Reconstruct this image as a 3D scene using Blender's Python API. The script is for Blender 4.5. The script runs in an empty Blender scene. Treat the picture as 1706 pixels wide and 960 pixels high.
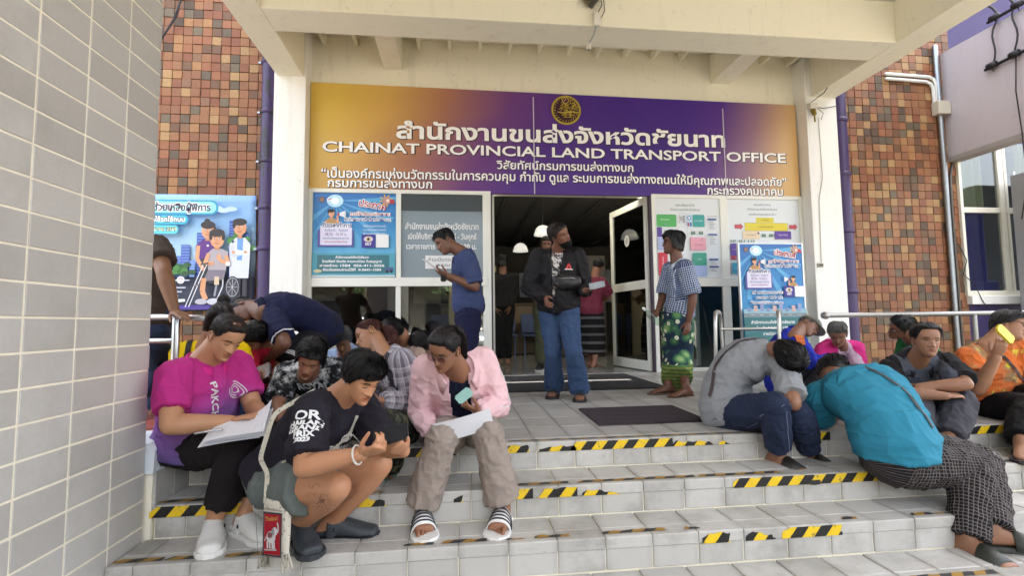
import bpy, bmesh, math, random
import numpy as np
from mathutils import Vector, Matrix
from mathutils.bvhtree import BVHTree

random.seed(7); RNG = np.random.default_rng(7)
SC = bpy.context.scene
COL = SC.collection

# ------------------------------------------------------------------ camera
cam_d = bpy.data.cameras.new('camera'); cam = bpy.data.objects.new('camera', cam_d); COL.objects.link(cam)
cam_d.sensor_fit = 'HORIZONTAL'; cam_d.sensor_width = 36; cam_d.lens = 36 * 807.65 / 1706
cam_d.clip_start = .05; cam_d.clip_end = 2000
yaw, pitch, roll = (math.radians(a) for a in (6.17264, 4.0648, -0.69537))
f_ = Vector((math.sin(yaw) * math.cos(pitch), math.cos(yaw) * math.cos(pitch), math.sin(pitch)))
r_ = Vector((math.cos(yaw), -math.sin(yaw), 0)); u_ = r_.cross(f_)
r2 = math.cos(roll) * r_ + math.sin(roll) * u_; u2 = -math.sin(roll) * r_ + math.cos(roll) * u_
m = Matrix((r2, u2, -f_)).transposed().to_4x4(); m.translation = (0, 0, .68)
cam.matrix_world = m
SC.camera = cam

# ------------------------------------------------------------------ world, sun, exposure
SUN_EL, SUN_AZ = math.radians(63), math.radians(28)      # azimuth from +Y towards +X: behind the building
W = bpy.data.worlds.new('World'); SC.world = W; W.use_nodes = True
wn = W.node_tree; bg = wn.nodes['Background']
sky = wn.nodes.new('ShaderNodeTexSky'); sky.sky_type = 'NISHITA'; sky.sun_disc = False
sky.sun_elevation = SUN_EL; sky.sun_rotation = SUN_AZ
sky.air_density = 1.0; sky.dust_density = 7.0; sky.ozone_density = .5
hz = wn.nodes.new('ShaderNodeHueSaturation'); hz.inputs['Saturation'].default_value = .42      # milky tropical haze
wn.links.new(sky.outputs[0], hz.inputs['Color']); wn.links.new(hz.outputs[0], bg.inputs[0]); bg.inputs[1].default_value = .13
sun_d = bpy.data.lights.new('sun', 'SUN'); sun = bpy.data.objects.new('sun', sun_d); COL.objects.link(sun)
sun_d.energy = 4.5; sun_d.angle = math.radians(.5); sun_d.color = (1, .94, .84)
sd = Vector((math.sin(SUN_AZ) * math.cos(SUN_EL), math.cos(SUN_AZ) * math.cos(SUN_EL), math.sin(SUN_EL)))
sun.rotation_euler = sd.to_track_quat('Z', 'Y').to_euler()
SC.view_settings.view_transform = 'Standard'; SC.view_settings.look = 'None'
SC.view_settings.exposure = 3.42; SC.view_settings.gamma = 1
SC.cycles.max_bounces = 10; SC.cycles.diffuse_bounces = 6
SC.cycles.caustics_reflective = False; SC.cycles.caustics_refractive = False

# ------------------------------------------------------------------ helpers
def lin(c):
    if isinstance(c, str):
        c = c.lstrip('#'); c = [int(c[i:i + 2], 16) / 255 for i in (0, 2, 4)]
        c = [x / 12.92 if x <= .04045 else ((x + .055) / 1.055) ** 2.4 for x in c]
    return (c[0], c[1], c[2], 1)

class Nodes:
    def __init__(s, name):
        s.m = bpy.data.materials.new(name); s.m.use_nodes = True; s.t = s.m.node_tree
        s.p = s.t.nodes['Principled BSDF']
    def n(s, kind, **kw):
        nd = s.t.nodes.new('ShaderNode' + kind)
        for k, v in kw.items():
            if k.startswith('i_'):
                key = k[2:]; key = int(key) if key.isdigit() else key.replace('_', ' ')
                s.set(nd.inputs[key], v)
            else: setattr(nd, k, v)
        return nd
    def set(s, sock, v):
        if isinstance(v, bpy.types.NodeSocket): s.t.links.new(v, sock)
        elif isinstance(v, bpy.types.Node): s.t.links.new(v.outputs[0], sock)
        else: sock.default_value = v
    def math(s, op, a, b=0.0, c=0.0):
        nd = s.n('Math', operation=op)
        s.set(nd.inputs[0], a); s.set(nd.inputs[1], b)
        if op in ('MULTIPLY_ADD', 'WRAP', 'COMPARE', 'SMOOTH_MIN'): s.set(nd.inputs[2], c)
        return nd.outputs[0]
    def mix(s, fac, a, b, bt='MIX'):
        nd = s.n('Mix', data_type='RGBA', blend_type=bt)
        s.set(nd.inputs[0], fac); s.set(nd.inputs[6], lin(a) if isinstance(a, (str, tuple)) else a)
        s.set(nd.inputs[7], lin(b) if isinstance(b, (str, tuple)) else b); return nd.outputs[2]
    def ramp(s, fac, stops, interp='LINEAR'):
        nd = s.n('ValToRGB'); cr = nd.color_ramp; cr.interpolation = interp
        while len(cr.elements) < len(stops): cr.elements.new(.5)
        for e, (p, c) in zip(cr.elements, stops): e.position = p; e.color = lin(c)
        s.set(nd.inputs[0], fac); return nd.outputs[0]
    def noise(s, scale, detail=3, rough=.55, vec=None, out=0):
        nd = s.n('TexNoise'); nd.inputs['Scale'].default_value = scale; nd.inputs['Detail'].default_value = detail
        nd.inputs['Roughness'].default_value = rough
        s.set(nd.inputs['Vector'], vec if vec is not None else s.obj())
        return nd.outputs[out]
    def obj(s):
        if not hasattr(s, '_o'): s._o = s.n('TexCoord').outputs['Object']
        return s._o
    def attr(s, name):
        nd = s.n('Attribute', attribute_name=name); return nd
    def sep(s, v):
        nd = s.n('SeparateXYZ'); s.set(nd.inputs[0], v); return nd.outputs
    def scalev(s, v, k):
        nd = s.n('VectorMath', operation='MULTIPLY'); s.set(nd.inputs[0], v); nd.inputs[1].default_value = k; return nd.outputs[0]
    def bump(s, h, strength=.3, dist=.01):
        nd = s.n('Bump'); nd.inputs['Strength'].default_value = strength; nd.inputs['Distance'].default_value = dist
        s.set(nd.inputs['Height'], h); s.set(s.p.inputs['Normal'], nd.outputs[0])
    def out(s, col=None, rough=None, metal=None, spec=None):
        if col is not None: s.set(s.p.inputs['Base Color'], lin(col) if isinstance(col, (str, tuple)) else col)
        if rough is not None: s.set(s.p.inputs['Roughness'], rough)
        if metal is not None: s.p.inputs['Metallic'].default_value = metal
        if spec is not None: s.p.inputs['Specular IOR Level'].default_value = spec
        return s.m

_mc = {}
def plain(col, rough=.6, metal=0, var=.12, scale=6, bump=0, bscale=40, bdist=.003, spec=.5):
    key = (str(col), rough, metal, var, scale, bump, bscale)
    if key in _mc: return _mc[key]
    N = Nodes('paint_' + str(col).strip('#'))
    c = lin(col)
    if var:
        v = N.noise(scale, 5, .65)
        lo = tuple(x * (1 - var) for x in c[:3]); hi = tuple(min(1, x * (1 + var)) for x in c[:3])
        cc = N.mix(v, lo, hi)
    else: cc = col
    N.out(cc, rough, metal, spec)
    if bump: N.bump(N.noise(bscale, 3), bump, bdist)
    _mc[key] = N.m; return N.m

class MB:
    """collects geometry for ONE mesh object"""
    def __init__(s): s.v = []; s.f = []; s.mi = []; s.sm = []
    def add(s, V, F, mi=0, smooth=False):
        o = len(s.v); s.v.extend([tuple(map(float, p)) for p in V])
        for q in F: s.f.append(tuple(int(i) + o for i in q)); s.mi.append(mi); s.sm.append(smooth)
        return s
    def box(s, x0, x1, y0, y1, z0, z1, mi=0, bev=0.0):
        if bev <= 0:
            V = [(x, y, z) for z in (z0, z1) for y in (y0, y1) for x in (x0, x1)]
            F = [(0, 2, 3, 1), (4, 5, 7, 6), (0, 1, 5, 4), (2, 6, 7, 3), (0, 4, 6, 2), (1, 3, 7, 5)]
            return s.add(V, F, mi)
        bm = bmesh.new(); bmesh.ops.create_cube(bm, size=1)
        for v in bm.verts: v.co = Vector(((v.co.x + .5) * (x1 - x0) + x0, (v.co.y + .5) * (y1 - y0) + y0, (v.co.z + .5) * (z1 - z0) + z0))
        bmesh.ops.bevel(bm, geom=list(bm.edges), offset=bev, segments=1, affect='EDGES', profile=.5)
        bm.verts.ensure_lookup_table()
        V = [v.co[:] for v in bm.verts]; F = [[v.index for v in f.verts] for f in bm.faces]; bm.free()
        return s.add(V, F, mi)
    def obox(s, c, ax, ay, az, hx, hy, hz, mi=0):
        c, ax, ay, az = (Vector(q) for q in (c, ax, ay, az))
        V = [c + ax * hx * i + ay * hy * j + az * hz * k for k in (-1, 1) for j in (-1, 1) for i in (-1, 1)]
        return s.add(V, [(0, 2, 3, 1), (4, 5, 7, 6), (0, 1, 5, 4), (2, 6, 7, 3), (0, 4, 6, 2), (1, 3, 7, 5)], mi)
    def tube(s, path, r, n=12, mi=0, caps=True, up=None):
        V, F = tube(path, r, n, caps, up=up); return s.add(V, F, mi, True)
    def poly(s, pts, mi=0): return s.add(pts, [tuple(range(len(pts)))], mi)
    def prism(s, pts, off, mi=0):
        n = len(pts); off = Vector(off); P = [Vector(p) for p in pts]; Q = [p + off for p in P]
        F = [tuple(range(n - 1, -1, -1)), tuple(range(n, 2 * n))] + [(i, (i + 1) % n, n + (i + 1) % n, n + i) for i in range(n)]
        return s.add(P + Q, F, mi)
    def lathe(s, prof, c, n=20, mi=0, axis='z'):
        V = []; F = []
        for r, z in prof:
            for k in range(n):
                a = 2 * math.pi * k / n; p = (r * math.cos(a), r * math.sin(a), z)
                if axis == 'y': p = (p[0], z, p[1])
                if axis == 'x': p = (z, p[0], p[1])
                V.append((c[0] + p[0], c[1] + p[1], c[2] + p[2]))
        for i in range(len(prof) - 1):
            for k in range(n): F.append((i * n + k, i * n + (k + 1) % n, (i + 1) * n + (k + 1) % n, (i + 1) * n + k))
        return s.add(V, F, mi, True)
    def build(s, name, mats, parent=None, props=None, mesh_only=False):
        off = Vector(parent.location if parent and parent.parent is None else (parent.parent.location if parent else (0, 0, 0)))
        return mk(name, [(p[0] - off.x, p[1] - off.y, p[2] - off.z) for p in s.v], s.f, mats, parent, s.mi, s.sm, props, mesh_only)

def mk(name, V, F, mats, parent=None, mi=None, sm=None, props=None, mesh_only=False):
    me = bpy.data.meshes.new(name); me.from_pydata(V, [], F)
    for mm in (mats if isinstance(mats, (list, tuple)) else [mats]): me.materials.append(mm)
    if mi is not None and len(mi): me.polygons.foreach_set('material_index', mi)
    if sm is not None: me.polygons.foreach_set('use_smooth', sm if isinstance(sm, (list, tuple)) else [bool(sm)] * len(F))
    me.update()
    if mesh_only: return me
    o = bpy.data.objects.new(name, me); COL.objects.link(o)
    if parent: o.parent = parent
    for k, v in (props or {}).items(): o[k] = v
    return o

def thing(name, label, cat, loc=(0, 0, 0), group=None):
    o = bpy.data.objects.new(name, None); COL.objects.link(o); o.location = loc; o.empty_display_size = .1
    o['label'] = label; o['category'] = cat
    if group: o['group'] = group
    return o
def tag(o, label, cat, group=None):
    o['label'] = label; o['category'] = cat
    if group: o['group'] = group
    return o
STRUCT = {'kind': 'structure'}; STUFF = {'kind': 'stuff'}
def inst(me, name, loc, parent, scale=None, rot=None):
    o = bpy.data.objects.new(name, me); COL.objects.link(o); o.parent = parent; o.location = loc
    if scale: o.scale = scale
    if rot: o.rotation_euler = rot
    return o

def unit(v): v = np.asarray(v, float); return v / max(1e-9, np.linalg.norm(v))
def tube(path, r, n=12, caps=True, up=None, flat=False, cap_len=1.0):
    """loft of circles / ellipses (r: scalar, N or Nx2) along a path; round or flat caps"""
    P = np.array(path, float); K = len(P)
    R = np.array(r, float)
    if R.ndim == 0: R = np.full(K, float(R))
    if R.ndim == 1: R = np.stack([R, R], 1)
    T = np.gradient(P, axis=0); T = T / np.maximum(1e-9, np.linalg.norm(T, axis=1))[:, None]
    a = np.array(up, float) if up is not None else (np.array([0, 0, 1.]) if abs(T[0][2]) < .9 else np.array([0, 1., 0]))
    rings = []; ang = np.arange(n) * 2 * np.pi / n; ca, sa = np.cos(ang)[:, None], np.sin(ang)[:, None]
    e1 = None
    for i in range(K):
        b = a if e1 is None else e1
        e1 = unit(b - T[i] * (b @ T[i])); e2 = np.cross(T[i], e1)
        if caps and not flat and i == 0:
            for q in (80, 55, 28):
                qq = math.radians(q); rr = R[0] * math.cos(qq)
                rings.append(P[0] - T[0] * math.sin(qq) * R[0].mean() * cap_len + ca * e1 * rr[0] + sa * e2 * rr[1])
        rings.append(P[i] + ca * e1 * R[i, 0] + sa * e2 * R[i, 1])
        if caps and not flat and i == K - 1:
            for q in (28, 55, 80):
                qq = math.radians(q); rr = R[-1] * math.cos(qq)
                rings.append(P[-1] + T[-1] * math.sin(qq) * R[-1].mean() * cap_len + ca * e1 * rr[0] + sa * e2 * rr[1])
    return loft(rings, caps)
def loft(rings, caps=True):
    n = len(rings[0]); V = np.concatenate(rings); F = []
    for i in range(len(rings) - 1):
        for k in range(n):
            F.append((i * n + k, i * n + (k + 1) % n, (i + 1) * n + (k + 1) % n, (i + 1) * n + k))
    if caps:
        F.append(tuple(range(n - 1, -1, -1))); F.append(tuple(range((len(rings) - 1) * n, len(rings) * n)))
    return V, F

# text and flat print ------------------------------------------------
TXS = bpy.data.scenes.new('scratch')
def text_mesh(body, size=1.0, bold=0.0, spacing=1.0, align='CENTER', width=None, line=1.0, valign='CENTER'):
    cu = bpy.data.curves.new('t', 'FONT'); cu.body = body; cu.size = size; cu.offset = bold; cu.space_character = spacing
    cu.align_x = align; cu.align_y = valign; cu.resolution_u = 3; cu.space_line = line
    o = bpy.data.objects.new('t', cu); TXS.collection.objects.link(o)
    vl = TXS.view_layers[0]; vl.update(); dg = vl.depsgraph
    me = o.evaluated_get(dg).to_mesh()
    V = np.array([v.co[:] for v in me.vertices]); F = [tuple(p.vertices) for p in me.polygons]
    o.evaluated_get(dg).to_mesh_clear(); bpy.data.objects.remove(o); bpy.data.curves.remove(cu)
    if len(V) == 0: return np.zeros((0, 3)), []
    if width:
        w = V[:, 0].max() - V[:, 0].min(); V[:, 0] *= width / w
    return V, F

class Print:
    """flat print on a panel: local x right, y up, each layer a little prouder"""
    def __init__(s, origin, right, up):
        s.o, s.r, s.u = np.array(origin, float), unit(right), unit(up); s.n = np.cross(s.r, s.u)
        s.V = []; s.F = []; s.mi = []; s.mats = []; s.k = 0
    def put(s, xy, F, col, step=True):
        m = col if not isinstance(col, (str, tuple)) else plain(col, .45, 0, .0)
        if m not in s.mats: s.mats.append(m)
        i = s.mats.index(m); o = len(s.V)
        if step: s.k += 1
        d = .0016 + .0004 * s.k
        for x, y in xy: s.V.append(tuple(s.o + s.r * x + s.u * y + s.n * d))
        for q in F: s.F.append(tuple(j + o for j in q)); s.mi.append(i)
    def poly(s, pts, col): s.put(pts, [tuple(range(len(pts)))], col)
    def rect(s, x0, y0, x1, y1, col, r=0.0):
        if r <= 0: return s.poly([(x0, y0), (x1, y0), (x1, y1), (x0, y1)], col)
        P = []
        for cx, cy, a0 in ((x1 - r, y0 + r, -90), (x1 - r, y1 - r, 0), (x0 + r, y1 - r, 90), (x0 + r, y0 + r, 180)):
            for k in range(5):
                a = math.radians(a0 + k * 22.5); P.append((cx + r * math.cos(a), cy + r * math.sin(a)))
        s.poly(P, col)
    def ell(s, cx, cy, rx, ry, col, n=20, rot=0):
        c, q = math.cos(rot), math.sin(rot); P = []
        for k in range(n):
            a = 2 * math.pi * k / n; x, y = rx * math.cos(a), ry * math.sin(a); P.append((cx + c * x - q * y, cy + q * x + c * y))
        s.poly(P, col)
    def line(s, pts, w, col):
        for (x0, y0), (x1, y1) in zip(pts, pts[1:]):
            L = math.hypot(x1 - x0, y1 - y0) or 1; nx, ny = -(y1 - y0) / L * w / 2, (x1 - x0) / L * w / 2
            s.poly([(x0 + nx, y0 + ny), (x0 - nx, y0 - ny), (x1 - nx, y1 - ny), (x1 + nx, y1 + ny)], col)
    def text(s, body, x, y, size, col, width=None, bold=0.0, align='CENTER', rot=0, outline=None, spacing=1.0, line=1.0):
        if outline:
            V, F = text_mesh(body, size, bold + outline[1], spacing, align, width, line); s._t(V, F, x, y, rot, outline[0])
        V, F = text_mesh(body, size, bold, spacing, align, width, line); s._t(V, F, x, y, rot, col)
    def _t(s, V, F, x, y, rot, col):
        c, q = math.cos(rot), math.sin(rot)
        s.put([(x + c * v[0] - q * v[1], y + q * v[0] + c * v[1]) for v in V], F, col)
    def build(s, name, parent):
        if not s.V: return
        off = np.array(parent.location if parent.parent is None else parent.parent.location)
        return mk(name, [tuple(np.array(v) - off) for v in s.V], s.F, s.mats, parent, s.mi)

# ================================================================== materials of the setting
def cream(name, col, rough=.75):
    N = Nodes(name)
    big = N.noise(.9, 5, .6); fine = N.noise(14, 4, .6)
    c = N.mix(big, tuple(x * .93 for x in lin(col)[:3]), col)
    st = N.math('MULTIPLY', N.math('GREATER_THAN', N.noise(9, 6, .8), .62), .16)
    c = N.mix(st, c, '#7d7360'); pw = N.n('NewGeometry').outputs['Position']; dr = N.noise(1, 5, .7, N.scalev(pw, (7, 7, .7))); c = N.mix(N.math('MULTIPLY', N.math('MAXIMUM', N.math('SUBTRACT', dr, .55), 0.0), .9), c, '#857a64')
    N.out(c, rough, 0, .35); N.bump(fine, .15, .004); return N.m
CREAM = cream('cream_paint', '#ece7d2')
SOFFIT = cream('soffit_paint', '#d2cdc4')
WHITEP = cream('white_paint', '#ecebe6')
ALUM = plain('#e4e4dc', .4, 0, .05, 5)
GROUT = plain('#efe8d4', .9, 0, .12, 20)
GROUT_D = plain('#8a857a', .9, 0, .2, 30)
DARKF = plain('#1b1a1c', .5, 0, .1)
STEEL = plain('#b9bbbd', .22, 1, .08, 12)
GALV = plain('#9aa0a4', .42, 1, .18, 14)
BLACKP = plain('#121214', .5, 0, .1)
PURPLE_W = plain('#352858', .6, 0, .12, 2, .1)

def tile_mat(name, base, lo, rough=.35, speck=.25, dirt=.25, edge=0):
    N = Nodes(name)
    rnd = N.n('ObjectInfo').outputs['Random']
    c = N.mix(rnd, lo, base)
    g = N.noise(60, 3, .7); c = N.mix(N.math('MULTIPLY', g, speck), c, tuple(x * .55 for x in lin(base)[:3]))
    wc = N.n('NewGeometry').outputs['Position']
    d = N.noise(2.2, 6, .7, wc); d = N.math('MULTIPLY', N.math('MAXIMUM', N.math('SUBTRACT', d, .48), 0.0), dirt * 4)
    c = N.mix(d, c, tuple(x * .45 for x in lin('#8c8474')[:3]))
    if edge:
        ox = N.math('ABSOLUTE', N.sep(N.obj())[0]); em_ = N.math('MULTIPLY', N.math('MINIMUM', N.math('MAXIMUM', N.math('MULTIPLY', N.math('SUBTRACT', ox, .078), 34), 0.0), 1.0), N.math('MULTIPLY', N.noise(5, 5, .7, wc), edge))
        c = N.mix(em_, c, '#6d675c'); sp_ = N.math('MULTIPLY', N.math('GREATER_THAN', N.noise(26, 4, .7, wc), .70), .45); c = N.mix(sp_, c, '#6b5540')
        sc_ = N.noise(1, 4, .7, N.scalev(wc, (3, 26, 10))); c = N.mix(N.math('MULTIPLY', N.math('GREATER_THAN', sc_, .62), .10), c, '#57534d')
    N.out(c, rough, 0, .4); N.bump(N.noise(90, 2), .08, .002); return N.m
T_WALL = tile_mat('wall_tile', '#cbc8c4', '#b9b5b0', .36, .34, .22)
T_STEP = tile_mat('step_tile', '#c6c3bd', '#b6b3ad', .42, .26, .62, .42)
T_FLOOR = tile_mat('floor_tile', '#b4b1ac', '#a5a29d', .38, .24, .55, .45)
T_RED = tile_mat('red_floor_tile', '#a8574f', '#96483f', .5, .2, .3)
def brick_mat(name, attr=False):
    N = Nodes(name)
    rnd = N.attr('rnd').outputs['Fac'] if attr else N.n('ObjectInfo').outputs['Random']
    c = N.ramp(rnd, [(0, '#655646'), (.06, '#746a5a'), (.12, '#86634a'), (.20, '#a9694a'), (.33, '#bd7c56'), (.47, '#bd855c'), (.60, '#ad7656'), (.72, '#cf9a68'), (.84, '#d9b07c'), (.94, '#a57c60'), (.97, '#857b68')], 'CONSTANT')
    pos = N.n('NewGeometry').outputs['Position']
    n1 = N.noise(38, 5, .7, pos); c = N.mix(N.math('MULTIPLY', n1, .70), N.mix(1.0, c, (.68, .66, .60), 'MULTIPLY'), '#4a3226')
    n2 = N.noise(55, 4, .7, pos); c = N.mix(N.math('MULTIPLY', N.math('GREATER_THAN', n2, .66), .35), c, '#a48a70')
    N.out(c, .55, 0, .4); N.bump(N.noise(120, 3, .6, pos), .5, .004); return N.m
BRICK = brick_mat('mosaic_tile'); BRICK_S = brick_mat('mosaic_tile_joined', True)

# ================================================================== ground and steps
g = MB(); g.add([(-400, -400, -.605), (400, -400, -.605), (400, 60, -.605), (-400, 60, -.605)], [(0, 1, 2, 3)])
Ng = Nodes('forecourt_concrete')
Ng.out(Ng.mix(Ng.noise(.6, 6, .7), '#524f49', '#625e57'), .85); Ng.bump(Ng.noise(40, 4), .3, .005)
g.build('ground', Ng.m, None, STRUCT)

ZS = [0, -.152, -.303, -.453]; YS = [2.775, 2.487, 2.225, 1.95]
XL = -1.447; XR = 5.4; TW = .222
steps = MB()
for k, (z, y) in enumerate(zip(ZS, YS)):
    back = YS[k - 1] if k else 3.0
    steps.box(-1.42 if k < 2 else XL, XR, y + .010, back + .012, -.602, z - .008)
steps_o = steps.build('entrance_steps', GROUT, None, STRUCT)
def tile_mesh(name, sx, sy, sz, mat, bev=.004):
    return MB().box(-sx / 2, sx / 2, -sy / 2, sy / 2, -sz, 0, 0, bev).build(name, mat, mesh_only=True)
tread_me = tile_mesh('tread_tile', TW - .005, .150, .012, T_STEP)
# nosing: an L-shaped moulded tile with a rounded lip
ns = MB(); pr = [(0, .0), (-.012, .0)]
prof = [(.095, 0), (.006, 0), (.0015, -.0018), (0, -.006), (0, -.050), (.008, -.050), (.008, -.010), (.095, -.010)]
w = (TW - .004) / 2
ns.prism([(-w, y, z) for y, z in prof], (2 * w, 0, 0))
nosing_me = ns.build('nosing_tile', T_STEP, mesh_only=True)
riser_me = MB().box(-(TW - .005) / 2, (TW - .005) / 2, 0, .012, 0, .094, 0, .003).build('riser_tile', T_STEP, mesh_only=True)
for k, (z, y) in enumerate(zip(ZS, YS)):
    n = int((XR - XL) / TW); off = (.07, .135, 0.105, .03)[k]
    x0 = -1.415 if k < 2 else XL
    for i in range(n + 1):
        a = x0 + (i - 1) * TW + off; b = a + TW; a = max(a, x0); b = min(b, XR)
        if b - a < .03: continue
        if b > 4.3 - k * .3 and b > 3.6: continue
        sx = (b - a) / TW; cx = (a + b) / 2; jz = RNG.normal(0, .0007)
        inst(nosing_me, 'nosing_tile', (cx, y + RNG.normal(0, .0006), z + jz), steps_o, (sx, 1, 1))
        inst(riser_me, 'riser_tile', (cx, y + .0035 + RNG.normal(0, .0006), z - .152 + .004), steps_o, (sx, 1, 1))
        if k:
            back = YS[k - 1]; d = back + .003 - (y + .098)
            inst(tread_me, 'tread_tile', (cx, (y + .098 + back + .003) / 2, z + jz), steps_o, (sx, d / .154, 1))

# landing
land = MB().box(-1.42, XR, 3.0, 6.3, -.602, -.008)
landing = land.build('landing_floor', GROUT_D, None, STRUCT)
fl_me = tile_mesh('floor_tile', TW - .004, .296, .010, T_FLOOR)
y = 2.873; r = 0
while y < 6.25:
    d = min(.30, 6.27 - y)
    for i in range(31):
        cx = -1.31 + .07 + i * TW
        if cx > 1.05 * (y * .98) + .55 or cx < -1.1 * y + .8: continue
        inst(fl_me, 'floor_tile', (cx, y + d / 2, RNG.normal(0, .0006)), landing, (1, d / .30, 1))
    y += .30
# raised side landing on the left, red tiles
sl = MB().box(-3.9, -1.44, 2.72, 6.3, -.602, .118); side = sl.build('side_landing', GROUT_D, None, STRUCT)
red_me = tile_mesh('red_floor_tile', .196, .196, .012, T_RED)
for i in range(12):
    for j in range(8):
        inst(red_me, 'red_floor_tile', (-1.545 - i * .2, 2.83 + j * .2, .132), side)
# low cheek wall beside the steps with a lump of white render on its end
cheek = thing('cheek_wall', 'low grey tiled cheek wall beside the steps with a rough white rendered top', 'wall', (-1.43, 2.6, -.303))
MB().box(-1.62, -1.432, 2.49, 3.0, -.60, .02).build('wall_core', GROUT, cheek)
cm = MB().box(0, .012, -.0735, .0735, -.185, 0, 0, .003).build('wall_tile', T_STEP, mesh_only=True)
for j in range(3):
    o = inst(cm, 'wall_tile', (-1.432 + 1.43, 2.57 + j * .15 - 2.6, -.0 + .303), cheek)
rr = random.Random(3); top = MB(); V = []; nn = 14
for i in range(nn + 1):
    t = i / nn; yy = 2.474 + .29 * t; zb = .0 + rr.uniform(-.010, .014)
    V += [(-1.75, yy, zb), (-1.418 - rr.uniform(0, .006), yy, zb), (-1.415 - .03 * (t > .9), yy, .105 + .012 * math.sin(5 * t)), (-1.445, yy, .135 + .008 * math.sin(7 * t)), (-1.75, yy, .138)]
F = []
for i in range(nn):
    for k in range(5): F.append((i * 5 + k, i * 5 + (k + 1) % 5, i * 5 + 5 + (k + 1) % 5, i * 5 + 5 + k))
F += [(4, 3, 2, 1, 0), tuple(range(nn * 5, nn * 5 + 5))]
top.add(V, F); top.build('render_lump', plain('#d3dade', .8, 0, .12, 12, .5, 30, .006), cheek)

# hazard tape on the steps
TAPE = [(k, f, a, b, h0, h1) for k, f, a, b, h0, h1 in [(0, 'f', -0.329, -0.198, 1, 1), (0, 'f', -0.156, -0.024, 1, 1), (0, 'f', 0.248, 0.385, 1, 0.7), (0, 'f', 0.443, 0.658, 0.45, 0.6), (0, 'f', 0.623, 1.237, 1, 1), (0, 'f', 1.237, 1.484, 0.6, 0.4), (0, 'f', 1.517, 1.581, 0.4, 0.3), (0, 'f', 1.807, 1.865, 0.5, 0.5), (0, 'f', 1.98, 2.038, 0.8, 0.8), (0, 'f', 2.131, 2.229, 1, 1), (0, 'f', 2.834, 2.929, 1, 1), (0, 'f', 3.186, 3.699, 1, 1), (1, 'f', -1.437, -1.031, 1, 1), (1, 'f', -0.542, -0.36, 0.9, 0.6), (1, 'f', -0.034, 0.014, 0.6, 0.6), (1, 'f', 0.262, 0.363, 1, 1), (1, 'f', 0.393, 0.591, 0.95, 0.9), (1, 'f', 0.616, 0.811, 0.6, 0.25), (1, 'f', 1.429, 2.271, 1, 1), (1, 'f', 2.375, 2.414, 0.3, 0.3), (2, 'f', 1.116, 1.254, 0.85, 0.9), (2, 'f', 1.329, 1.479, 0.9, 0.4), (2, 'f', 1.512, 1.822, 1, 1), (0, 't', 0.266, 2.086, 0.5, 0.5), (1, 't', -1.42, -1.055, 1, 1), (1, 't', -0.607, -0.377, 0.6, 0.6), (1, 't', 0.267, 0.562, 0.9, 0.9), (1, 't', 0.6, 1.243, 0.9, 1), (1, 't', 1.26, 1.719, 1, 1), (1, 't', 2.954, 3.341, 1, 1), (2, 't', -1.441, -1.248, 1, 1), (2, 't', -1.243, -1.071, 1, 0.7), (2, 't', -1.001, -0.842, 1, 0.9), (2, 't', -0.253, -0.111, 0.7, 0.7), (2, 't', -0.087, 0.119, 1, 0.9), (2, 't', 0.203, 0.291, 0.5, 0.3), (2, 't', 0.335, 0.5, 0.9, 0.6), (2, 't', 0.652, 0.958, 0.8, 1), (2, 't', 1.046, 1.126, 0.8, 0.6), (2, 't', 1.853, 1.942, 0.9, 0.9), (2, 't', 2.23, 2.351, 0.9, 0.9), (2, 't', 2.358, 2.441, 0.4, 0.4), (3, 't', 1.76, 2.366, 0.9, 1)]]
TY = Nodes('yellow_tape'); TY.out(TY.mix(TY.math('GREATER_THAN', TY.noise(30, 5, .75), .60), '#e3bd1f', '#a8903c'), .45)
TK = plain('#161616', .5, 0, .4, 30)
TY2 = Nodes('worn_yellow_tape'); TY2.out(TY2.mix(TY2.noise(30, 5, .75), '#b98a2c', '#7c6237'), .6)
TK2 = plain('#333231', .6, 0, .4, 30)
rt = random.Random(11)
for k, face, a, b, h0, h1 in TAPE:
    tp = MB(); y0 = YS[k]; z0 = ZS[k]
    hgt = .049 if face == 'f' else .034
    base = z0 - .055 if face == 'f' else y0 + .030
    sw = .062 if face == 'f' else .056; sk = .040 if face == 'f' else .030
    def P(x, t):
        jag = 0
        if face == 'f': return (x, y0 - .0022, base + hgt * t)
        return (x, base + hgt * t, z0 + .0027)
    i0 = int(math.floor((a - sk) / sw)) - 1; n = int((b - a) / sw) + 4
    torn = []
    def edge(x):
        t = (x - a) / max(1e-3, b - a); h = h0 + (h1 - h0) * t
        q = math.sin(x * 91) * .5 + math.sin(x * 37 + k) * .5
        hh = min(1, h + (.14 * q if h < .99 else (-.10 if q > .93 else 0)))
        e = min(x - a, b - x); 
        return max(.12, hh * min(1, .35 + e / .015 + .3 * math.sin(x * 300)))
    for i in range(n):
        xs = (i0 + i) * sw
        for j in range(4):                       # slice each slanted stripe so that its top edge can be torn
            u0, u1 = j / 4, (j + 1) / 4
            xa, xb = xs + sw * u0, xs + sw * u1
            if xb + sk < a or xa > b: continue
            lo0, lo1 = max(a, min(b, xa)), max(a, min(b, xb))
            e0, e1 = edge(max(a, min(b, xa + sk * .5))), edge(max(a, min(b, xb + sk * .5)))
            hi0, hi1 = max(a, min(b, xa + sk * e0)), max(a, min(b, xb + sk * e1))
            if lo1 - lo0 < 1e-4 and hi1 - hi0 < 1e-4: continue
            tp.add([P(lo0, 0), P(lo1, 0), P(hi1, e1), P(hi0, e0)], [(0, 1, 2, 3)], (i0 + i) % 2)
    if tp.f: tp.build('hazard_tape', [TY.m, TK] if face == 'f' else [TY2.m, TK2], steps_o)

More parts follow.
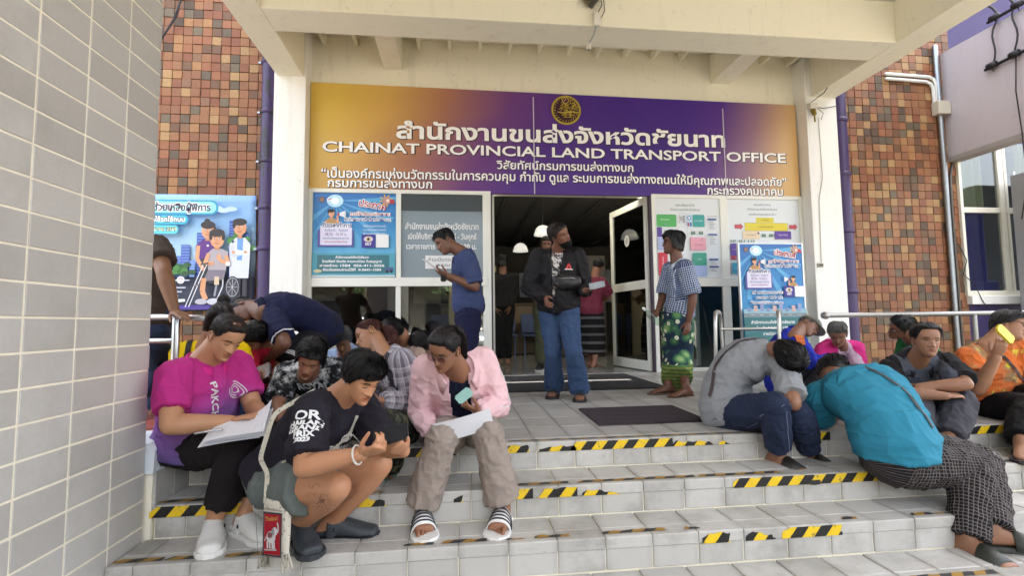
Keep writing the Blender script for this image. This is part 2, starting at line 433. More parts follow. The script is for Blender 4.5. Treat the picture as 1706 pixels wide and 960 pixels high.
# ================================================================== left tiled wall (end of the canopy pier)
pier = thing('tiled_pier', 'tall wall of grey oblong tiles with cream grout at the left edge', 'wall', (-1.5, 1.2, -.6))
MB().box(-1.86, -1.4545, -1.6, 2.462, -.6, 3.739).build('pier_core', GROUT, pier)
tw, th = .226, .1192
w_me = MB().box(0, .012, -(tw - .0085) / 2, (tw - .0085) / 2, -(th - .0085) / 2, (th - .0085) / 2, 0, .0015).build('wall_tile', T_WALL, mesh_only=True)
cnt = 0
for j in range(36):
    zc = .0 + .0015 + (j - 5 + .5) * th
    for i in range(9):
        y1 = 2.468 - i * tw; y0 = max(y1 - tw, -.2)
        x = -1.4638 + RNG.normal(0, .0006)
        inst(w_me, 'wall_tile', (x + 1.5, (y0 + y1) / 2 - 1.2, zc + .6), pier)
# end face of the pier
MB().box(-1.86, -1.4645, 2.4622, 2.4720, -.6, 3.739).build('end_tiles', T_WALL, pier)

# ================================================================== building
BL = thing('office_building', 'transport office with white columns, mosaic walls and a wide glazed entrance', 'building', (1.4, 6.3, 0))
YF = 6.25
MB().box(-2.25, -1.875, 6.02, 6.42, 0, 4.5, 0, .006).build('column', WHITEP, BL)
MB().box(4.76, 5.215, 6.02, 6.42, 0, 4.5, 0, .006).build('column', WHITEP, BL)
MB().box(-1.875, 4.76, 6.26, 6.44, 2.39, 4.5).build('lintel_wall', CREAM, BL)
MB().box(-9, 14, 6.45, 6.7, 5.46, 9.5).build('upper_wall', PURPLE_W, BL)
MB().box(-9, -3.95, 6.45, 6.7, -.6, 5.45).build('outer_wall', WHITEP, BL)
# mosaic walls: every visible tile its own piece
def mosaic(x0, x1, z0, z1, vis):
    wall = MB().box(x0, x1, 6.36, 6.68, -.6, z1).build('mosaic_wall', GROUT_D, BL)
    p = .1155; cells = []
    nx, nz = int((x1 - x0) / p), int((z1 - z0) / p)
    for j in range(nz):
        for i in range(nx):
            cells.append((x0 + (i + .5) * p, z0 + (j + .5) * p))
    # nearest to the eye first: they show largest
    cells.sort(key=lambda c: (not vis(*c), math.dist((0, 0, .68), (c[0], 6.36, c[1]))))
    me = MB().box(-.0555, .0555, -.018, 0, -.0555, .0555, 0, .004).build('brick', BRICK, mesh_only=True)
    for x, z in cells[:298]:
        inst(me, 'brick', (x - 1.4 + RNG.normal(0, .0012), 6.36 - 6.3 + RNG.normal(0, .003), z + RNG.normal(0, .0012)), wall, None, (RNG.normal(0, .012), RNG.normal(0, .012), RNG.normal(0, .012)))
    rest = cells[298:]
    s = MB(); rn = []
    for x, z in rest:
        q = RNG.normal(0, .003); b0 = len(s.v); s.box(x - .0555, x + .0555, 6.342 + q, 6.36 + q, z - .0555, z + .0555, 0, .004)
        rn += [RNG.random()] * (len(s.v) - b0)
    if rest:
        o = s.build('brick_field', BRICK_S, wall, STUFF)
        a = o.data.attributes.new('rnd', 'FLOAT', 'POINT'); a.data.foreach_set('value', rn)
mosaic(-3.95, -2.27, .0, 5.45, lambda x, z: x > -3.85 and (z > 2.25 or z < 1.05) and z > .55)
mosaic(5.22, 7.42, .0, 5.45, lambda x, z: x > 5.45 and z > .3)
# purple bamboo-like rainwater pipes
PIPE_M = Nodes('purple_pipe_paint')
PIPE_M.out(PIPE_M.mix(PIPE_M.math('GREATER_THAN', PIPE_M.noise(7, 6, .75, PIPE_M.scalev(PIPE_M.obj(), (1, 1, .25))), .56), '#3b2956', '#26222c'), .4)
PIPE_C = plain('#3c2b57', .4, 0, .2, 8)
for nm, x, rr_, zj, mm, lab in (('l', -2.37, .095, (.3, .98, 1.62, 2.13, 2.72, 3.35, 4.0), PIPE_M.m, 'peeling purple rainwater pipe with bamboo-like joints beside the left white column'),
                            ('r', 5.40, .105, (.3, 1.05, 1.9, 2.72, 3.5, 4.2), PIPE_C, 'smooth purple rainwater pipe with strap rings beside the right white column')):
    t = thing('drain_pipe', lab, 'pipe', (x, 6.22, 0))
    MB().tube([(x, 6.22, z) for z in np.linspace(0, 4.7, 14)], rr_, 18).build('pipe', mm, t)
    for z in zj:
        MB().lathe([(rr_, -.03), (rr_ + .014, -.025), (rr_ + .016, 0), (rr_ + .012, .024), (rr_, .03)], (x, 6.22, z), 18).build('joint_ring', PIPE_C if nm == 'r' else mm, t)
        MB().box(x - rr_ - .05, x - rr_ + .01, 6.21, 6.25, z - .012, z + .012).build('clip', GALV, t)

# glazing --------------------------------------------------------------
def glass_mat(name, tint, refl=.06, rough=.02):
    N = Nodes(name); t = N.t; o = t.nodes['Material Output']
    gl = N.n('BsdfGlossy'); gl.inputs['Roughness'].default_value = rough; gl.inputs['Color'].default_value = (1, 1, 1, 1)
    tr = N.n('BsdfTransparent'); tr.inputs['Color'].default_value = lin(tint)
    fr = N.n('LayerWeight'); fr.inputs['Blend'].default_value = .5
    ms = N.n('MixShader'); k = N.math('MULTIPLY_ADD', N.math('POWER', fr.outputs['Facing'], 3.5), .75, refl)
    N.set(ms.inputs[0], k); N.set(ms.inputs[1], tr.outputs[0]); N.set(ms.inputs[2], gl.outputs[0])
    t.links.new(ms.outputs[0], o.inputs[0]); return N.m
GLASS = glass_mat('window_glass', (.62, .66, .66), .08)
GLASS_D = glass_mat('tinted_glass', (.42, .45, .45), .08)
FROST = Nodes('frosted_film'); FROST.out(FROST.mix(FROST.noise(2, 3), '#6b7b86', '#7d8c95'), .18, 0, .6)
FD = .055
def frame(x0, x1, z0, z1, w, name='window_frame', y=YF):
    b = MB()
    b.box(x0, x0 + w, y - FD, y, z0, z1, 0, .003); b.box(x1 - w, x1, y - FD, y, z0, z1, 0, .003)
    b.box(x0 + w, x1 - w, y - FD + .002, y - .002, z1 - w, z1, 0, .003); b.box(x0 + w, x1 - w, y - FD + .002, y - .002, z0, z0 + w, 0, .003)
    return b
def pane(x0, x1, z0, z1, par, mat, name='pane', y=YF - .03):
    return MB().box(x0, x1, y, y + .006, z0, z1).build(name, mat, par)
# left light: poster panel, frosted panel over a transom, two clear panes below
b = frame(-1.873, .405, 0, 2.39, .05)
b.box(-.80, -.738, YF - FD + .001, YF - .001, .05, 2.34, 0, .003)
b.box(-1.823, .355, YF - FD - .012, YF + .001, 1.15, 1.262, 0, .004)
b.box(.30, .3551, YF - FD + .003, YF - .003, .05, 2.34, 0, .003)
wl = b.build('window_frame', ALUM, BL)
pane(-1.823, -.80, 1.262, 2.34, wl, plain('#5aa9dd', .4)); pane(-.738, .30, 1.262, 2.34, wl, FROST.m)
pane(-1.823, -.80, .05, 1.15, wl, GLASS); pane(-.738, .30, .05, 1.15, wl, GLASS)
MB().box(-1.823, -.81, YF + .02, YF + .03, .05, .36).build('lower_board', plain('#a8a596', .6), wl)
# right light
b = frame(2.575, 4.76, 0, 2.39, .05)
b.box(3.545, 3.655, YF - FD + .001, YF - .001, .05, 2.34, 0, .003)
b.box(2.625, 4.71, YF - FD - .012, YF + .001, 1.132, 1.246, 0, .004)
wr = b.build('window_frame', ALUM, BL)
PANEL_W = plain('#dfe3e6', .3, 0, .03)
pane(2.625, 3.545, 1.246, 2.34, wr, PANEL_W); pane(3.655, 4.71, 1.246, 2.34, wr, PANEL_W)
pane(2.625, 3.545, .05, 1.132, wr, GLASS); pane(3.655, 4.71, .05, 1.132, wr, GLASS)
MB().box(3.30, 3.345, YF + .25, YF + .30, .05, 1.1).build('inner_post', ALUM, wr)
# door frame posts and the two leaves
for x0_, x1_ in ((.405, .425), (2.545, 2.574)): MB().box(x0_, x1_, YF - .04, YF + .02, 0, 2.39).build('door_post', plain('#3a2a3c', .5), BL)
def leaf(hx, ang, w, sgn, lab):
    # leaf swung inwards about its hinge
    a = math.radians(ang); d = Vector((sgn * math.cos(a), math.sin(a), 0)); n = Vector((-d.y, d.x, 0)); up = Vector((0, 0, 1))
    c0 = Vector((hx, YF + .03, 0)); q = MB(); fw = .06
    def bar(u0, u1, z0, z1, t=.022): q.obox(c0 + d * (u0 + u1) / 2 + up * (z0 + z1) / 2, d, n, up, (u1 - u0) / 2, t, (z1 - z0) / 2)
    bar(0, fw, .012, 2.37); bar(w - fw, w, .012, 2.37); bar(fw, w - fw, 2.28, 2.37, .021); bar(fw, w - fw, .012, .14, .021); bar(fw, w - fw, 1.12, 1.24, .021)
    dr = q.build('door', ALUM, BL, {'label': lab})
    for z0, z1 in ((.14, 1.12), (1.24, 2.28)):
        MB().obox(c0 + d * w / 2 + up * (z0 + z1) / 2, d, n, up, w / 2 - fw, .004, (z1 - z0) / 2).build('pane', GLASS_D, dr)
    hb = MB(); hp = c0 + d * (w - .04) - n * .05 * sgn
    hb.tube([hp + up * .95, hp + up * 1.25], .012).build('handle', STEEL, dr)
    return c0, d, n, dr
leaf(.432, 88, 1.0, 1, 'left glass door swung fully open')
rc0, rd, rn_, rdoor = leaf(2.54, 100, 1.03, 1, 'right glass door with a round sticker, open inwards')
s = Print(rc0 + rd * .55 + Vector((0, 0, 1.85)) + rn_ * .004, -rd, (0, 0, 1)); s.ell(0, 0, .07, .085, '#d8d8d4'); s.ell(0, .0, .05, .06, '#a9abac'); s.build('door_sticker', rdoor)

# interior hall ---------------------------------------------------------
HALL = thing('entrance_hall', 'dim hall behind the open glass doors with a grey floor and dark ceiling', 'room', (1.4, 9, 0))
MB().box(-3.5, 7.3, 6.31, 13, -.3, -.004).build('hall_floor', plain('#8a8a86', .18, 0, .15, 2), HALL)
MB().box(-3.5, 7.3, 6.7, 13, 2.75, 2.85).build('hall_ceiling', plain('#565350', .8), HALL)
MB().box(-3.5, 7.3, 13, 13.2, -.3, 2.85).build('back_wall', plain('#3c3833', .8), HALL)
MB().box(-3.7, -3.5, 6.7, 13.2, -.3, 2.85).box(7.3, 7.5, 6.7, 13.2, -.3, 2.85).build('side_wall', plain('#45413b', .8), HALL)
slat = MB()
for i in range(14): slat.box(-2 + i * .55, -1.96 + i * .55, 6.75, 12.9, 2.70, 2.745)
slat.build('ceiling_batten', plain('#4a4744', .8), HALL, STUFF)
MB().box(-.4, 2.2, 10.4, 10.9, 0, 1.05, 0, .01).box(-.45, 2.25, 10.35, 10.95, 1.05, 1.09, 0, .01).build('counter', plain('#6d5a42', .5), HALL)
MB().box(.35, .75, 9.95, 10.0, 1.2, 1.85).build('wall_poster', plain('#b9a26c', .6), HALL)
MB().box(.30, .95, 12.9, 12.97, 1.95, 2.05).box(.30, .95, 12.9, 12.97, 1.78, 1.88).build('notice_board', plain('#25221f', .6), HALL)
MB().box(1.9, 2.9, 9.4, 9.9, 0, 2.0, 0, .01).build('cabinet', plain('#3b3430', .5), HALL)
for k_, (x0_, z0_, w_, h_, cc_) in enumerate(((-1.2, 1.2, .7, .9, '#8f8a7c'), (-.2, 1.4, .5, .6, '#a9a08a'), (1.6, 1.35, .45, .65, '#7d8a98'), (2.3, 1.3, .8, .5, '#9a8f80'), (3.6, 1.2, .6, .9, '#8a8f94'))):
    MB().box(x0_, x0_ + w_, 12.9, 12.96, z0_, z0_ + h_).build('framed_notice', plain(cc_, .5), HALL)
MB().box(-.2, .62, 8.9, 8.95, .0, 1.35, 0, .01).build('partition', plain('#b7a98c', .6), HALL)
for k_ in range(5):
    cx_ = -.6 + k_ * .62; q_ = MB(); q_.box(cx_, cx_ + .5, 9.55, 10.0, .40, .44, 0, .01).box(cx_, cx_ + .5, 9.98, 10.03, .46, .85, 0, .01)
    for dx_ in (.04, .46): q_.box(cx_ + dx_ - .015, cx_ + dx_ + .015, 9.7, 9.73, 0, .40)
    q_.build('waiting_seat', plain('#3f4f78', .5), HALL)
MB().box(.9, 1.25, 12.85, 12.95, 1.25, 1.6).build('picture', plain('#8f8f8a', .5), HALL)
EM = Nodes('lamp_glow'); EM.p.inputs['Emission Color'].default_value = (1, .97, .9, 1); EM.p.inputs['Emission Strength'].default_value = .05
EM.out('#d8d8d2', .4)
for i, (x, yy, z, lab) in enumerate(((1.40, 8.0, 2.16, 'lit white dome lamp hanging in the hall, the larger and higher of the pair'), (1.22, 9.6, 2.12, 'lit white dome lamp hanging in the hall, the smaller and lower of the pair'))):
    t = thing('pendant_lamp', lab, 'lamp', (x, yy, z), 'dome lamps hanging in the hall')
    MB().lathe([(.035, .15), (.07, .14), (.12, .09), (.15, .0), (.155, -.02), (.148, -.02), (.143, 0), (.115, .08), (.06, .13)], (x, yy, z), 24).build('shade', EM.m, t)
    MB().tube([(x, yy, z + .15), (x, yy, 2.75)], .006, 8).build('cable', BLACKP, t)

# canopy ----------------------------------------------------------------
CN = thing('entrance_canopy', 'cream concrete canopy of deep beams and small joists over the steps', 'canopy', (1.5, 3, 3.74))
ZB = 3.74
def beam(x0, x1, y0, y1, z0, z1, mat=CREAM, name='beam'):
    return MB().box(x0, x1, y0, y1, z0, z1, 0, .006).build(name, mat, CN)
beam(-2.215, -1.90, -1.2, 6.02, ZB, 4.60)
beam(4.85, 5.20, -1.2, 6.02, ZB, 4.60)
beam(-1.90, 4.85, 4.70, 5.08, ZB, 4.60)
beam(-1.90, 4.85, -1.2, -.85, ZB, 4.60)
MB().box(-1.90, 4.85, -.85, 4.70, 4.215, 4.32).build('ceiling_panel', SOFFIT, CN)
MB().box(-1.90, 4.85, 5.08, 6.26, 4.42, 4.53).build('ceiling_panel', CREAM, CN)
MB().box(-2.6, 5.6, -1.4, 6.44, 4.60, 4.70).build('roof_slab', CREAM, CN)
for x0, x1 in ((-.97, -.735), (3.52, 3.795)):
    MB().box(x0, x1, 5.08, 6.26, 4.0, 4.42, 0, .006).build('rib', CREAM, CN)
jx = -1.72
while jx < 4.7:
    if not (-1.02 < jx < -.68 or 3.47 < jx < 3.85):
        MB().box(jx - .022, jx + .022, 5.08, 6.26, 4.30, 4.42).build('joist', CREAM, CN)
    jx += .40
# junction box with a lamp holder and stray cable under the cross beam
bx = thing('junction_box', 'white junction box with a dangling bulb holder under the canopy cross beam', 'junction box', (1.4, 4.68, 3.75))
MB().box(1.385, 1.455, 4.648, 4.699, 3.72, 3.86, 0, .004).build('box', plain('#d9d6cc', .5), bx)
MB().tube([(1.41, 4.67, 3.72), (1.39, 4.69, 3.64), (1.345, 4.70, 3.55)], .008, 8).build('conduit', GALV, bx)
MB().lathe([(.012, .04), (.026, .03), (.026, -.025), (.018, -.03)], (1.335, 4.70, 3.51), 14).build('bulb_holder', plain('#cfcabd', .5), bx)
MB().tube([(1.43, 4.66, 3.86), (1.475, 4.665, 3.95), (1.46, 4.67, 4.08), (1.44, 4.68, 4.21)], .005, 6).tube([(1.455, 4.66, 3.80), (1.50, 4.655, 3.88), (1.495, 4.66, 4.0), (1.45, 4.68, 4.21)], .004, 6).build('cable', BLACKP, bx)
fx = thing('tube_lamp', 'dark end of a tube lamp with straw from a nest on the canopy beam', 'lamp', (1.42, 4.6, 4.0))
MB().obox((1.44, 4.62, 4.03), (.6, 0, .8), (0, 1, 0), (-.8, 0, .6), .16, .03, .025).build('lamp_body', plain('#3c3a37', .5), fx)
nest = MB(); rn3 = random.Random(5)
for i in range(90):
    p = Vector((1.34 + rn3.gauss(0, .035), 4.66 + rn3.gauss(0, .012), 4.0 + rn3.gauss(0, .03))); d = Vector((rn3.gauss(0, 1), rn3.gauss(0, .4), rn3.gauss(0, .8))).normalized() * .05
    nest.tube([p - d, p, p + d], .0012, 3, 0, False)
nest.build('nest_straw', plain('#7c6a4a', .9), fx, STUFF)

# right wing: mauve sun baffle, window, purple wall ---------------------------
WG = thing('side_wing', 'right wing with a mauve concrete baffle above a white framed window', 'building wing', (7.4, 6.4, 0))
MAUVE = cream('mauve_render', '#bbb3b6', .85)
MB().prism([(7.25, 6.358, 3.05), (7.25, 2.0, 3.06), (7.25, 2.0, 4.60), (7.25, 6.358, 4.66)], (.16, 0, 0)).build('sun_baffle', MAUVE, WG)
MB().box(7.235, 7.43, 2.0, 6.357, 2.985, 3.05).build('baffle_lip', plain('#99938f', .85, 0, .15), WG)
MB().box(7.42, 14, 6.36, 6.69, -.6, .86).build('purple_wall', PURPLE_W, WG)
MB().box(7.42, 14, 6.36, 6.69, 3.3, 8).build('purple_wall', PURPLE_W, WG)
MB().box(7.38, 10.4, 6.26, 6.36, .86, .985, 0, .006).build('window_sill', WHITEP, WG)
b = MB(); y0, y1 = 6.30, 6.36
for x in (7.36, 8.02, 8.12, 8.9, 9.7): b.box(x, x + (.05 if x != 8.02 else .09), y0, y1, .985, 3.3, 0, .004)
b.box(7.41, 9.7, y0 + .003, y1 - .003, 2.22, 2.30, 0, .004); b.box(7.41, 9.7, y0 + .003, y1 - .003, .985, 1.06, 0, .004)
wf = b.build('window_frame', plain('#e2dfcf', .45), WG)
for z0, z1 in ((1.06, 2.22), (2.30, 3.3)):
    for x0, x1 in ((7.41, 8.02), (8.17, 8.9), (8.95, 9.7)):
        MB().box(x0, x1, 6.33, 6.336, z0, z1).build('pane', GLASS, wf)
cv = MB()
for i in range(120):
    pass
def curtain(x0, x1, z0, z1, y, mat, nm, fold=.07, amp=.03):
    V = []; F = []; n = max(6, int((x1 - x0) / .012))
    for i in range(n + 1):
        x = x0 + (x1 - x0) * i / n; yy = y + amp * math.sin(x / fold * 6.28) + amp * .4 * math.sin(x * 53)
        V += [(x, yy, z0), (x, yy, z1)]
    for i in range(n): F.append((2 * i, 2 * i + 2, 2 * i + 3, 2 * i + 1))
    q = MB(); q.add(V, F, 0, True); return q.build(nm, mat, WG)
curtain(7.42, 7.86, 2.3, 3.3, 6.385, plain('#c9c79a', .85), 'curtain', .16, .015)
curtain(8.45, 9.7, 2.3, 3.3, 6.385, plain('#c2b97e', .85), 'curtain', .1)
curtain(7.43, 7.82, 1.06, 2.25, 6.385, plain('#2a28a8', .7), 'curtain', .2, .012)
MB().box(7.5, 8.0, 6.37, 6.6, 1.0, 1.22, 0, .03).build('blue_cushion', plain('#2c2ab0', .7), WG)
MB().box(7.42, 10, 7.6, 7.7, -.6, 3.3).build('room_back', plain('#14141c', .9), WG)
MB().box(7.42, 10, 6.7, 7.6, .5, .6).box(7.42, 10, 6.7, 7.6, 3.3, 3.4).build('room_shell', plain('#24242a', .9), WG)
# power cables on racks
CB = plain('#17151a', .55)
rk = thing('cable_rack', 'black row of cable clamps and drooping power cables on the mauve baffle', 'cable rack', (7.2, 5, 3.9))
for yy0, yy1, z0, z1, nm in ((5.70, 3.9, 4.07, 4.10, 'clamp_bar'), (5.62, 3.8, 4.70, 4.68, 'clamp_bar')):
    MB().tube([(7.205, yy0, z0), (7.205, yy1, z1)], .022, 8).build(nm, CB, rk)
    for i in range(6):
        yy = yy0 - .08 - i * .27; zz = z0 + (z1 - z0) * i / 6
        MB().lathe([(.02, -.06), (.045, -.05), (.045, .05), (.02, .06)], (7.205, yy, zz + .02), 10, axis='y').tube([(7.21, yy, zz - .02), (7.16, yy - .05, zz - .10)], .006, 6).build('clamp', CB, rk)
for i, (ya, yb) in enumerate(((5.48, 5.62), (5.28, 5.33), (4.93, 4.96), (4.72, 4.66))):
    pts = []
    for t in np.linspace(0, 1, 9): pts.append((7.20 - .03 * math.sin(t * 3.1), ya + (yb - ya) * t + .04 * math.sin(t * 6.0 + i), 4.70 - .62 * t))
    MB().tube(pts, .011, 7).build('cable', CB, rk)
    MB().tube([(7.2, ya, 4.70), (7.19, ya + .06, 4.85), (7.22, ya + .22, 5.05), (7.3, ya + .45, 5.4)], .016, 7).build('cable', CB, rk)
MB().tube([(7.20, 5.33, 4.08), (7.19, 5.36, 3.6), (7.2, 5.34, 3.05), (7.24, 5.36, 2.4), (7.3, 5.5, 1.95)], .008, 6).build('cable', CB, rk)
cd = thing('conduit_pipe', 'long bare steel conduit with a grey box running down the right mosaic wall', 'pipe', (7.15, 6.3, 0))
MB().tube([(7.13, 6.30, z) for z in (-.2, 1, 2, 3, 4.3, 4.75)], .035, 10).build('steel_pipe', GALV, cd)
MB().box(7.03, 7.23, 6.22, 6.335, 3.68, 3.88, 0, .006).build('pull_box', plain('#b9b2a0', .5), cd)
for dz, dx in ((0, 0), (.075, .05)):
    MB().tube([(6.3, 6.31, 4.22 + dz), (6.95 + dx, 6.31, 4.20 + dz), (7.02 + dx, 6.31, 4.17 + dz), (7.055 + dx, 6.31, 4.10 + dz), (7.06 + dx, 6.31, 3.88)], .024, 10).build('white_pipe', plain('#d4d4cd', .45), cd)
c2 = thing('thin_conduit', 'thin dark conduit between the steel pipe and the window frame', 'pipe', (7.3, 6.33, 0))
MB().tube([(7.24, 6.33, -.2), (7.24, 6.33, 2.2), (7.25, 6.33, 2.75), (7.31, 6.33, 3.0)], .018, 8).build('pipe', plain('#5b5753', .4, .6), c2)
MB().tube([(7.27, 6.3, 1.75), (7.36, 6.28, 1.5), (7.3, 6.29, 1.3), (7.42, 6.25, 1.15), (7.52, 6.25, .93), (7.6, 6.25, .8)], .006, 6).build('loose_wire', CB, c2)
kb = thing('meter_cabinet', 'pale grey tall cabinet with a round knob at the right edge', 'cabinet', (8.0, 6.0, 0))
MB().box(7.95, 8.6, 5.75, 6.1, .2, 2.72, 0, .01).build('body', plain('#a9abae', .5), kb)
MB().lathe([(.0, -.02), (.05, -.02), (.055, 0), (.055, .02)], (8.09, 5.745, 2.53), 16, axis='y').build('knob', plain('#4a4b4f', .4), kb)
MB().box(7.93, 8.62, 5.735, 5.748, 2.28, 2.31).build('ledge', plain('#8c8e92', .4), kb)
MB().box(7.80, 7.87, 5.72, 5.79, .0, 2.62).build('dark_post', plain('#3b3c40', .5), kb)
# small fittings on the right column
cc = thing('security_camera', 'small brass coloured camera hanging from a white box on the right column', 'camera', (4.83, 6.0, 3.5))
MB().box(4.77, 4.88, 5.94, 6.019, 3.55, 3.63, 0, .005).build('white_box', plain('#d8d4c8', .5), cc)
MB().tube([(4.83, 5.98, 3.55), (4.83, 5.96, 3.48)], .03, 12).tube([(4.83, 5.96, 3.47), (4.81, 5.93, 3.36)], .011, 8).build('camera_body', plain('#8b7a34', .35, .6), cc)
MB().tube([(4.88, 5.99, 3.60), (4.98, 5.98, 3.5), (4.96, 6.0, 3.42)], .004, 6).tube([(4.80, 5.99, 3.64), (4.86, 5.8, 3.70), (4.855, 5.4, 3.95), (4.856, 5.1, 4.10)], .006, 6).tube([(4.86, 6.0, 3.60), (5.0, 6.0, 3.58), (5.2, 6.0, 3.62)], .005, 6).build('wire', BLACKP, cc)
sw = thing('wall_socket', 'small white socket with a thin wire down the right white column', 'socket', (4.83, 6.0, 1.4))
MB().box(4.79, 4.87, 5.995, 6.018, 1.37, 1.43, 0, .004).build('plate', plain('#bdb8ab', .5), sw)
MB().box(4.805, 4.855, 5.988, 5.996, 1.385, 1.415).build('socket_face', plain('#4a4742', .5), sw)
MB().tube([(4.93, 6.012, 3.45), (4.94, 6.012, 2.6), (4.87, 6.012, 2.3), (4.85, 6.012, 1.43)], .004, 6).build('wire', plain('#a7a294', .6), sw)
lw = thing('loose_cable', 'black cable dangling over the upper left mosaic wall', 'cable', (-3.7, 6.2, 4.2))
MB().tube([(-3.45, 6.25, 4.9), (-3.56, 6.26, 4.55), (-3.72, 6.27, 4.25), (-3.83, 6.28, 4.05)], .010, 6).tube([(-3.47, 6.25, 4.9), (-3.52, 6.26, 4.6), (-3.70, 6.27, 4.28), (-3.83, 6.28, 4.05)], .008, 6).build('cable', CB, lw)

# ================================================================== signs and print
def poster_mat(name, stops, vert=True, extra=None):
    N = Nodes(name); g = N.n('TexCoord').outputs['Generated']; s = N.sep(g); t = N.math('MULTIPLY_ADD', N.noise(4, 3, .5, g), .14, N.math('SUBTRACT', s[2] if vert else s[0], .07))
    c = N.ramp(t, stops)
    if extra: c = extra(N, s, c)
    N.out(c, .42, 0, .4); return N.m
# big banner
bn_ = thing('office_banner', 'long purple and gold office name banner above the doors', 'sign', (1.4, 6.2, 2.36), None)
def bex(N, s, c):
    k = N.math('MULTIPLY_ADD', s[2], -.12, s[0]); n = N.noise(2.2, 2, .5, N.n('TexCoord').outputs['Generated']); k2 = N.math('MULTIPLY_ADD', n, .10, N.math('SUBTRACT', k, .05)); kk = N.math('ADD', k2, .06)
    a = N.ramp(kk, [(0, '#d6b352'), (.10, '#cda35a'), (.22, '#a9745e'), (.34, '#6d3f80'), (.46, '#4f2c86'), (.70, '#452784'), (.85, '#5c3488')])
    r1 = N.math('MULTIPLY_ADD', s[2], -.10, s[0]); b = N.ramp(N.math('MULTIPLY_ADD', s[2], -.05, s[0]), [(.0, (0, 0, 0)), (.79, (0, 0, 0)), (.87, (.30, .30, .30)), (.94, (.85, .85, .85)), (.97, (1, 1, 1))])
    c2 = N.mix(b, a, '#d9b276'); rays = N.math('MULTIPLY', N.math('GREATER_THAN', N.math('MULTIPLY_ADD', s[2], .18, s[0]), .66), N.math('LESS_THAN', N.math('MULTIPLY_ADD', s[2], .18, s[0]), .80))
    return N.mix(N.math('MULTIPLY', rays, .22), c2, '#2a1a78')
BM = poster_mat('banner_print', [(0, '#5a3090'), (1, '#5a3090')], False, bex)
q = MB(); q.prism([(-1.868, 6.20, 2.356), (4.735, 6.20, 2.366), (4.735, 6.20, 3.705), (-1.868, 6.20, 3.765)], (0, .04, 0)); q.build('panel', BM, bn_)
for sx in (.985, 3.645): MB().box(sx - .006, sx + .006, 6.190, 6.1985, 2.362, 3.70 - .024 * sx).build('joint_strip', plain('#cfc9d6', .4), bn_)
B = Print((0, 6.20, 0), (1, 0, 0), (0, 0, 1)); INKW = '#fafafa'; OUTL = '#241a2c'
def bt(body, x0, x1, z, size, bold, ol=.012):
    cx = (x0 + x1) / 2; w = x1 - x0
    V2, F2 = text_mesh(body, size, bold + ol, width=w + ol * 2, valign='TOP_BASELINE'); V, F = text_mesh(body, size, bold, width=w, valign='TOP_BASELINE'); 
    V2 = V2 - np.array([(V2[:, 0].max() + V2[:, 0].min()) / 2, 0, 0]); V = V - np.array([(V[:, 0].max() + V[:, 0].min()) / 2, 0, 0])
    B._t(V2, F2, cx + .005, z - .005, 0, OUTL); B._t(V, F, cx, z, 0, INKW)
bt('สำนักงานขนส่งจังหวัดชัยนาท', -.804, 3.664, 3.068, .285, .009, .007)
bt('CHAINAT PROVINCIAL LAND TRANSPORT OFFICE', -1.717, 4.552, 2.868, .185, .004, .006)
bt('วิสัยทัศน์กรมการขนส่งทางบก', .485, 2.337, 2.690, .150, .003, .005)
bt('“เป็นองค์กรแห่งนวัตกรรมในการควบคุม กำกับ ดูแล ระบบการขนส่งทางถนนให้มีคุณภาพและปลอดภัย”', -1.727, 4.542, 2.532, .160, .003, .005)
bt('กรมการขนส่งทางบก', -1.645, -.346, 2.412, .150, .003, .005)
bt('กระทรวงคมนาคม', 3.372, 4.48, 2.398, .155, .003, .005)

B.build('lettering', bn_)
# gold emblem
E = Print((1.43, 6.20, 3.515), (1, 0, 0), (0, 0, 1)); R = .205
E.ell(0, 0, R, R, '#8f7d22', 40); E.ell(0, 0, R * .95, R * .95, '#b8a540', 40); E.ell(0, 0, R * .86, R * .86, '#3a1830', 40)
er = random.Random(12); GC = ('#b39a2c', '#c9b14a', '#a48a2a')
for k in range(26):
    a = k / 26 * 6.283; E.line([(.17 * math.cos(a), .17 * math.sin(a)), (.145 * math.cos(a + .12), .145 * math.sin(a + .12))], .008, GC[k % 3])
for k in range(60):
    x, y = er.gauss(0.01, .07), er.gauss(-.01, .055)
    if math.hypot(x, y) > .15: continue
    a = er.uniform(-.4, 1.6); pts = []
    for j in range(5): pts.append((x, y)); x += .016 * math.cos(a); y += .016 * math.sin(a); a += er.choice((.6, -.5, .8))
    E.line(pts, er.uniform(.005, .010), GC[k % 3])
E.ell(-.03, .085, .045, .045, '#c9b14a', 20); E.ell(-.03, .085, .036, .036, '#4a1e38', 20); E.line([(-.055, .07), (-.02, .11)], .008, '#d8b7ae')
E.line([(-.14, -.075), (-.05, -.085), (.06, -.07), (.14, -.08)], .012, '#c9b14a'); E.line([(-.08, -.12), (.0, -.105), (.09, -.12)], .010, '#b39a2c'); E.line([(-.05, -.145), (.05, -.145)], .008, '#b39a2c')
E.build('emblem', bn_)

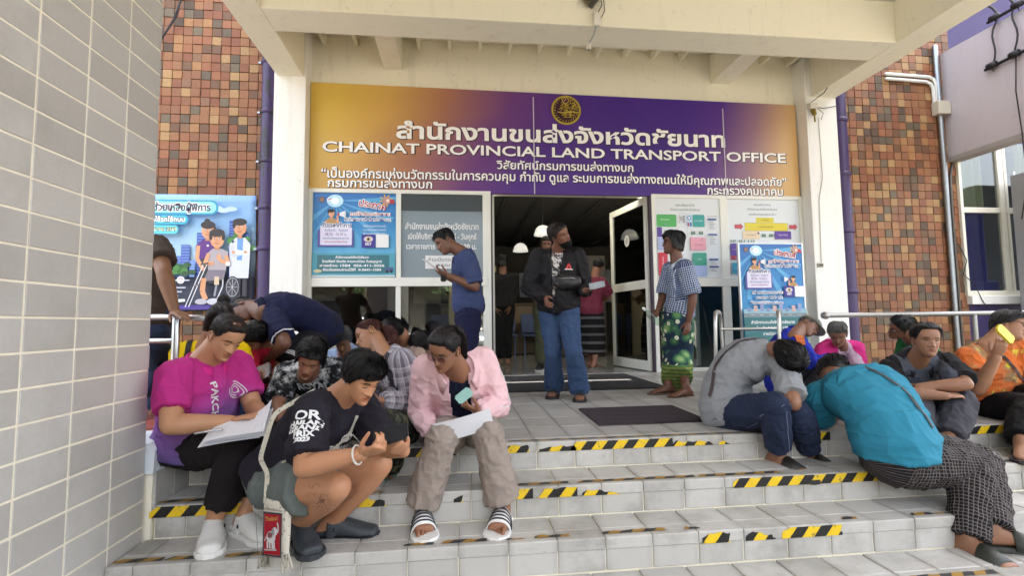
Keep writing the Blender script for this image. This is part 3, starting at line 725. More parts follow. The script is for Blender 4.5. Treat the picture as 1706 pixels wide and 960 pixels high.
# announcement posters (one behind glass, one on a board)
def person_art(P, x, y, s, flip=1, hair='#1c1714', shirt='#b08a55', longh=False):
    if longh: P.ell(x - .010 * s * flip, y + .10 * s, .085 * s, .15 * s, hair, 18)
    P.poly([(x - .15 * s, y - .26 * s), (x + .15 * s, y - .26 * s), (x + .16 * s, y - .12 * s), (x + .08 * s, y - .02 * s), (x - .08 * s, y - .02 * s), (x - .17 * s, y - .12 * s)], shirt)
    P.line([(x + .13 * s * flip, y - .08 * s), (x + .20 * s * flip, y - .16 * s), (x + .17 * s * flip, y + .05 * s)], .05 * s, '#dca27c'); P.line([(x - .14 * s * flip, y - .10 * s), (x - .20 * s * flip, y - .26 * s)], .05 * s, '#dca27c')
    P.rect(x - .035 * s, y - .05 * s, x + .035 * s, y + .04 * s, '#d1966f'); P.ell(x, y + .12 * s, .088 * s, .105 * s, '#e3ab84', 20); P.ell(x - .01 * s * flip, y + .195 * s, .10 * s, .055 * s, hair, 18)
    if not longh: P.ell(x - .085 * s * flip, y + .16 * s, .025 * s, .05 * s, hair, 12)
    for dx in (-.03, .035): P.ell(x + (dx + .01 * flip) * s, y + .125 * s, .010 * s, .014 * s, '#2a1c16', 10)
    P.ell(x + .02 * s * flip, y + .075 * s, .022 * s, .010 * s, '#a3483c', 10)
    hx, hy = x + .20 * s * flip, y + .09 * s; P.poly([(hx, hy - .025 * s), (hx, hy + .03 * s), (hx + .20 * s * flip, hy + .11 * s), (hx + .20 * s * flip, hy - .10 * s)], '#e2e6ea'); P.ell(hx, hy, .035 * s, .045 * s, '#b03a4a', 12); P.ell(hx + .20 * s * flip, hy, .025 * s, .105 * s, '#c3ccd3', 14)
def announce(P, w, h, tall):
    # w x h panel from (0,0); sun rays, headline, hours box, service badge, foot band
    cx, cy = .26 * w, h - .10 * w
    for k in range(9):
        a = -2.9 + k * .36; L = .75 * w; P.poly([(cx, cy), (max(0, min(w, cx + L * math.cos(a))), max(0, min(h, cy + L * math.sin(a)))), (max(0, min(w, cx + L * math.cos(a + .11))), max(0, min(h, cy + L * math.sin(a + .11))))], '#5aa6d6')
    P.ell(cx, cy, .10 * w, .08 * w, '#b9e4f6', 24); P.ell(cx, cy, .05 * w, .045 * w, '#eef8fc', 20)
    P.ell(.10 * w, h - .085 * w, .038 * w, .038 * w, '#6a5560', 16); P.ell(.10 * w, h - .085 * w, .028 * w, .028 * w, '#8d7468', 16)
    P.ell(.19 * w, h - .085 * w, .030 * w, .020 * w, '#e8ecf0', 14); P.line([(.175 * w, h - .09 * w), (.215 * w, h - .07 * w)], .012 * w, '#b07ba0')
    T = '#f3f3f3'; RD = '#b8324e'; ID = '#233a8a'
    P.text('ประกาศ', .72 * w, h - .15 * w, .115 * w, RD, bold=.002, rot=-.16, outline=(T, .008))
    for k in range(8): a = k * .785; P.poly([(.88 * w + .05 * w * math.cos(a), h - .085 * w + .05 * w * math.sin(a)), (.88 * w + .09 * w * math.cos(a + .25), h - .085 * w + .09 * w * math.sin(a + .25)), (.88 * w + .05 * w * math.cos(a + .5), h - .085 * w + .05 * w * math.sin(a + .5))], '#e3b83c')
    P.ell(.89 * w, h - .09 * w, .052 * w, .052 * w, '#b98f84', 18); P.ell(.905 * w, h - .09 * w, .02 * w, .022 * w, '#f0d9cc', 12); P.rect(.93 * w, h - .13 * w, .985 * w, h - .075 * w, '#b03040')
    P.text('การให้บริการประชาชน', .69 * w, h - .265 * w, .058 * w, RD, width=.50 * w, outline=(T, .006)); P.text('สำนักงานขนส่งจังหวัดชัยนาท', .66 * w, h - .335 * w, .056 * w, ID, width=.58 * w, outline=(T, .006))
    person_art(P, .22 * w, h - .31 * w, .42 * w)
    P.rect(.06 * w, h - .68 * w, .49 * w, h - .47 * w, '#5a4fa0'); P.rect(.09 * w, h - .66 * w, .47 * w, h - .42 * w, '#dcd9ee', .01 * w)
    P.text('วันเวลาทำการ', .29 * w, h - .415 * w, .075 * w, ID, width=.36 * w, bold=.001, outline=(T, .008))
    P.text('วันจันทร์ - วันศุกร์', .28 * w, h - .475 * w, .040 * w, ID); P.text('08.30 - 16.30 น.', .28 * w, h - .525 * w, .058 * w, '#84568a', width=.26 * w)
    P.text('(ยกเว้นวันหยุดราชการ)', .28 * w, h - .575 * w, .038 * w, ID, width=.31 * w); P.text('(พักกลางวันไม่พักเที่ยง)', .28 * w, h - .62 * w, .034 * w, '#a05068', width=.27 * w)
    y = h - .44 * w if not tall else h - .80 * w
    if tall:
        person_art(P, .82 * w, h - .57 * w, .36 * w, -1, longh=True)
        P.text('เพื่อความสะดวกรวดเร็ว', .40 * w, h - .735 * w, .050 * w, ID, width=.50 * w, outline=(T, .006)); P.text('สามารถจองคิวล่วงหน้า', .42 * w, h - .81 * w, .048 * w, ID, width=.44 * w, outline=(T, .006)); P.text('ผ่านระบบ DLT Smart Queue', .38 * w, h - .885 * w, .046 * w, ID, width=.54 * w, outline=(T, .006))
        bx, by = .66 * w, h - .80 * w; bs = .16 * w
    else:
        for k, tx in enumerate(('เพื่อความสะดวกรวดเร็ว', 'สามารถจองคิวล่วงหน้า', 'ผ่านแอปพลิเคชัน')): P.text(tx, .75 * w, h - (.42 + .048 * k) * w, .036 * w, T, width=.28 * w)
        bx, by = .59 * w, h - .69 * w; bs = .165 * w
    P.rect(bx, by, bx + bs, by + bs, '#3d2f8c'); P.ell(bx + bs / 2, by + bs * .64, bs * .34, bs * .22, '#d8d2e6', 18); P.ell(bx + bs / 2, by + bs * .64, bs * .20, bs * .21, '#d8bf94', 18); P.ell(bx + bs / 2, by + bs * .64, bs * .10, bs * .11, '#2c2440', 14); P.line([(bx + bs * .58, by + bs * .55), (bx + bs * .68, by + bs * .45)], bs * .06, '#d8bf94')
    P.text('DLT', bx + bs / 2, by + bs * .26, bs * .24, T, bold=.002)
    P.rect(bx + bs * 1.06, by, bx + bs * 2.0, by + bs, '#e9e9ea')
    if not tall:
        P.rect(0, 0, w, .30 * w, '#4f9fb4'); P.rect(.06 * w, .045 * w, .93 * w, .275 * w, '#35707c', .01 * w)
        for k, (tx, wd) in enumerate((('สำนักงานขนส่งจังหวัดชัยนาท', .40), ('โทรศัพท์ ติดต่อ งานทะเบียน ใบอนุญาต', .72), ('สายด่วน 1584  056-411-2026', .78), ('ติดต่อสอบถามได้ที่  0-5641-1584', .70))): P.text(tx, .48 * w, (.245 - .052 * k) * w, .042 * w, T, width=wd * w, bold=.001)
        P.rect(0, .0, w, .022 * w, '#cfd8da'); P.ell(.07 * w, .075 * w, .05 * w, .022 * w, '#c9c49a', 12); P.rect(.88 * w, .07 * w, .98 * w, .12 * w, '#4a5a86', .01 * w); P.ell(.905 * w, .068 * w, .018 * w, .018 * w, '#22242c', 10); P.ell(.955 * w, .068 * w, .018 * w, .018 * w, '#22242c', 10)
    else:
        yb = h - 1.12 * w; P.rect(0, yb + .02 * w, w, yb + .14 * w, '#8fb8c8')
        for k in range(9): P.rect((.06 + k * .10) * w, yb + .10 * w, (.12 + k * .10) * w, yb + (.16 + .03 * (k % 3)) * w, ('#7c90b8', '#c9a6a0', '#8f9fc4')[k % 3])
        P.rect(0, yb + .03 * w, w, yb + .075 * w, '#7d858c')
        for k in range(6): P.rect((.1 + k * .15) * w, yb + .05 * w, (.16 + k * .15) * w, yb + .056 * w, '#e0e4e6')
        P.rect(0, 0, w, yb + .02 * w, '#2f6f74')
        for k, tx in enumerate(('สำนักงานขนส่งจังหวัดชัยนาท', 'โทรศัพท์ 0-5641-1584', 'สายด่วน 1584')): P.text(tx, .45 * w, yb - (.06 + .085 * k) * w, .06 * w, T, bold=.001)
POST = poster_mat('announcement_print', [(0, '#93cbe2'), (.35, '#5aa9d4'), (.6, '#3d8cc6'), (1, '#3a73ba')])
pa = thing('announcement_poster', 'square blue announcement poster filling the upper left window pane', 'poster', (-1.3, 6.2, 1.8))
MB().box(-1.815, -.808, 6.2135, 6.2185, 1.268, 2.335).build('sheet', POST, pa)
P = Print((-1.815, 6.2130, 1.268), (1, 0, 0), (0, 0, 1)); announce(P, 1.007, 1.067, False); P.build('print', pa)
pb = thing('announcement_board', 'tall blue announcement board on a stand before the right window', 'sign board', (3.85, 5.68, 0))
BW, BH = .845, 1.62; o3 = np.array([3.452, 5.64, .0]); q = MB(); q.box(3.452, 3.452 + BW, 5.645, 5.665, 0.0, BH + .0); q.build('board', POST, pb)
q = MB()
for x in (3.44, 3.452 + BW - .008): q.box(x, x + .020, 5.638, 5.672, 0.0, BH + .012)
q.box(3.461, 3.452 + BW - .009, 5.638, 5.672, BH + .0005, BH + .012); q.build('board_frame', plain('#c9ccd0', .35, .6), pb)
P = Print((3.460, 5.6445, 0), (1, 0, 0), (0, 0, 1)); announce(P, BW - .016, BH, True); P.build('print', pb)
for x in (3.55, 4.2): MB().tube([(x, 5.67, .9), (x, 5.95, 0.0)], .012, 8).build('strut', GALV, pb)

# frosted pane lettering
fl = Print((-.738, 6.2195, 1.262), (1, 0, 0), (0, 0, 1)); W_ = 1.038; TI = '#e6e8ea'
for tx, px_, z, sz, wd in (('สำนักงานขนส่งจังหวัดชัยนาท', .50, .655, .105, .90), ('เปิดให้บริการ วันจันทร์ - วันศุกร์', .50, .525, .098, .84), ('เวลาราชการ 08.30 - 16.30 น.', .49, .395, .092, .86)):
    fl.text(tx, px_ * W_, z, sz, TI, width=wd * W_, bold=.002, outline=('#8d99a2', .005))
fl.rect(.0, .86, W_, 1.078, '#3a4247')
fl.build('window_lettering', wl)
nt = thing('paper_notice', 'white printed notice stuck low on the frosted window behind the reader', 'notice', (-.3, 6.2, 1.45)); P = Print((-.435, 6.216, 1.375), (1, 0, 0), (0, 0, 1)); P.rect(0, 0, .58, .17, '#dfe0e2'); P.text('ห้ามเปิดกระจกประตู', .29, .115, .060, '#24262c', width=.50); P.text('กรุณาปิด', .30, .045, .055, '#24262c', width=.3); P.build('print', nt)

# floor plan panels on the right windows
def bars(P, x, y, w, n, col, dy=.022):
    for k in range(n): P.rect(x, y - k * dy, x + w * (.55 + .45 * ((k * 37) % 10) / 10), y - k * dy + .007, col)
def seats(P, x, y):
    for k in range(3): P.rect(x + k * .020, y, x + k * .020 + .014, y + .03, '#35684a'); P.ell(x + k * .020 + .007, y + .036, .006, .006, '#35684a', 8)
    P.rect(x - .003, y - .006, x + .06, y + .001, '#5d8a68')
fp = thing('floor_plan_panel', 'white floor plan panel with green, red and blue blocks behind the sarong woman', 'notice', (3.1, 6.2, 1.8))
P = Print((2.625, 6.2185, 1.246), (1, 0, 0), (0, 0, 1)); P.rect(0, 0, .92, 1.094, '#dde2e6'); TX = '#3d3f45'
P.text('แผนผังอาคาร', .43, 1.00, .050, TX); P.text('สำนักงานขนส่งจังหวัดชัยนาท', .43, .935, .046, TX, width=.42)
P.rect(.02, .70, .30, .87, '#4fae5c', .02); P.text('ห้องประชุม', .14, .80, .03, '#e4efe4'); P.ell(.145, .735, .014, .014, '#3c5a8c', 12); P.ell(.145, .735, .008, .008, '#d8e0e8', 10)
P.rect(.44, .70, .525, .87, '#b9d2ea', .004); P.ell(.482, .825, .026, .028, '#2c62a8', 16); P.ell(.482, .825, .017, .019, '#dfe8f0', 14); P.rect(.455, .71, .478, .76, '#c43c5a'); P.rect(.487, .71, .512, .76, '#3a6ab0')
P.rect(.53, .70, .70, .87, '#36a09c', .015); P.text('งานทะเบียน', .615, .785, .026, '#e4efee'); P.rect(.02, .56, .09, .695, '#5b3f9a', .01)
seats(P, .12, .61); seats(P, .21, .61); seats(P, .50, .60); seats(P, .61, .60)
P.rect(.02, .38, .17, .555, '#a9b4dc', .01); P.rect(.18, .42, .30, .555, '#d77a90', .01); P.rect(.48, .38, .70, .555, '#e29fb0', .01); P.ell(.645, .52, .014, .014, '#5a3f8c', 12); P.ell(.645, .52, .008, .008, '#f0dfe4', 10); P.text('งานใบอนุญาต', .59, .455, .024, '#8c3048')
P.rect(.02, -.0 + .03, .15, .345, '#c3273f', .012); P.text('จุดประชาสัมพันธ์', .085, .19, .03, '#f0dfe0', rot=1.57); P.rect(.50, .17, .70, .345, '#3a9a84', .012); P.text('ห้องน้ำ', .60, .255, .024, '#dfeee8'); P.rect(.46, .02, .70, .17, '#a3b6e2', .006)
P.line([(.32, .88), (.44, .88), (.44, .56)], .003, '#a9adb2'); P.line([(.32, .70), (.32, .40)], .003, '#a9adb2'); P.line([(.34, .86), (.345, .80), (.335, .75)], .006, '#5c6066'); P.line([(.36, .84), (.365, .78)], .006, '#5c6066')
for k in range(5): P.rect(.40 - .02, .76 + k * .02, .40 + .012, .772 + k * .02, '#7a8086')
P.text('รายละเอียดอาคาร', .80, .845, .022, TX)
for k, y in enumerate((.79, .58, .24, .14)): P.rect(.73, y, .86, y + .024, '#3f5790', .008); bars(P, .75, y - .03, .10, 5 if k < 2 else 2, '#8f959c')
P.rect(.0, 0, .92, .004, '#b0b4b8'); P.build('print', fp)
fq = thing('service_plan_panel', 'white service point plan with yellow counters and red arrows behind the blue board', 'notice', (4.2, 6.2, 1.8))
P = Print((3.655, 6.2185, 1.246), (1, 0, 0), (0, 0, 1)); P.rect(0, 0, 1.055, 1.094, '#dde2e6')
P.text('แผนผังอาคาร', .52, 1.02, .046, TX); P.text('สำนักงานขนส่งจังหวัดชัยนาท', .52, .955, .044, TX, width=.44); P.text('แผนผังแสดงจุดบริการ ชั้น 1', .52, .885, .042, TX, width=.40)
P.rect(.42, .77, .68, .84, '#d8c936'); P.rect(.25, .655, .88, .765, '#dccb3a'); P.line([(.25, .655), (.25, .765), (.88, .765), (.88, .655), (.25, .655)], .003, '#8d7d20'); P.text('ช่องบริการประชาชน', .56, .71, .028, '#6a5a18'); P.text('เคาน์เตอร์', .55, .805, .026, '#6a5a18')
for x in (.10, .90): P.poly([(x, .685), (x + .08, .685), (x + .08, .665), (x + .125, .712), (x + .08, .76), (x + .08, .74), (x, .74)], '#a93a44'); P.poly([(x + .006, .69), (x + .083, .69), (x + .083, .68), (x + .115, .712), (x + .083, .745), (x + .083, .735), (x + .006, .735)], '#c4505a')
P.rect(.21, .54, .46, .65, '#e2cfae'); P.text('ประชาสัมพันธ์', .33, .595, .026, TX); P.ell(.44, .62, .016, .016, '#5a3f6c', 12); seats(P, .49, .575); seats(P, .60, .575); P.rect(.68, .54, .92, .65, '#5a3a98'); P.text('ห้อง VOTE', .80, .595, .030, '#e6e0f2')
for x in (.03, .06, .09, .15, .18, .22, .28, .32, .36): P.rect(x, .49, x + .012, .525, '#47765a')
P.rect(.02, .31, .22, .475, '#5b3a9a'); P.text('งานทะเบียนรถ', .12, .39, .026, '#e6e0f2'); P.rect(.22, .31, .46, .475, '#5cae5a'); P.text('ชำระภาษี', .34, .39, .028, '#2c5a2c'); P.rect(.02, .255, .24, .305, '#b03350'); P.text('จุดรับคำขอ', .13, .28, .022, '#f2dfe4')
P.line([(.49, .46), (.48, .40), (.495, .35)], .006, '#5c6066'); P.ell(.60, .375, .022, .025, '#6c4a78', 12); P.rect(.585, .42, .63, .45, '#8a8078')
P.rect(.685, .31, .775, .475, '#b9d2ea'); P.ell(.73, .435, .026, .026, '#2c62a8', 14); P.ell(.73, .435, .017, .017, '#dfe8f0', 12); P.rect(.70, .325, .722, .37, '#7a5aa8'); P.rect(.735, .325, .76, .37, '#3a6ab0'); P.rect(.785, .30, 1.02, .475, '#d978b4'); P.text('ใบขับขี่', .90, .42, .028, '#6a2a58'); P.ell(.86, .335, .016, .016, '#5a3f8c', 12); P.ell(.97, .335, .016, .016, '#5a3f8c', 12)
P.rect(.03, .06, .25, .21, '#3aa6c4', .01); P.text('งานขนส่ง', .10, .13, .026, '#dff0f4'); P.ell(.20, .16, .02, .022, '#2c3a6c', 12)
for x in (.70, .81, .92): seats(P, x, .245)
P.build('print', fq)

# disability aid banner on the left mosaic wall
va = thing('aid_poster', 'vinyl poster of a wheelchair user, helper and doctor on the left mosaic wall', 'poster', (-3.1, 6.3, 1.6))
X0, X1, Z0, Z1 = -3.95, -2.535, .88, 2.31
SKYP = poster_mat('aid_poster_print', [(0, '#3c3f52'), (.28, '#41465c'), (.36, '#7f98aa'), (.48, '#b3d2e8'), (.75, '#8dbbe6'), (1, '#88aee6')])
V = []; F = []; n = 16
for i in range(n + 1):
    for j in range(n + 1):
        u, v = i / n, j / n; V.append((X0 + (X1 - X0) * u, 6.315 - .012 * math.sin(u * 9 + v * 4) * math.sin(v * 3.1) - .012 * max(0, u - .9) * 10 * v, Z0 + (Z1 - Z0) * v + .012 * math.sin(u * 3.1) * (v - .5) - .02 * (1 - u) * (1 - v)))
for i in range(n):
    for j in range(n): a = i * (n + 1) + j; F.append((a, a + n + 1, a + n + 2, a + 1))
q = MB(); q.add(V, F, 0, True); sh = q.build('vinyl', SKYP, va); md = sh.modifiers.new('t', 'SOLIDIFY'); md.thickness = .002; md.offset = -1
P = Print((X0, 6.290, Z0), (1, 0, 0), (0, 0, 1)); w, h = X1 - X0, Z1 - Z0
for x0, x1, y1, c in ((.50, .56, .66, '#5a78c0'), (.56, .66, .80, '#4a64b4'), (.60, .64, .55, '#6a8acc'), (.74, .86, .95, '#3f5cb0'), (.86, .94, 1.05, '#4d74c6'), (1.12, 1.24, 1.10, '#3a55ac'), (1.22, 1.36, .95, '#4766b6'), (.68, .74, .60, '#6f92d0'), (.44, .50, .56, '#6f92d0')):
    P.rect(x0, .40, x1, y1, c)
    for k in range(int((y1 - .45) / .035)): P.rect(x0 + .008, .46 + k * .035, x1 - .008, .466 + k * .035, '#8fb0e0')
for k in range(26): a = er.uniform(0, 6.28); P.ell(.52 + er.gauss(0, .10), .50 + er.gauss(0, .035), .045, .032, ('#2c5c2e', '#3f7a36', '#234a2a')[k % 3], 10)
for k in range(12): P.ell(1.20 + er.gauss(0, .12), .88 + er.gauss(0, .06), .04, .035, ('#4f8f4a', '#3f7a36')[k % 2], 10)
for cx, cy in ((.98, 1.25), (1.06, 1.22), (1.15, 1.24)): P.ell(cx, cy, .07, .03, '#b6d0ee', 14)
P.rect(-.0, 1.165, 1.00, 1.345, '#2b93b8', .08); P.rect(.0, 1.185, .975, 1.325, '#8fdbe6', .065); P.text('อุปกรณ์ช่วยเหลือผู้พิการ', .42, 1.25, .120, '#3a2240', width=.98, bold=.003, outline=('#eef4f6', .012))
P.rect(.0, 1.04, .66, 1.16, '#2b93b8', .05); P.rect(.0, 1.055, .64, 1.145, '#4fc0d6', .04); P.text('จากการใช้รถใช้ถนน', .34, 1.10, .080, '#f4f4f4', width=.56, bold=.002, outline=('#24506a', .008))
P.rect(.0, .925, .55, 1.03, '#56c4da', .045); P.text('30 กันยายน 2569', .33, .98, .062, '#f2efc0', width=.40, outline=('#3a5a5a', .006))
P.rect(.16, .46, .405, .80, '#5b3a52', .03); P.rect(.17, .47, .395, .735, '#d5dcea', .02); P.text('ยื่นคำขอ', .28, .765, .05, '#f0e4ea')
for k in range(5): P.rect(.20, .50 + k * .045, .20 + .15 * (.6 + .4 * ((k * 7) % 5) / 5), .508 + k * .045, '#7d88a8')
for x in (.475, .60): P.ell(x, .36, .045, .045, '#dfe6ea', 18); P.ell(x, .36, .034, .034, '#4a9a7a' if x < .5 else '#c9b9c9', 16)
P.rect(.40, .35, .70, .362, '#cfd8e0'); 
for k in range(3): P.rect(.40, .26 - k * .05, .66 - .04 * k, .275 - k * .05, '#b9c2cc')
P.poly([(.36, .06), (.66, .10), (.66, .13), (.36, .12)], '#d8e4dc'); P.rect(0, 0, w, .055, '#4a3590'); 
SKN = '#d59a72'; SK2 = '#c4835c'; HR = '#2a2022'
# helper in violet
P.poly([(.80, .32), (.98, .32), (.96, .62), (.82, .62)], '#35303c'); P.poly([(.76, .62), (1.0, .62), (1.03, .80), (.96, .86), (.84, .86), (.76, .78)], '#56257c'); P.line([(.79, .78), (.78, .62), (.86, .48)], .045, SKN); P.rect(.87, .84, .93, .90, SK2); P.ell(.90, .96, .078, .095, SKN, 20); P.ell(.895, 1.035, .085, .05, HR, 18); P.ell(.885, 1.085, .035, .03, HR, 12); P.ell(.975, .965, .018, .06, HR, 10); P.ell(.90, .78, .014, .014, '#d8d4dc', 10)
# doctor
P.rect(1.24, .10, 1.29, .40, '#2f2c38'); P.rect(1.31, .10, 1.36, .40, '#2f2c38'); P.poly([(1.16, .38), (1.38, .38), (1.395, .80), (1.33, .88), (1.22, .88), (1.15, .80)], '#d3d8e6'); P.poly([(1.24, .60), (1.30, .60), (1.31, .88), (1.24, .88)], '#6a9ad6'); P.line([(1.17, .78), (1.19, .66), (1.34, .70)], .05, '#c3cad8'); P.line([(1.37, .78), (1.36, .68), (1.22, .71)], .05, '#dfe3ec'); P.ell(1.34, .70, .022, .018, SKN, 10); P.ell(1.20, .70, .022, .018, SKN, 10); P.rect(1.245, .87, 1.295, .93, SK2); P.ell(1.27, 1.00, .074, .092, SKN, 20); P.ell(1.265, 1.075, .085, .045, HR, 18); P.ell(1.20, 1.04, .02, .045, HR, 10); P.ell(1.19, .83, .016, .018, '#3a4a6a', 10)
# wheelchair user
for r, c in ((.135, '#2c2c34'), (.118, '#9aa0ac'), (.108, '#3b3b46')): P.ell(1.20, .27, r * .62, r, c, 24)
for k in range(8): a = k * .785; P.line([(1.20, .27), (1.20 + .062 * math.cos(a), .27 + .10 * math.sin(a))], .004, '#c3c7d0')
P.line([(1.09, .50), (1.09, .28), (1.02, .10)], .014, '#c9ccd4'); P.poly([(.92, .46), (1.12, .46), (1.14, .70), (1.07, .74), (.96, .74), (.90, .68)], '#a79fa6'); P.poly([(.86, .34), (1.10, .36), (1.12, .48), (.92, .48)], '#77707e'); P.line([(.87, .38), (.86, .22), (.90, .12)], .06, SKN); P.line([(1.02, .40), (1.02, .30)], .055, '#d0b89c'); P.line([(1.02, .30), (1.0, .16)], .022, '#8f949e')
P.ell(.85, .095, .07, .035, '#b0aebd', 16); P.ell(.99, .095, .075, .04, '#c4c4d0', 16); P.line([(.92, .68), (.88, .56), (.98, .56)], .045, SKN); P.line([(1.12, .66), (1.15, .55), (1.05, .60)], .045, SKN); P.ell(1.04, .635, .028, .04, SKN, 12); P.ell(1.145, .555, .03, .03, '#e0dfe4', 12)
P.rect(.985, .73, 1.045, .78, SK2); P.ell(1.015, .85, .080, .098, SKN, 22); P.ell(1.01, .935, .090, .048, HR, 18); P.ell(.94, .89, .02, .05, HR, 10); P.ell(1.085, .89, .02, .05, HR, 10)
for cx, cy in ((.90, .96), (1.27, 1.0), (1.015, .85)):
    for dx in (-.028, .03): P.ell(cx + dx, cy + .005, .011, .013, '#f2f0ee', 10); P.ell(cx + dx, cy + .004, .007, .010, '#2a1a14', 10); P.line([(cx + dx - .015, cy + .030), (cx + dx + .015, cy + .032)], .007, HR)
    P.line([(cx - .022, cy - .045), (cx, cy - .052), (cx + .024, cy - .044)], .007, '#8c3a34'); P.ell(cx + .002, cy - .018, .010, .008, SK2, 8)
for x in (.74, .78): P.line([(x - .06, .03), (x + .06, .36), (x + .13, .54)], .010, '#d8dbe2')
P.line([(.84, .545), (.93, .56)], .020, '#5a4a48'); P.line([(.77, .28), (.83, .30)], .016, '#77706e')
P.build('print', va)

# ================================================================== people: builders
def vnoise(P):
    P = np.asarray(P, float); i = np.floor(P).astype(np.int64); f = P - i; f = f * f * (3 - 2 * f)
    def hs(a, b, c):
        n = (a * 374761393 + b * 668265263 + c * 1440662683) & 0x7fffffff
        n = ((n ^ (n >> 13)) * 1274126177) & 0x7fffffff
        return ((n ^ (n >> 16)) & 0xffff) / 65535.
    x, y, z = i.T; u, v, w = f.T; r = 0
    for dx in (0, 1):
        for dy in (0, 1):
            for dz in (0, 1):
                r = r + hs(x + dx, y + dy, z + dz) * (u if dx else 1 - u) * (v if dy else 1 - v) * (w if dz else 1 - w)
    return r
def ridge(P): return 1 - np.abs(2 * vnoise(P) - 1)

def remesh(V, F, voxel, smooth=6):
    me = bpy.data.meshes.new('r'); me.from_pydata([tuple(p) for p in V], [], F)
    o = bpy.data.objects.new('r', me); TXS.collection.objects.link(o)
    md = o.modifiers.new('r', 'REMESH'); md.mode = 'VOXEL'; md.voxel_size = voxel; md.adaptivity = 0
    ms = o.modifiers.new('s', 'SMOOTH'); ms.iterations = smooth; ms.factor = .5
    vl = TXS.view_layers[0]; vl.update(); e = o.evaluated_get(vl.depsgraph); m2 = e.to_mesh()
    n = len(m2.vertices); co = np.empty(n * 3); m2.vertices.foreach_get('co', co); co = co.reshape(-1, 3)
    no = np.empty(n * 3); m2.vertices.foreach_get('normal', no); no = no.reshape(-1, 3)
    Fq = np.empty(len(m2.loops), dtype=np.int64); m2.loops.foreach_get('vertex_index', Fq)
    ls = np.empty(len(m2.polygons), dtype=np.int64); m2.polygons.foreach_get('loop_start', ls)
    lt = np.empty(len(m2.polygons), dtype=np.int64); m2.polygons.foreach_get('loop_total', lt)
    FF = [tuple(Fq[a:a + b]) for a, b in zip(ls, lt)]
    e.to_mesh_clear(); bpy.data.objects.remove(o); bpy.data.meshes.remove(me)
    return co, no, FF

class Parts:
    def __init__(s): s.V = []; s.F = []; s.n = 0
    def add(s, V, F):
        s.V.append(np.asarray(V)); s.F += [tuple(int(i) + s.n for i in q) for q in F]; s.n += len(V)
    def tube(s, *a, **k): s.add(*tube(*a, **k))
    def arr(s): return np.concatenate(s.V), s.F

def sell(a, w, f, b, e=2.3):
    c, q = np.cos(a), np.sin(a); p = 2 / e
    x = np.sign(c) * np.abs(c) ** p * w; y = np.sign(q) * np.abs(q) ** p * np.where(q > 0, f, b); return x, y

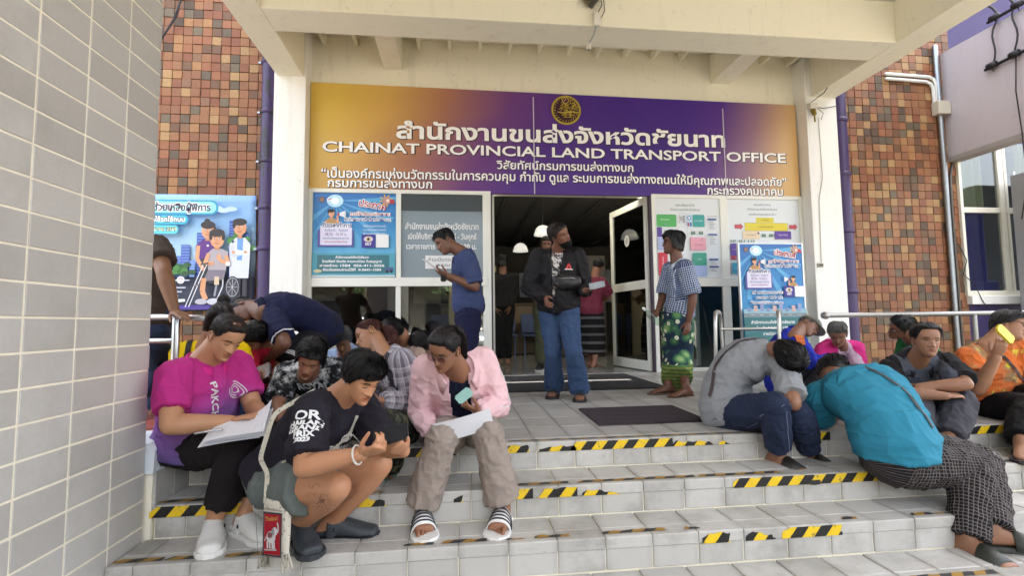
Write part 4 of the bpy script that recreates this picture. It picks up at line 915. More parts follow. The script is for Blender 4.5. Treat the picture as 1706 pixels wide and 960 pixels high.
# head profile: z, half width, front, back (metres for a head 0.235 high, eyes at z = 0)
HP = np.array([(-.121, .010, .060, .030), (-.119, .020, .076, .020), (-.112, .030, .087, .0), (-.100, .040, .092, -.02), (-.085, .0495, .0915, -.04), (-.068, .056, .0905, -.055), (-.05, .0605, .090, -.066),
               (-.03, .0650, .0895, -.076), (-.01, .069, .0875, -.085), (.005, .0705, .0875, -.090), (.022, .0725, .0915, -.095), (.045, .0745, .0915, -.099), (.068, .0725, .085, -.0965), (.088, .0635, .070, -.085), (.102, .0490, .051, -.066), (.111, .030, .029, -.041), (.1145, .012, .010, -.02)])
def hprof(z): return tuple(np.interp(z, HP[:, 0], HP[:, k]) for k in (1, 2, 3))
def head_mesh(fem=0, old=0, opn=1):
    zs = np.interp(np.linspace(0, 1, 62), np.linspace(0, 1, len(HP)), HP[:, 0]); n = 72
    ang = np.arange(n) * 2 * np.pi / n
    ang = ang - .38 * np.sin(2 * (ang - np.pi / 2)) * .5 * -1     # more columns across the face
    rings = []; G = lambda x, c, s: np.exp(-((x - c) / s) ** 2)
    for z in zs:
        w, f, b = hprof(z)
        x, y = sell(ang, w, f - 0.0, -b, 2.25)
        fr = np.clip((y - .02) / .04, 0, 1)
        dy = np.zeros(n)
        # nose
        if z > -.05:
            s = np.interp(z, [-.045, -.036, -.02, .01], [.013, .0125, .0085, .0075]); hgt = np.interp(z, [-.050, -.046, -.040, -.033, -.015, .006, .02], [.0, .009, .0225, .025, .0155, .006, .001]); dy += hgt * np.exp(-(x / s) ** 2)
            dy += .008 * (G(x, .0155, .006) + G(x, -.0155, .006)) * G(z, -.039, .007)
        # sockets, brow, cheeks
        for sx in (-1, 1):
            dy -= .0125 * G(x, sx * .031, .016) * G(z, .001, .0105)
            dy += .0065 * G(x, sx * .031, .0105) * G(z, -.0005, .0062)
            dy += .0045 * G(x, sx * .030, .020) * G(z, .019, .0075)
            dy += .004 * G(x, sx * .043, .016) * G(z, -.026, .014)
            dy -= (.003 + .0055 * old) * G(x, sx * (.024 + .25 * max(0, -.04 - z)), .0045) * G(z, -.05, .014)
        for sx in (-1, 1): dy += old * .0028 * G(x, sx * .030, .012) * G(z, -.0155, .0045) - old * .003 * G(x, sx * .031, .014) * G(z, -.0225, .003) - old * .0022 * G(x, sx * .007, .0028) * G(z, .026, .009)
        dy += .0065 * G(x, 0, .019) * G(z, -.0585, .0048) + .0075 * G(x, 0, .0165) * G(z, -.0705, .0055) - .0045 * G(x, 0, .022) * G(z, -.0640, .0022) - .004 * G(x, 0, .02) * G(z, -.083, .006) + .005 * G(x, 0, .016) * G(z, -.099, .010)
        dy += .003 * G(x, 0, .030) * G(z, -.064, .016)
        wv = 1 - .04 * fem * G(z, -.085, .03)
        wv *= 1 + (fem if fem > 1 else 0) * .0 + old * 0
        rings.append(np.stack([x * wv, y + dy * fr, np.full(n, z)], 1))
    V, F = loft(rings, True)
    lip = np.zeros(len(V)); X, Y, Z = V.T
    m = (Y > .06) & (np.abs(X) < .024 - 0 * Z)
    lip[m] = (np.exp(-((Z[m] + .0645) / (.0095 - .17 * np.abs(X[m]) + .0006)) ** 4)) * (np.abs(X[m]) < .023)
    # ears
    for sx in (-1, 1):
        P = []; R = []
        er = []
        for k in range(13):
            a = math.radians(-60 + k * 24.5); er.append((sx * (.0715 + .010 * (1 - abs(k - 6) / 7)), -.012 - .016 * math.cos(a) * 1.0 - .003, -.014 + .029 * math.sin(a) * (1.0)))
        v2, f2 = tube(er, np.linspace(.0035, .0048, 13), 6); 
        lip = np.concatenate([lip, np.zeros(len(v2))]); F = list(F) + [tuple(i + len(V) for i in q) for q in f2]; V = np.concatenate([V, v2])
        v2, f2 = tube([(sx * .066, -.008, .008), (sx * .073, -.012, -.010), (sx * .070, -.010, -.036)], [(.004, .013), (.004, .015), (.004, .008)], 8, up=(1, 0, 0))
        lip = np.concatenate([lip, np.zeros(len(v2))]); F = list(F) + [tuple(i + len(V) for i in q) for q in f2]; V = np.concatenate([V, v2])
    return V, F, lip

def skin_mat(hexc):
    k = 'skin' + hexc
    if k in _mc: return _mc[k]
    N = Nodes('skin_' + hexc.strip('#')); c = lin(hexc); g_ = .3 * c[0] + .6 * c[1] + .1 * c[2]; c = (c[0] * 1.02 + g_ * .14, c[1] * 1.05 + g_ * .14, c[2] * 1.0 + g_ * .14); hexc = c
    a = N.mix(N.noise(18, 4, .6), tuple(x * .84 for x in c[:3]), hexc)
    r = N.mix(N.math('MULTIPLY', N.noise(5, 2), .16), a, (c[0] * 1.0, c[1] * .74, c[2] * .70))
    l = N.mix(N.math('MULTIPLY', N.attr('lip').outputs['Fac'], .7), r, (c[0] * .62, c[1] * .30, c[2] * .30))
    N.out(l, .48, 0, .4); N.p.inputs['Subsurface Weight'].default_value = .08; N.p.inputs['Subsurface Radius'].default_value = (.02, .008, .004); N.p.inputs['Subsurface Scale'].default_value = .3
    N.bump(N.noise(160, 3), .12, .002)
    _mc[k] = N.m; return N.m
def hair_mat(hexc):
    k = 'hair' + hexc
    if k in _mc: return _mc[k]
    N = Nodes('hair_' + hexc.strip('#')); c = lin(hexc)
    uv = N.attr('cloth').outputs['Vector']
    st = N.noise(1, 3, .6, N.scalev(uv, (420, 18, 1)))
    N.out(N.mix(st, tuple(x * .55 for x in c[:3]), tuple(min(1, x * 1.5) for x in c[:3])), .44, 0, .30)
    N.bump(st, .8, .006); _mc[k] = N.m; return N.m

def setattrs(o, cloth=None, lip=None):
    if cloth is not None:
        a = o.data.attributes.new('cloth', 'FLOAT_VECTOR', 'POINT'); a.data.foreach_set('vector', np.asarray(cloth, np.float32).ravel())
    if lip is not None:
        a = o.data.attributes.new('lip', 'FLOAT', 'POINT'); a.data.foreach_set('value', np.asarray(lip, np.float32))

def hand_parts(w, d, n, h, side, curl, P, spread=.0, k=1.0):
    s = h / 1.66 * k * .90; d = unit(d); n = unit(n - d * (n @ d)); th = np.cross(d, n) if side == 'R' else np.cross(n, d)
    pr = [(-.012, .022, .019), (.015, .027, .018), (.045, .036, .0165), (.075, .040, .0145), (.092, .038, .011)]
    P.tube([w + d * q * s for q, _, _ in pr], [(a * s, b * s) for _, a, b in pr], 12, up=th)
    for i, (lat, L, st) in enumerate(((.029, .072, .090), (.0098, .080, .096), (-.0098, .074, .093), (-.028, .058, .083))):
        b = w + (d * st + th * lat) * s; a = -.06; pts = [b - d * .02 * s, b]; dd = unit(d + th * (lat * (1.2 + spread * 8)))
        c = curl * (1 + .12 * math.sin(i * 2.3 + w[0] * 9)) + (.0 if i else -.12)
        for fr in (.45, .31, .24):
            a += c; b = b + (dd * math.cos(a) + n * math.sin(a)) * L * fr * s; pts.append(b)
        P.tube(pts, np.array([.0092, .0090, .0084, .0076, .0062]) * s * (.9 if i == 3 else 1), 8, up=th)
    b = w + (d * .022 + th * .024 + n * .004) * s; t1 = unit(th * .62 + d * .62 + n * .42); t2 = unit(th * .22 + d * .9 + n * (.30 + .35 * curl))
    P.tube([b, b + t1 * .036 * s, b + (t1 * .036 + t2 * .030) * s, b + (t1 * .036 + t2 * .055) * s], np.array([.0145, .0115, .0098, .0075]) * s, 8, up=n)
    return d, n, th

FOOT = [(-.048, .010, .016, .0), (-.045, .018, .034, .0), (-.030, .0215, .056, .0), (-.005, .0215, .070, .002), (.02, .0225, .058, .006), (.045, .0255, .044, .006), (.07, .0285, .033, .002), (.09, .0285, .024, .0), (.108, .024, .018, 0), (.117, .014, .012, .0)]
def foot_frame(a, t, h, tilt=None):
    d = t - a; 
    if tilt is None: d[2] = 0; up = np.array([0, 0, 1.])
    else: up = unit(tilt)
    d = unit(d - up * (d @ up)); lat = np.cross(d, up); return d, up, lat
def foot_rings(a, t, h, inf=0., zlift=0., tilt=None, toes=True, smax=.2, drop=.085, k=1.0):
    d, up, lat = foot_frame(a, t.copy(), h, tilt); base = a - up * drop; R = []; ang = np.arange(16) * 2 * np.pi / 16
    for s, w, top, ar in FOOT:
        if s > smax: continue
        w, top = w * h * k + inf, top * h * k * .8 + inf * 1.4; z0 = zlift + ar * h * .3 - inf * .6
        x, y = np.cos(ang), np.sin(ang); p = .72
        X = np.sign(x) * np.abs(x) ** p * w; Z = (np.sign(y) * np.abs(y) ** p * .5 + .5) * (top - z0 + zlift) + z0
        X = X * (1 - .25 * ((Z - z0) / max(1e-4, top)) ** 2)
        R.append(base + d * (s * h * k + (inf * 1.5 if s > .1 else (-inf * 1.5 if s < -.04 else 0))) + np.outer(X, lat) + np.outer(Z, up))
    return R, d, up, lat, base
def sole_mesh(base, d, up, lat, h, grow, z0, z1, s0=-.052, s1=.124, side=1, k=1.0):
    st = np.linspace(0, 1, 15); out = []
    for sgn in (1, -1):
        L = []
        for q in st:
            s = s0 + (s1 - s0) * q; w = np.interp(q, [0, .03, .1, .3, .5, .72, .88, .96, 1], [.004, .014, .0215, .0225, .0225, .031, .030, .020, .006])
            L.append((s * h * k, sgn * (w * h * k + grow) + side * .004 * math.sin(q * 3)))
        out += L if sgn == 1 else L[::-1]
    n = len(out); V = []; 
    for z, g in ((z0, -.004), (z0 + .004, 0), (z1 - .003, 0), (z1, -.004)):
        for s, w in out:
            ws = w + (g if w > 0 else -g); V.append(base + d * s + lat * ws + up * z)
    F = [tuple(range(n - 1, -1, -1)), tuple(range(3 * n, 4 * n))]
    for j in range(3): F += [(j * n + i, j * n + (i + 1) % n, (j + 1) * n + (i + 1) % n, (j + 1) * n + i) for i in range(n)]
    return V, F
def strap_mesh(base, d, up, lat, h, s0, s1, zs, thick=.004, n=14, skew=0., k=1.0, inf=.004):
    """a band arched over the foot between s0 and s1 along it"""
    V = []; F = []
    for i in range(n + 1):
        a = math.pi * i / n
        for s, q in ((s0, 0), (s0, 1), (s1, 1), (s1, 0)):
            sk = s + skew * (i / n - .5)
            w = np.interp(sk, [f[0] for f in FOOT], [f[1] for f in FOOT]) * h * k + inf + thick * q; tp = np.interp(sk, [f[0] for f in FOOT], [f[2] for f in FOOT]) * h * k * .8 + inf + .003 + thick * q
            c, sn = math.cos(a), math.sin(a)
            V.append(base + d * sk * h * k + lat * math.copysign(abs(c) ** .7, c) * w * (1 - .22 * sn * sn) + up * (zs + (tp) * sn ** .75))
    for i in range(n):
        for q in range(4): F.append((i * 4 + q, i * 4 + (q + 1) % 4, i * 4 + 4 + (q + 1) % 4, i * 4 + 4 + q))
    F += [(3, 2, 1, 0), tuple(range(n * 4, n * 4 + 4))]
    return V, F

class Figure:
    def __init__(s, nm, label, **sp):
        s.nm = nm; s.sp = sp; s.J = {k: np.array(v) for k, v in JOINTS[nm].items()}; J = s.J; s.h = h = sp['h']; s.fat = sp.get('fat', 1.0)
        s.vox = sp.get('vox', .010)
        fl = (J['aL'] + J['aR']) / 2; base = (float((J['pel'][0] + fl[0]) / 2), float((J['pel'][1] + fl[1]) / 2), float(min(J['aL'][2], J['aR'][2]) - .085))
        s.root = thing('person', label, 'person', tuple(round(b, 3) for b in base), sp.get('group'))
        s.skin = skin_mat(sp.get('skin', '#a87650'))
        s.lp = unit(J['hL'] - J['hR']); s.ls = unit(J['sL'] - J['sR'])
        up = unit(J['C'] - J['pel']); s.fp = unit(np.cross(s.lp, up)); s.fs = unit(np.cross(s.ls, up))
        bulge = sp.get('bulge', .02) * h
        s.mid = (J['pel'] + J['C']) / 2 - unit(s.fp + s.fs) * bulge
        s.F = unit(sp['look']); U = J['hd'] - J['C']; s.U = unit(U - s.F * (U @ s.F)); s.L = np.cross(s.U, s.F)
        s.hs = h / 1.62 * .915 * sp.get('head', 1.0)
        s.bvh = {}
        s.body()
    def hp(s, x, y, z): return s.J['hd'] + (s.L * x + s.F * y + s.U * z) * s.hs
    def hpa(s, V): V = np.asarray(V); return s.J['hd'] + (V[:, :1] * s.L + V[:, 1:2] * s.F + V[:, 2:3] * s.U) * s.hs
    def spine(s, t):
        a, m, b = s.J['pel'], s.mid * 2 - (s.J['pel'] + s.J['C']) / 2, s.J['C']
        c = a * (1 - t) ** 2 + m * 2 * t * (1 - t) + b * t * t if t >= 0 else a + (m - a) * 2 * t
        tt = max(0, t); tg = unit((m - a) * (1 - tt) + (b - m) * tt)
        l = s.lp * (1 - tt) + s.ls * tt; l = unit(l - tg * (l @ tg)); return c, tg, l, np.cross(l, tg)
    TORSO = [(-.14, .060, .050, .060), (-.08, .090, .064, .078), (0., .106, .070, .086), (.12, .104, .070, .082), (.3, .092, .066, .066), (.45, .092, .066, .062), (.62, .100, .070, .062), (.78, .104, .067, .060), (.9, .092, .054, .052), (.97, .060, .040, .044), (1.03, .036, .034, .036)]
    def torso(s, P, inf=0., t0=-.2, t1=2., belly=0., flare=0., n=28):
        ang = np.arange(n) * 2 * np.pi / n; R = []; tb = s.TORSO
        ts = sorted(set([t for t, *_ in tb if t0 < t < t1] + ([t0] if t0 > -.2 else []) + ([t1] if t1 < 1.1 else [])))
        for t in ts:
            w, f, b = (np.interp(t, [q[0] for q in tb], [q[k] for q in tb]) for k in (1, 2, 3))
            g = s.fat if t < .85 else 1 + (s.fat - 1) * .3
            bl = belly * math.exp(-((t - .28) / .28) ** 2); fl = flare * max(0, 1 - (t - t0) / .5)
            c, tg, l, f3 = s.spine(t)
            w, f, b = w * .93, f * .95, b * .95
            x, y = sell(ang, w * s.h * g + inf + bl * .4 + fl, f * s.h * g + inf + bl + fl, b * s.h * g + inf + fl * .6, 2.35)
            R.append(c + np.outer(x, l) + np.outer(y, f3))
        P.add(*loft(R, True))
    def seg(s, a, b, prof, inf=0., t1=1.0, t0=0., flat=False, n=14, k=1.0, P=None):
        a, b = s.J[a], s.J[b]; ts = np.array([q[0] for q in prof]); rs = np.array([q[1] for q in prof])
        tt = np.unique(np.concatenate([[t0], ts[(ts > t0) & (ts < t1)], [t1]])); r = np.interp(tt, ts, rs) * s.h * k + inf
        P.tube([a + (b - a) * t for t in tt], r, n, flat=flat)
    UA = [(-.05, .033), (.1, .0335), (.35, .0305), (.7, .0275), (1, .0245)]
    FA = [(0, .0245), (.22, .0268), (.6, .0215), (1, .0160)]
    TH = [(0, .055), (.2, .055), (.6, .046), (1, .0355)]
    SH = [(0, .0355), (.28, .0375), (.65, .0285), (1, .0212)]
    def body(s):
        J, h, sp = s.J, s.h, s.sp; P = Parts(); lf = 1 + (s.fat - 1) * .5
        s.torso(P, -.006)
        for q in 'LR':
            P.tube([J['C'] * .55 + J['s' + q] * .45 - s.spine(.95)[1] * .02 * h, J['s' + q]], [.040 * h, .034 * h], 14)
            s.seg('s' + q, 'e' + q, s.UA, P=P, k=lf); s.seg('e' + q, 'w' + q, s.FA, P=P, k=lf)
            s.seg('h' + q, 'k' + q, s.TH, P=P, k=lf); s.seg('k' + q, 'a' + q, s.SH, P=P, k=lf)
        nb = s.hp(0, -.022, -.055)
        P.tube([J['C'] - unit(nb - J['C']) * .03 * h, (J['C'] + nb) / 2, nb, s.hp(0, -.02, -.01)], np.array([.043, .036, .035, .036]) * h * (1 + (s.fat - 1) * .5), 16)
        feet = sp.get('bare', True)
        s.ft = {}
        for q in 'LR':
            tilt = sp.get('tilt' + q); R, d, up, lat, base = foot_rings(J['a' + q], J['t' + q], h, 0, sp.get('lift', .02), tilt, smax=.2, k=sp.get('fk', 1.0))
            s.ft[q] = (d, up, lat, base)
            P.add(*loft(R[:-2] if sp.get('toes') else R, True)); P.tube([J['a' + q] + up * .02, J['a' + q] - up * .02 - d * .012 * h], [.0225 * h, .024 * h], 12)
        V, no, F = remesh(*P.arr(), s.vox, 5)
        V = list(V); F = list(F); lip = [np.zeros(len(V))]
        def app(v2, f2, l2=None):
            o = len(V); V.extend(v2); F.extend([tuple(int(i) + o for i in f) for f in f2]); lip.append(np.zeros(len(v2)) if l2 is None else l2)
        hv, hf, hl = head_mesh(sp.get('fem', 0), sp.get('old', 0), sp.get('eyes', 1)); app(s.hpa(hv), hf, hl)
        s.hand = {}
        for q in 'LR':
            w, f = J['w' + q], J['f' + q]; n = sp.get('palm' + q)
            if n is None: n = J['hd'] - w if f[2] > J['pel'][2] + .12 or 1 else None
            H = Parts(); s.hand[q] = hand_parts(w, f - w, np.array(n, float), h, q, sp.get('curl' + q, sp.get('curl', .45)), H)
            if s.vox < .0105:
                v2, _, f2 = remesh(*H.arr(), .0042, 2)
            else: v2, f2 = H.arr()
            app(v2, f2)
            if sp.get('toes'):
                d, up, lat, base = s.ft[q]; sd = 1 if q == 'L' else -1
                for i, (off, L, r) in enumerate(((-.019, .030, .0080), (-.006, .027, .0058), (.004, .023, .0054), (.013, .018, .0050), (.021, .013, .0046))):
                    b = base + d * (.088 - .004 * i) * h + lat * off * h * sd + up * (sp.get('lift', .02) + r * h * .9)
                    app(*tube([b, b + d * L * .55 * h + up * .003 * h, b + d * L * h - up * .002 * h], np.array([r * 1.05, r, r * .85]) * h, 8))
        o = mk('body', [tuple(np.array(v) - np.array(s.root.location)) for v in V], F, s.skin, s.root, None, True)
        setattrs(o, None, np.concatenate(lip)); s.bodyo = o
        s.face()
    def face(s):
        sp = s.sp; op = sp.get('eyes', 0); dark = plain('#0d0a09', .5, 0, 0)
        for sx in (-1, 1):
            # sockets were pushed in: the lid surface lies near this depth
            w, f, b = hprof(0); yl = f * (1 - .5 * (.031 / w) ** 2.25) - .0035
            c = np.array([sx * .031, yl - .0065, -.0005])
            if op:
                ey = MB(); V, F = [], []
                n, m_ = 14, 9
                V2 = []; mi = []
                tgt = unit(np.array(sp.get('gaze', (0, 1, -.15))))
                for i in range(m_ + 1):
                    th = math.pi * i / m_
                    for k in range(n):
                        ph = 2 * math.pi * k / n; V2.append((math.sin(th) * math.cos(ph), math.sin(th) * math.sin(ph), math.cos(th)))
                V2 = np.array(V2); e1 = unit(np.cross(tgt, (0, 0, 1))); e2 = np.cross(e1, tgt)
                VV = c + (V2[:, :1] * e1 + V2[:, 1:2] * e2 + V2[:, 2:3] * tgt) * .0108
                VV[:, 2] = c[2] + (VV[:, 2] - c[2]) * (.42 * op)
                for i in range(m_):
                    for k in range(n): F.append((i * n + k, i * n + (k + 1) % n, (i + 1) * n + (k + 1) % n, (i + 1) * n + k)); mi.append(1 if i < 2 else 0)
                W_ = s.hpa(VV) - np.array(s.root.location)
                mk('eye', [tuple(v) for v in W_], F, [plain('#cfc8bf', .15, 0, 0), dark], s.root, mi, True)
            # lash line / closed lid
            pts = []
            for k in range(9):
                u = -1 + k / 4; x = sx * .031 + u * .0145; z = (-.0045 + .0035 * u * u) if not op else (.0042 * op - .0030 * u * u)
                pts.append((x, yl + .0062 - .0055 * u * u - .25 * max(0, abs(x) - .034), z))
            mk('eyelid', *[( [tuple(v) for v in s.hpa(tube(pts, np.array([.0008] + [.0019] * 7 + [.0008]), 6)[0]) - np.array(s.root.location)]), tube(pts, .001, 6)[1]], dark, s.root, None, True)
            pts = []
            for k in range(9):
                u = -1 + k / 4; x = sx * (.031 + u * .0165); w, f, b = hprof(.019)
                pts.append((x, f * (1 - .5 * (abs(x) / w) ** 2.25) + .0045 - .0015 * u * u, .0205 + .003 * (1 - u * u) - .001 * u))
            v2, f2 = tube(pts, np.array([(.0006, .0012)] + [(.0015, .0034)] * 7 + [(.0006, .0010)]), 6, up=(0, 1, 0))
            mk('eyebrow', [tuple(v) for v in s.hpa(v2) - np.array(s.root.location)], f2, hair_mat(sp.get('brow', sp.get('hairc', '#15110f'))), s.root, None, True)
        w, f, b = hprof(-.04)
        nv = MB()
        for sx in (-1, 1): nv.tube([tuple(s.hp(sx * .0075, f + .0125, -.0475)), tuple(s.hp(sx * .0085, f + .0155, -.0465))],   .0030 * s.hs, 6)
        nv.tube([tuple(s.hp(x, hprof(-.064)[1] + .0035 - 6 * x * x, -.0642 - 1.2 * x * x)) for x in np.linspace(-.021, .021, 9)], np.array([.0004] + [.0009] * 7 + [.0004]) * s.hs, 5)
        nv.build('nostrils_and_lip_line', plain('#3a1d16', .6, 0, 0), s.root)
    # ---- cloth
    def segs(s, names): return [(s.J[a], s.J[b]) for a, b in names]
    def cloth(s, name, P, mat, axes, fold=.006, freq=1.0, seed=0., vox=None, cut=None, props=None, rough=1.0, spine=False, thick=0, joints=(), smooth=4):
        V, no, F = remesh(*P.arr(), vox or s.vox, smooth)
        best = np.full(len(V), 1e9); uu = np.zeros(len(V)); th = np.zeros(len(V)); wh = np.zeros(len(V), int); u0 = 0.
        for ia, (a, b) in enumerate(axes):
            L = np.linalg.norm(b - a); d = (b - a) / L; t = np.clip((V - a) @ d / L, 0, 1); q = V - (a + np.outer(t * L, d)); D = np.linalg.norm(q, axis=1) + .5 * (((V - a) @ d / L > 1.06) & (ia > 2))
            e1 = unit(np.cross(d, (.31, -.9, .28))); e2 = np.cross(d, e1); ang = np.arctan2(q @ e2, q @ e1)
            mk_ = D < best; best[mk_] = D[mk_]; uu[mk_] = u0 + t[mk_] * L; th[mk_] = ang[mk_]; wh[mk_] = ia; u0 += L + .13
        q = np.stack([np.cos(th) * 1.3 + seed, np.sin(th) * 1.3 - seed, uu * 9 * freq + seed], 1)
        q2 = np.stack([np.cos(th) * 2.2 + uu * 9 * freq, np.sin(th) * 2.2 - seed, uu * 20 * freq], 1)
        q3 = V * 16 * freq + seed
        d = (ridge(q) ** 3 - .25) * fold * 1.0 + (ridge(q2) ** 3 - .25) * fold * .8 + (vnoise(q3 * .5) - .5) * fold * .5
        for pt, rad, amp in joints:
            r = np.linalg.norm(V - pt, axis=1); d = d + amp * np.exp(-(r / rad) ** 2) * (ridge(np.stack([uu * 34, np.cos(th) * 1.5, np.sin(th) * 1.5], 1)) ** 2 - .4)
        V = V + no * d[:, None]
        rm = np.array([best[wh == k].mean() if (wh == k).any() else .1 for k in range(len(axes))]); cl = np.stack([th * rm[wh], uu, best], 1)
        if cut is not None:
            keep = ~cut(V); F = [f for f in F if all(keep[i] for i in f)]
            used = np.unique(np.concatenate([np.array(f) for f in F])); mp = np.full(len(V), -1); mp[used] = np.arange(len(used)); V = V[used]; cl = cl[used]; F = [tuple(mp[i] for i in f) for f in F]
        o = mk(name, [tuple(v) for v in V - np.array(s.root.location)], F, mat, s.root, None, True, props)
        setattrs(o, cl)
        if spine:
            best = np.full(len(V), 1e9); tor = np.zeros((len(V), 3))
            for t in np.linspace(-.3, 1.1, 36):
                c0, tg, l, f3 = s.spine(t); D = np.abs((V - c0) @ tg); mk_ = D < best; best[mk_] = D[mk_]; q = V[mk_] - c0; tor[mk_, 0] = q @ l; tor[mk_, 1] = q @ f3; tor[mk_, 2] = t
            at = o.data.attributes.new('torso', 'FLOAT_VECTOR', 'POINT'); at.data.foreach_set('vector', tor.astype(np.float32).ravel())
        if thick:
            md = o.modifiers.new('thickness', 'SOLIDIFY'); md.thickness = thick; md.offset = -1
        s.bvh[name] = BVHTree.FromPolygons([tuple(v) for v in V], F)
        return o
    def shirt(s, mat, sleeve='short', inf=.014, t0=-.12, belly=0., flare=0., name='shirt', sl=None, wide=1.0, fold=.007, cut=None, t1=1.0, thick=0, seed=0.):
        wide = 1 + (wide - 1) * .55; inf = inf * .85
        P = Parts(); J, h = s.J, s.h; lf = 1 + (s.fat - 1) * .4
        s.torso(P, inf, t0, t1, belly, flare)
        for q in 'LR':
            P.tube([J['C'] * .6 + J['s' + q] * .4 - s.spine(.95)[1] * .022 * h, J['s' + q]], [.042 * h + inf * .6, .0355 * h + inf * .6], 14)
            if sleeve == 'short':
                pr = [(-.05, .0355), (.25, .0355 * (1 + (wide - 1) * .6)), (1, .0365 * wide)]; s.seg('s' + q, 'e' + q, pr, inf * .7, sl or .72, -.05, True, 16, lf, P)
            elif sleeve == 'long':
                s.seg('s' + q, 'e' + q, [(-.05, .0355), (.3, .0345 * (1 + (wide - 1) * .7)), (1, .030 * wide)], inf * .7, 1, -.05, False, 16, lf, P)
                s.seg('e' + q, 'w' + q, [(0, .029 * wide), (.5, .027 * wide), (.9, .021 * wide), (1, .0195)], inf * .6, sl or .97, 0, True, 16, lf, P)
        ax = [(s.spine(a)[0], s.spine(b)[0]) for a, b in ((-.5, .25), (.25, .6), (.6, 1.0))]
        ax += s.segs([('sL', 'eL'), ('sR', 'eR')] + ([('eL', 'wL'), ('eR', 'wR')] if sleeve == 'long' else []))
        jt = [(J['s' + q] * .75 + s.spine(.75)[0] * .25, .09, fold) for q in 'LR'] + [(s.spine(.22)[0] + s.fp * .05, .16, fold * 1.1)]
        if sleeve == 'long': jt += [(J['e' + q], .07, fold * 1.2) for q in 'LR']
        return s.cloth(name, P, mat, ax, fold, 1.0, seed + s.h * 7, cut=cut, joints=jt, thick=thick, spine=True)
    def trousers(s, mat, style='long', inf=.012, hem=.94, bell=0., t1=.16, name='trousers', fold=.007, wide=1.0):
        wide = 1 + (wide - 1) * .7 - .02
        P = Parts(); J, h = s.J, s.h; lf = 1 + (s.fat - 1) * .4
        s.torso(P, inf * .8, -.16, t1)
        jt = []
        for q in 'LR':
            if style == 'shorts':
                s.seg('h' + q, 'k' + q, [(0, .057), (.5, .057 * wide), (1, .056 * wide)], inf, hem, 0, True, 18, lf, P)
            else:
                s.seg('h' + q, 'k' + q, [(0, .056), (.2, .0555 * wide), (.6, .047 * wide), (1, .0375 * wide)], inf, 1, 0, False, 18, lf, P)
                a, b = s.J['k' + q], s.J['a' + q]
                prof = [(0, .037 * wide), (.3, .0385 * wide), (.7, .033 * wide + bell * .45), (1.0, .029 * wide + bell * .7)]
                s.seg('k' + q, 'a' + q, prof, inf, hem, 0, True, 18, lf, P)
                jt += [(J['k' + q], .09, fold * 1.1), (J['a' + q], .08, fold)]
            jt.append((J['h' + q] * .8 + J['k' + q] * .2 + s.fp * .04, .11, fold))
        ax = [(s.spine(-.16)[0], s.spine(.2)[0])] + s.segs([('hL', 'kL'), ('hR', 'kR')] + ([] if style == 'shorts' else [('kL', 'aL'), ('kR', 'aR')]))
        return s.cloth(name, P, mat, ax, fold, 1.1, 3.1 + s.h, joints=jt)
    def skirt(s, mat, hem=.85, wide=.13, name='skirt', fold=.006):
        J, h = s.J, s.h; k = (J['kL'] + J['kR']) / 2; a = (J['aL'] + J['aR']) / 2; e = k + (a - k) * hem; w = np.linalg.norm(J['kL'] - J['kR']) / 2
        P = Parts(); P.tube([s.spine(.2)[0], J['pel'], (J['pel'] + k) / 2, k, e], [(.098 * h, .078 * h), (.112 * h, .090 * h), (wide * .95 * h, .095 * h), (wide * h * .95, .088 * h), (wide * h * .93, .084 * h)], 28, up=s.lp, flat=True)
        return s.cloth(name, P, mat, [(s.spine(.2)[0], J['pel']), (J['pel'], k), (k, e)], fold, .8, 1.7)
    def collar(s, mat, r=.050, ht=.024, fall=.026, gap=34, name='collar', flare=.016):
        c0, tg, l, f = s.spine(.985); h = s.h; c0 = c0 + f * .006; V = []; F = []; n = 30
        for k in range(n + 1):
            a = math.radians(90 + gap / 2 + (360 - gap) * k / n); dv = l * math.cos(a) + f * math.sin(a); fr = max(0, math.sin(a))
            rr = r * h * (1 + .12 * fr)
            V += [c0 + dv * rr + tg * (-.006 * h - .030 * h * fr), c0 + dv * (rr - .002) + tg * (ht * h - .024 * h * fr), c0 + dv * (rr + .006) + tg * (ht * h - .026 * h * fr), c0 + dv * (rr + flare * h + .004 * fr) + tg * ((ht - fall) * h - .036 * h * fr)]
        for k in range(n):
            for q in range(3): F.append((k * 4 + q, k * 4 + 4 + q, k * 4 + 5 + q, k * 4 + 1 + q))
        o = mk(name, [tuple(v - np.array(s.root.location)) for v in V], F, mat, s.root, None, True); md = o.modifiers.new('thickness', 'SOLIDIFY'); md.thickness = .003
        setattrs(o, [(.1, .1, 0)] * len(V)); return o
    def mesh(s, name, V, F, mat, smooth=True, props=None):
        o = mk(name, [tuple(np.array(v) - np.array(s.root.location)) for v in V], F, mat, s.root, None, smooth, props); return o
    def decal(s, name, V2, F, origin, right, up, mat, on='shirt', off=.003, size=None):
        """drape flat lettering on the cloth"""
        bm = bmesh.new(); vs = [bm.verts.new((v[0], v[1], 0)) for v in V2]
        for f in F:
            try: bm.faces.new([vs[i] for i in f])
            except ValueError: pass
        bmesh.ops.triangulate(bm, faces=bm.faces[:])
        for _ in range(5):
            eg = [e for e in bm.edges if e.calc_length() > .012]
            if not eg or len(bm.verts) > 6000: break
            bmesh.ops.subdivide_edges(bm, edges=eg, cuts=1); bmesh.ops.triangulate(bm, faces=bm.faces[:])
        bm.verts.ensure_lookup_table(); bm.verts.index_update()
        r = unit(right); u = unit(np.array(up) - r * (np.array(up) @ r)); n = np.cross(r, u); T = s.bvh[on]; W_ = []; ok = []
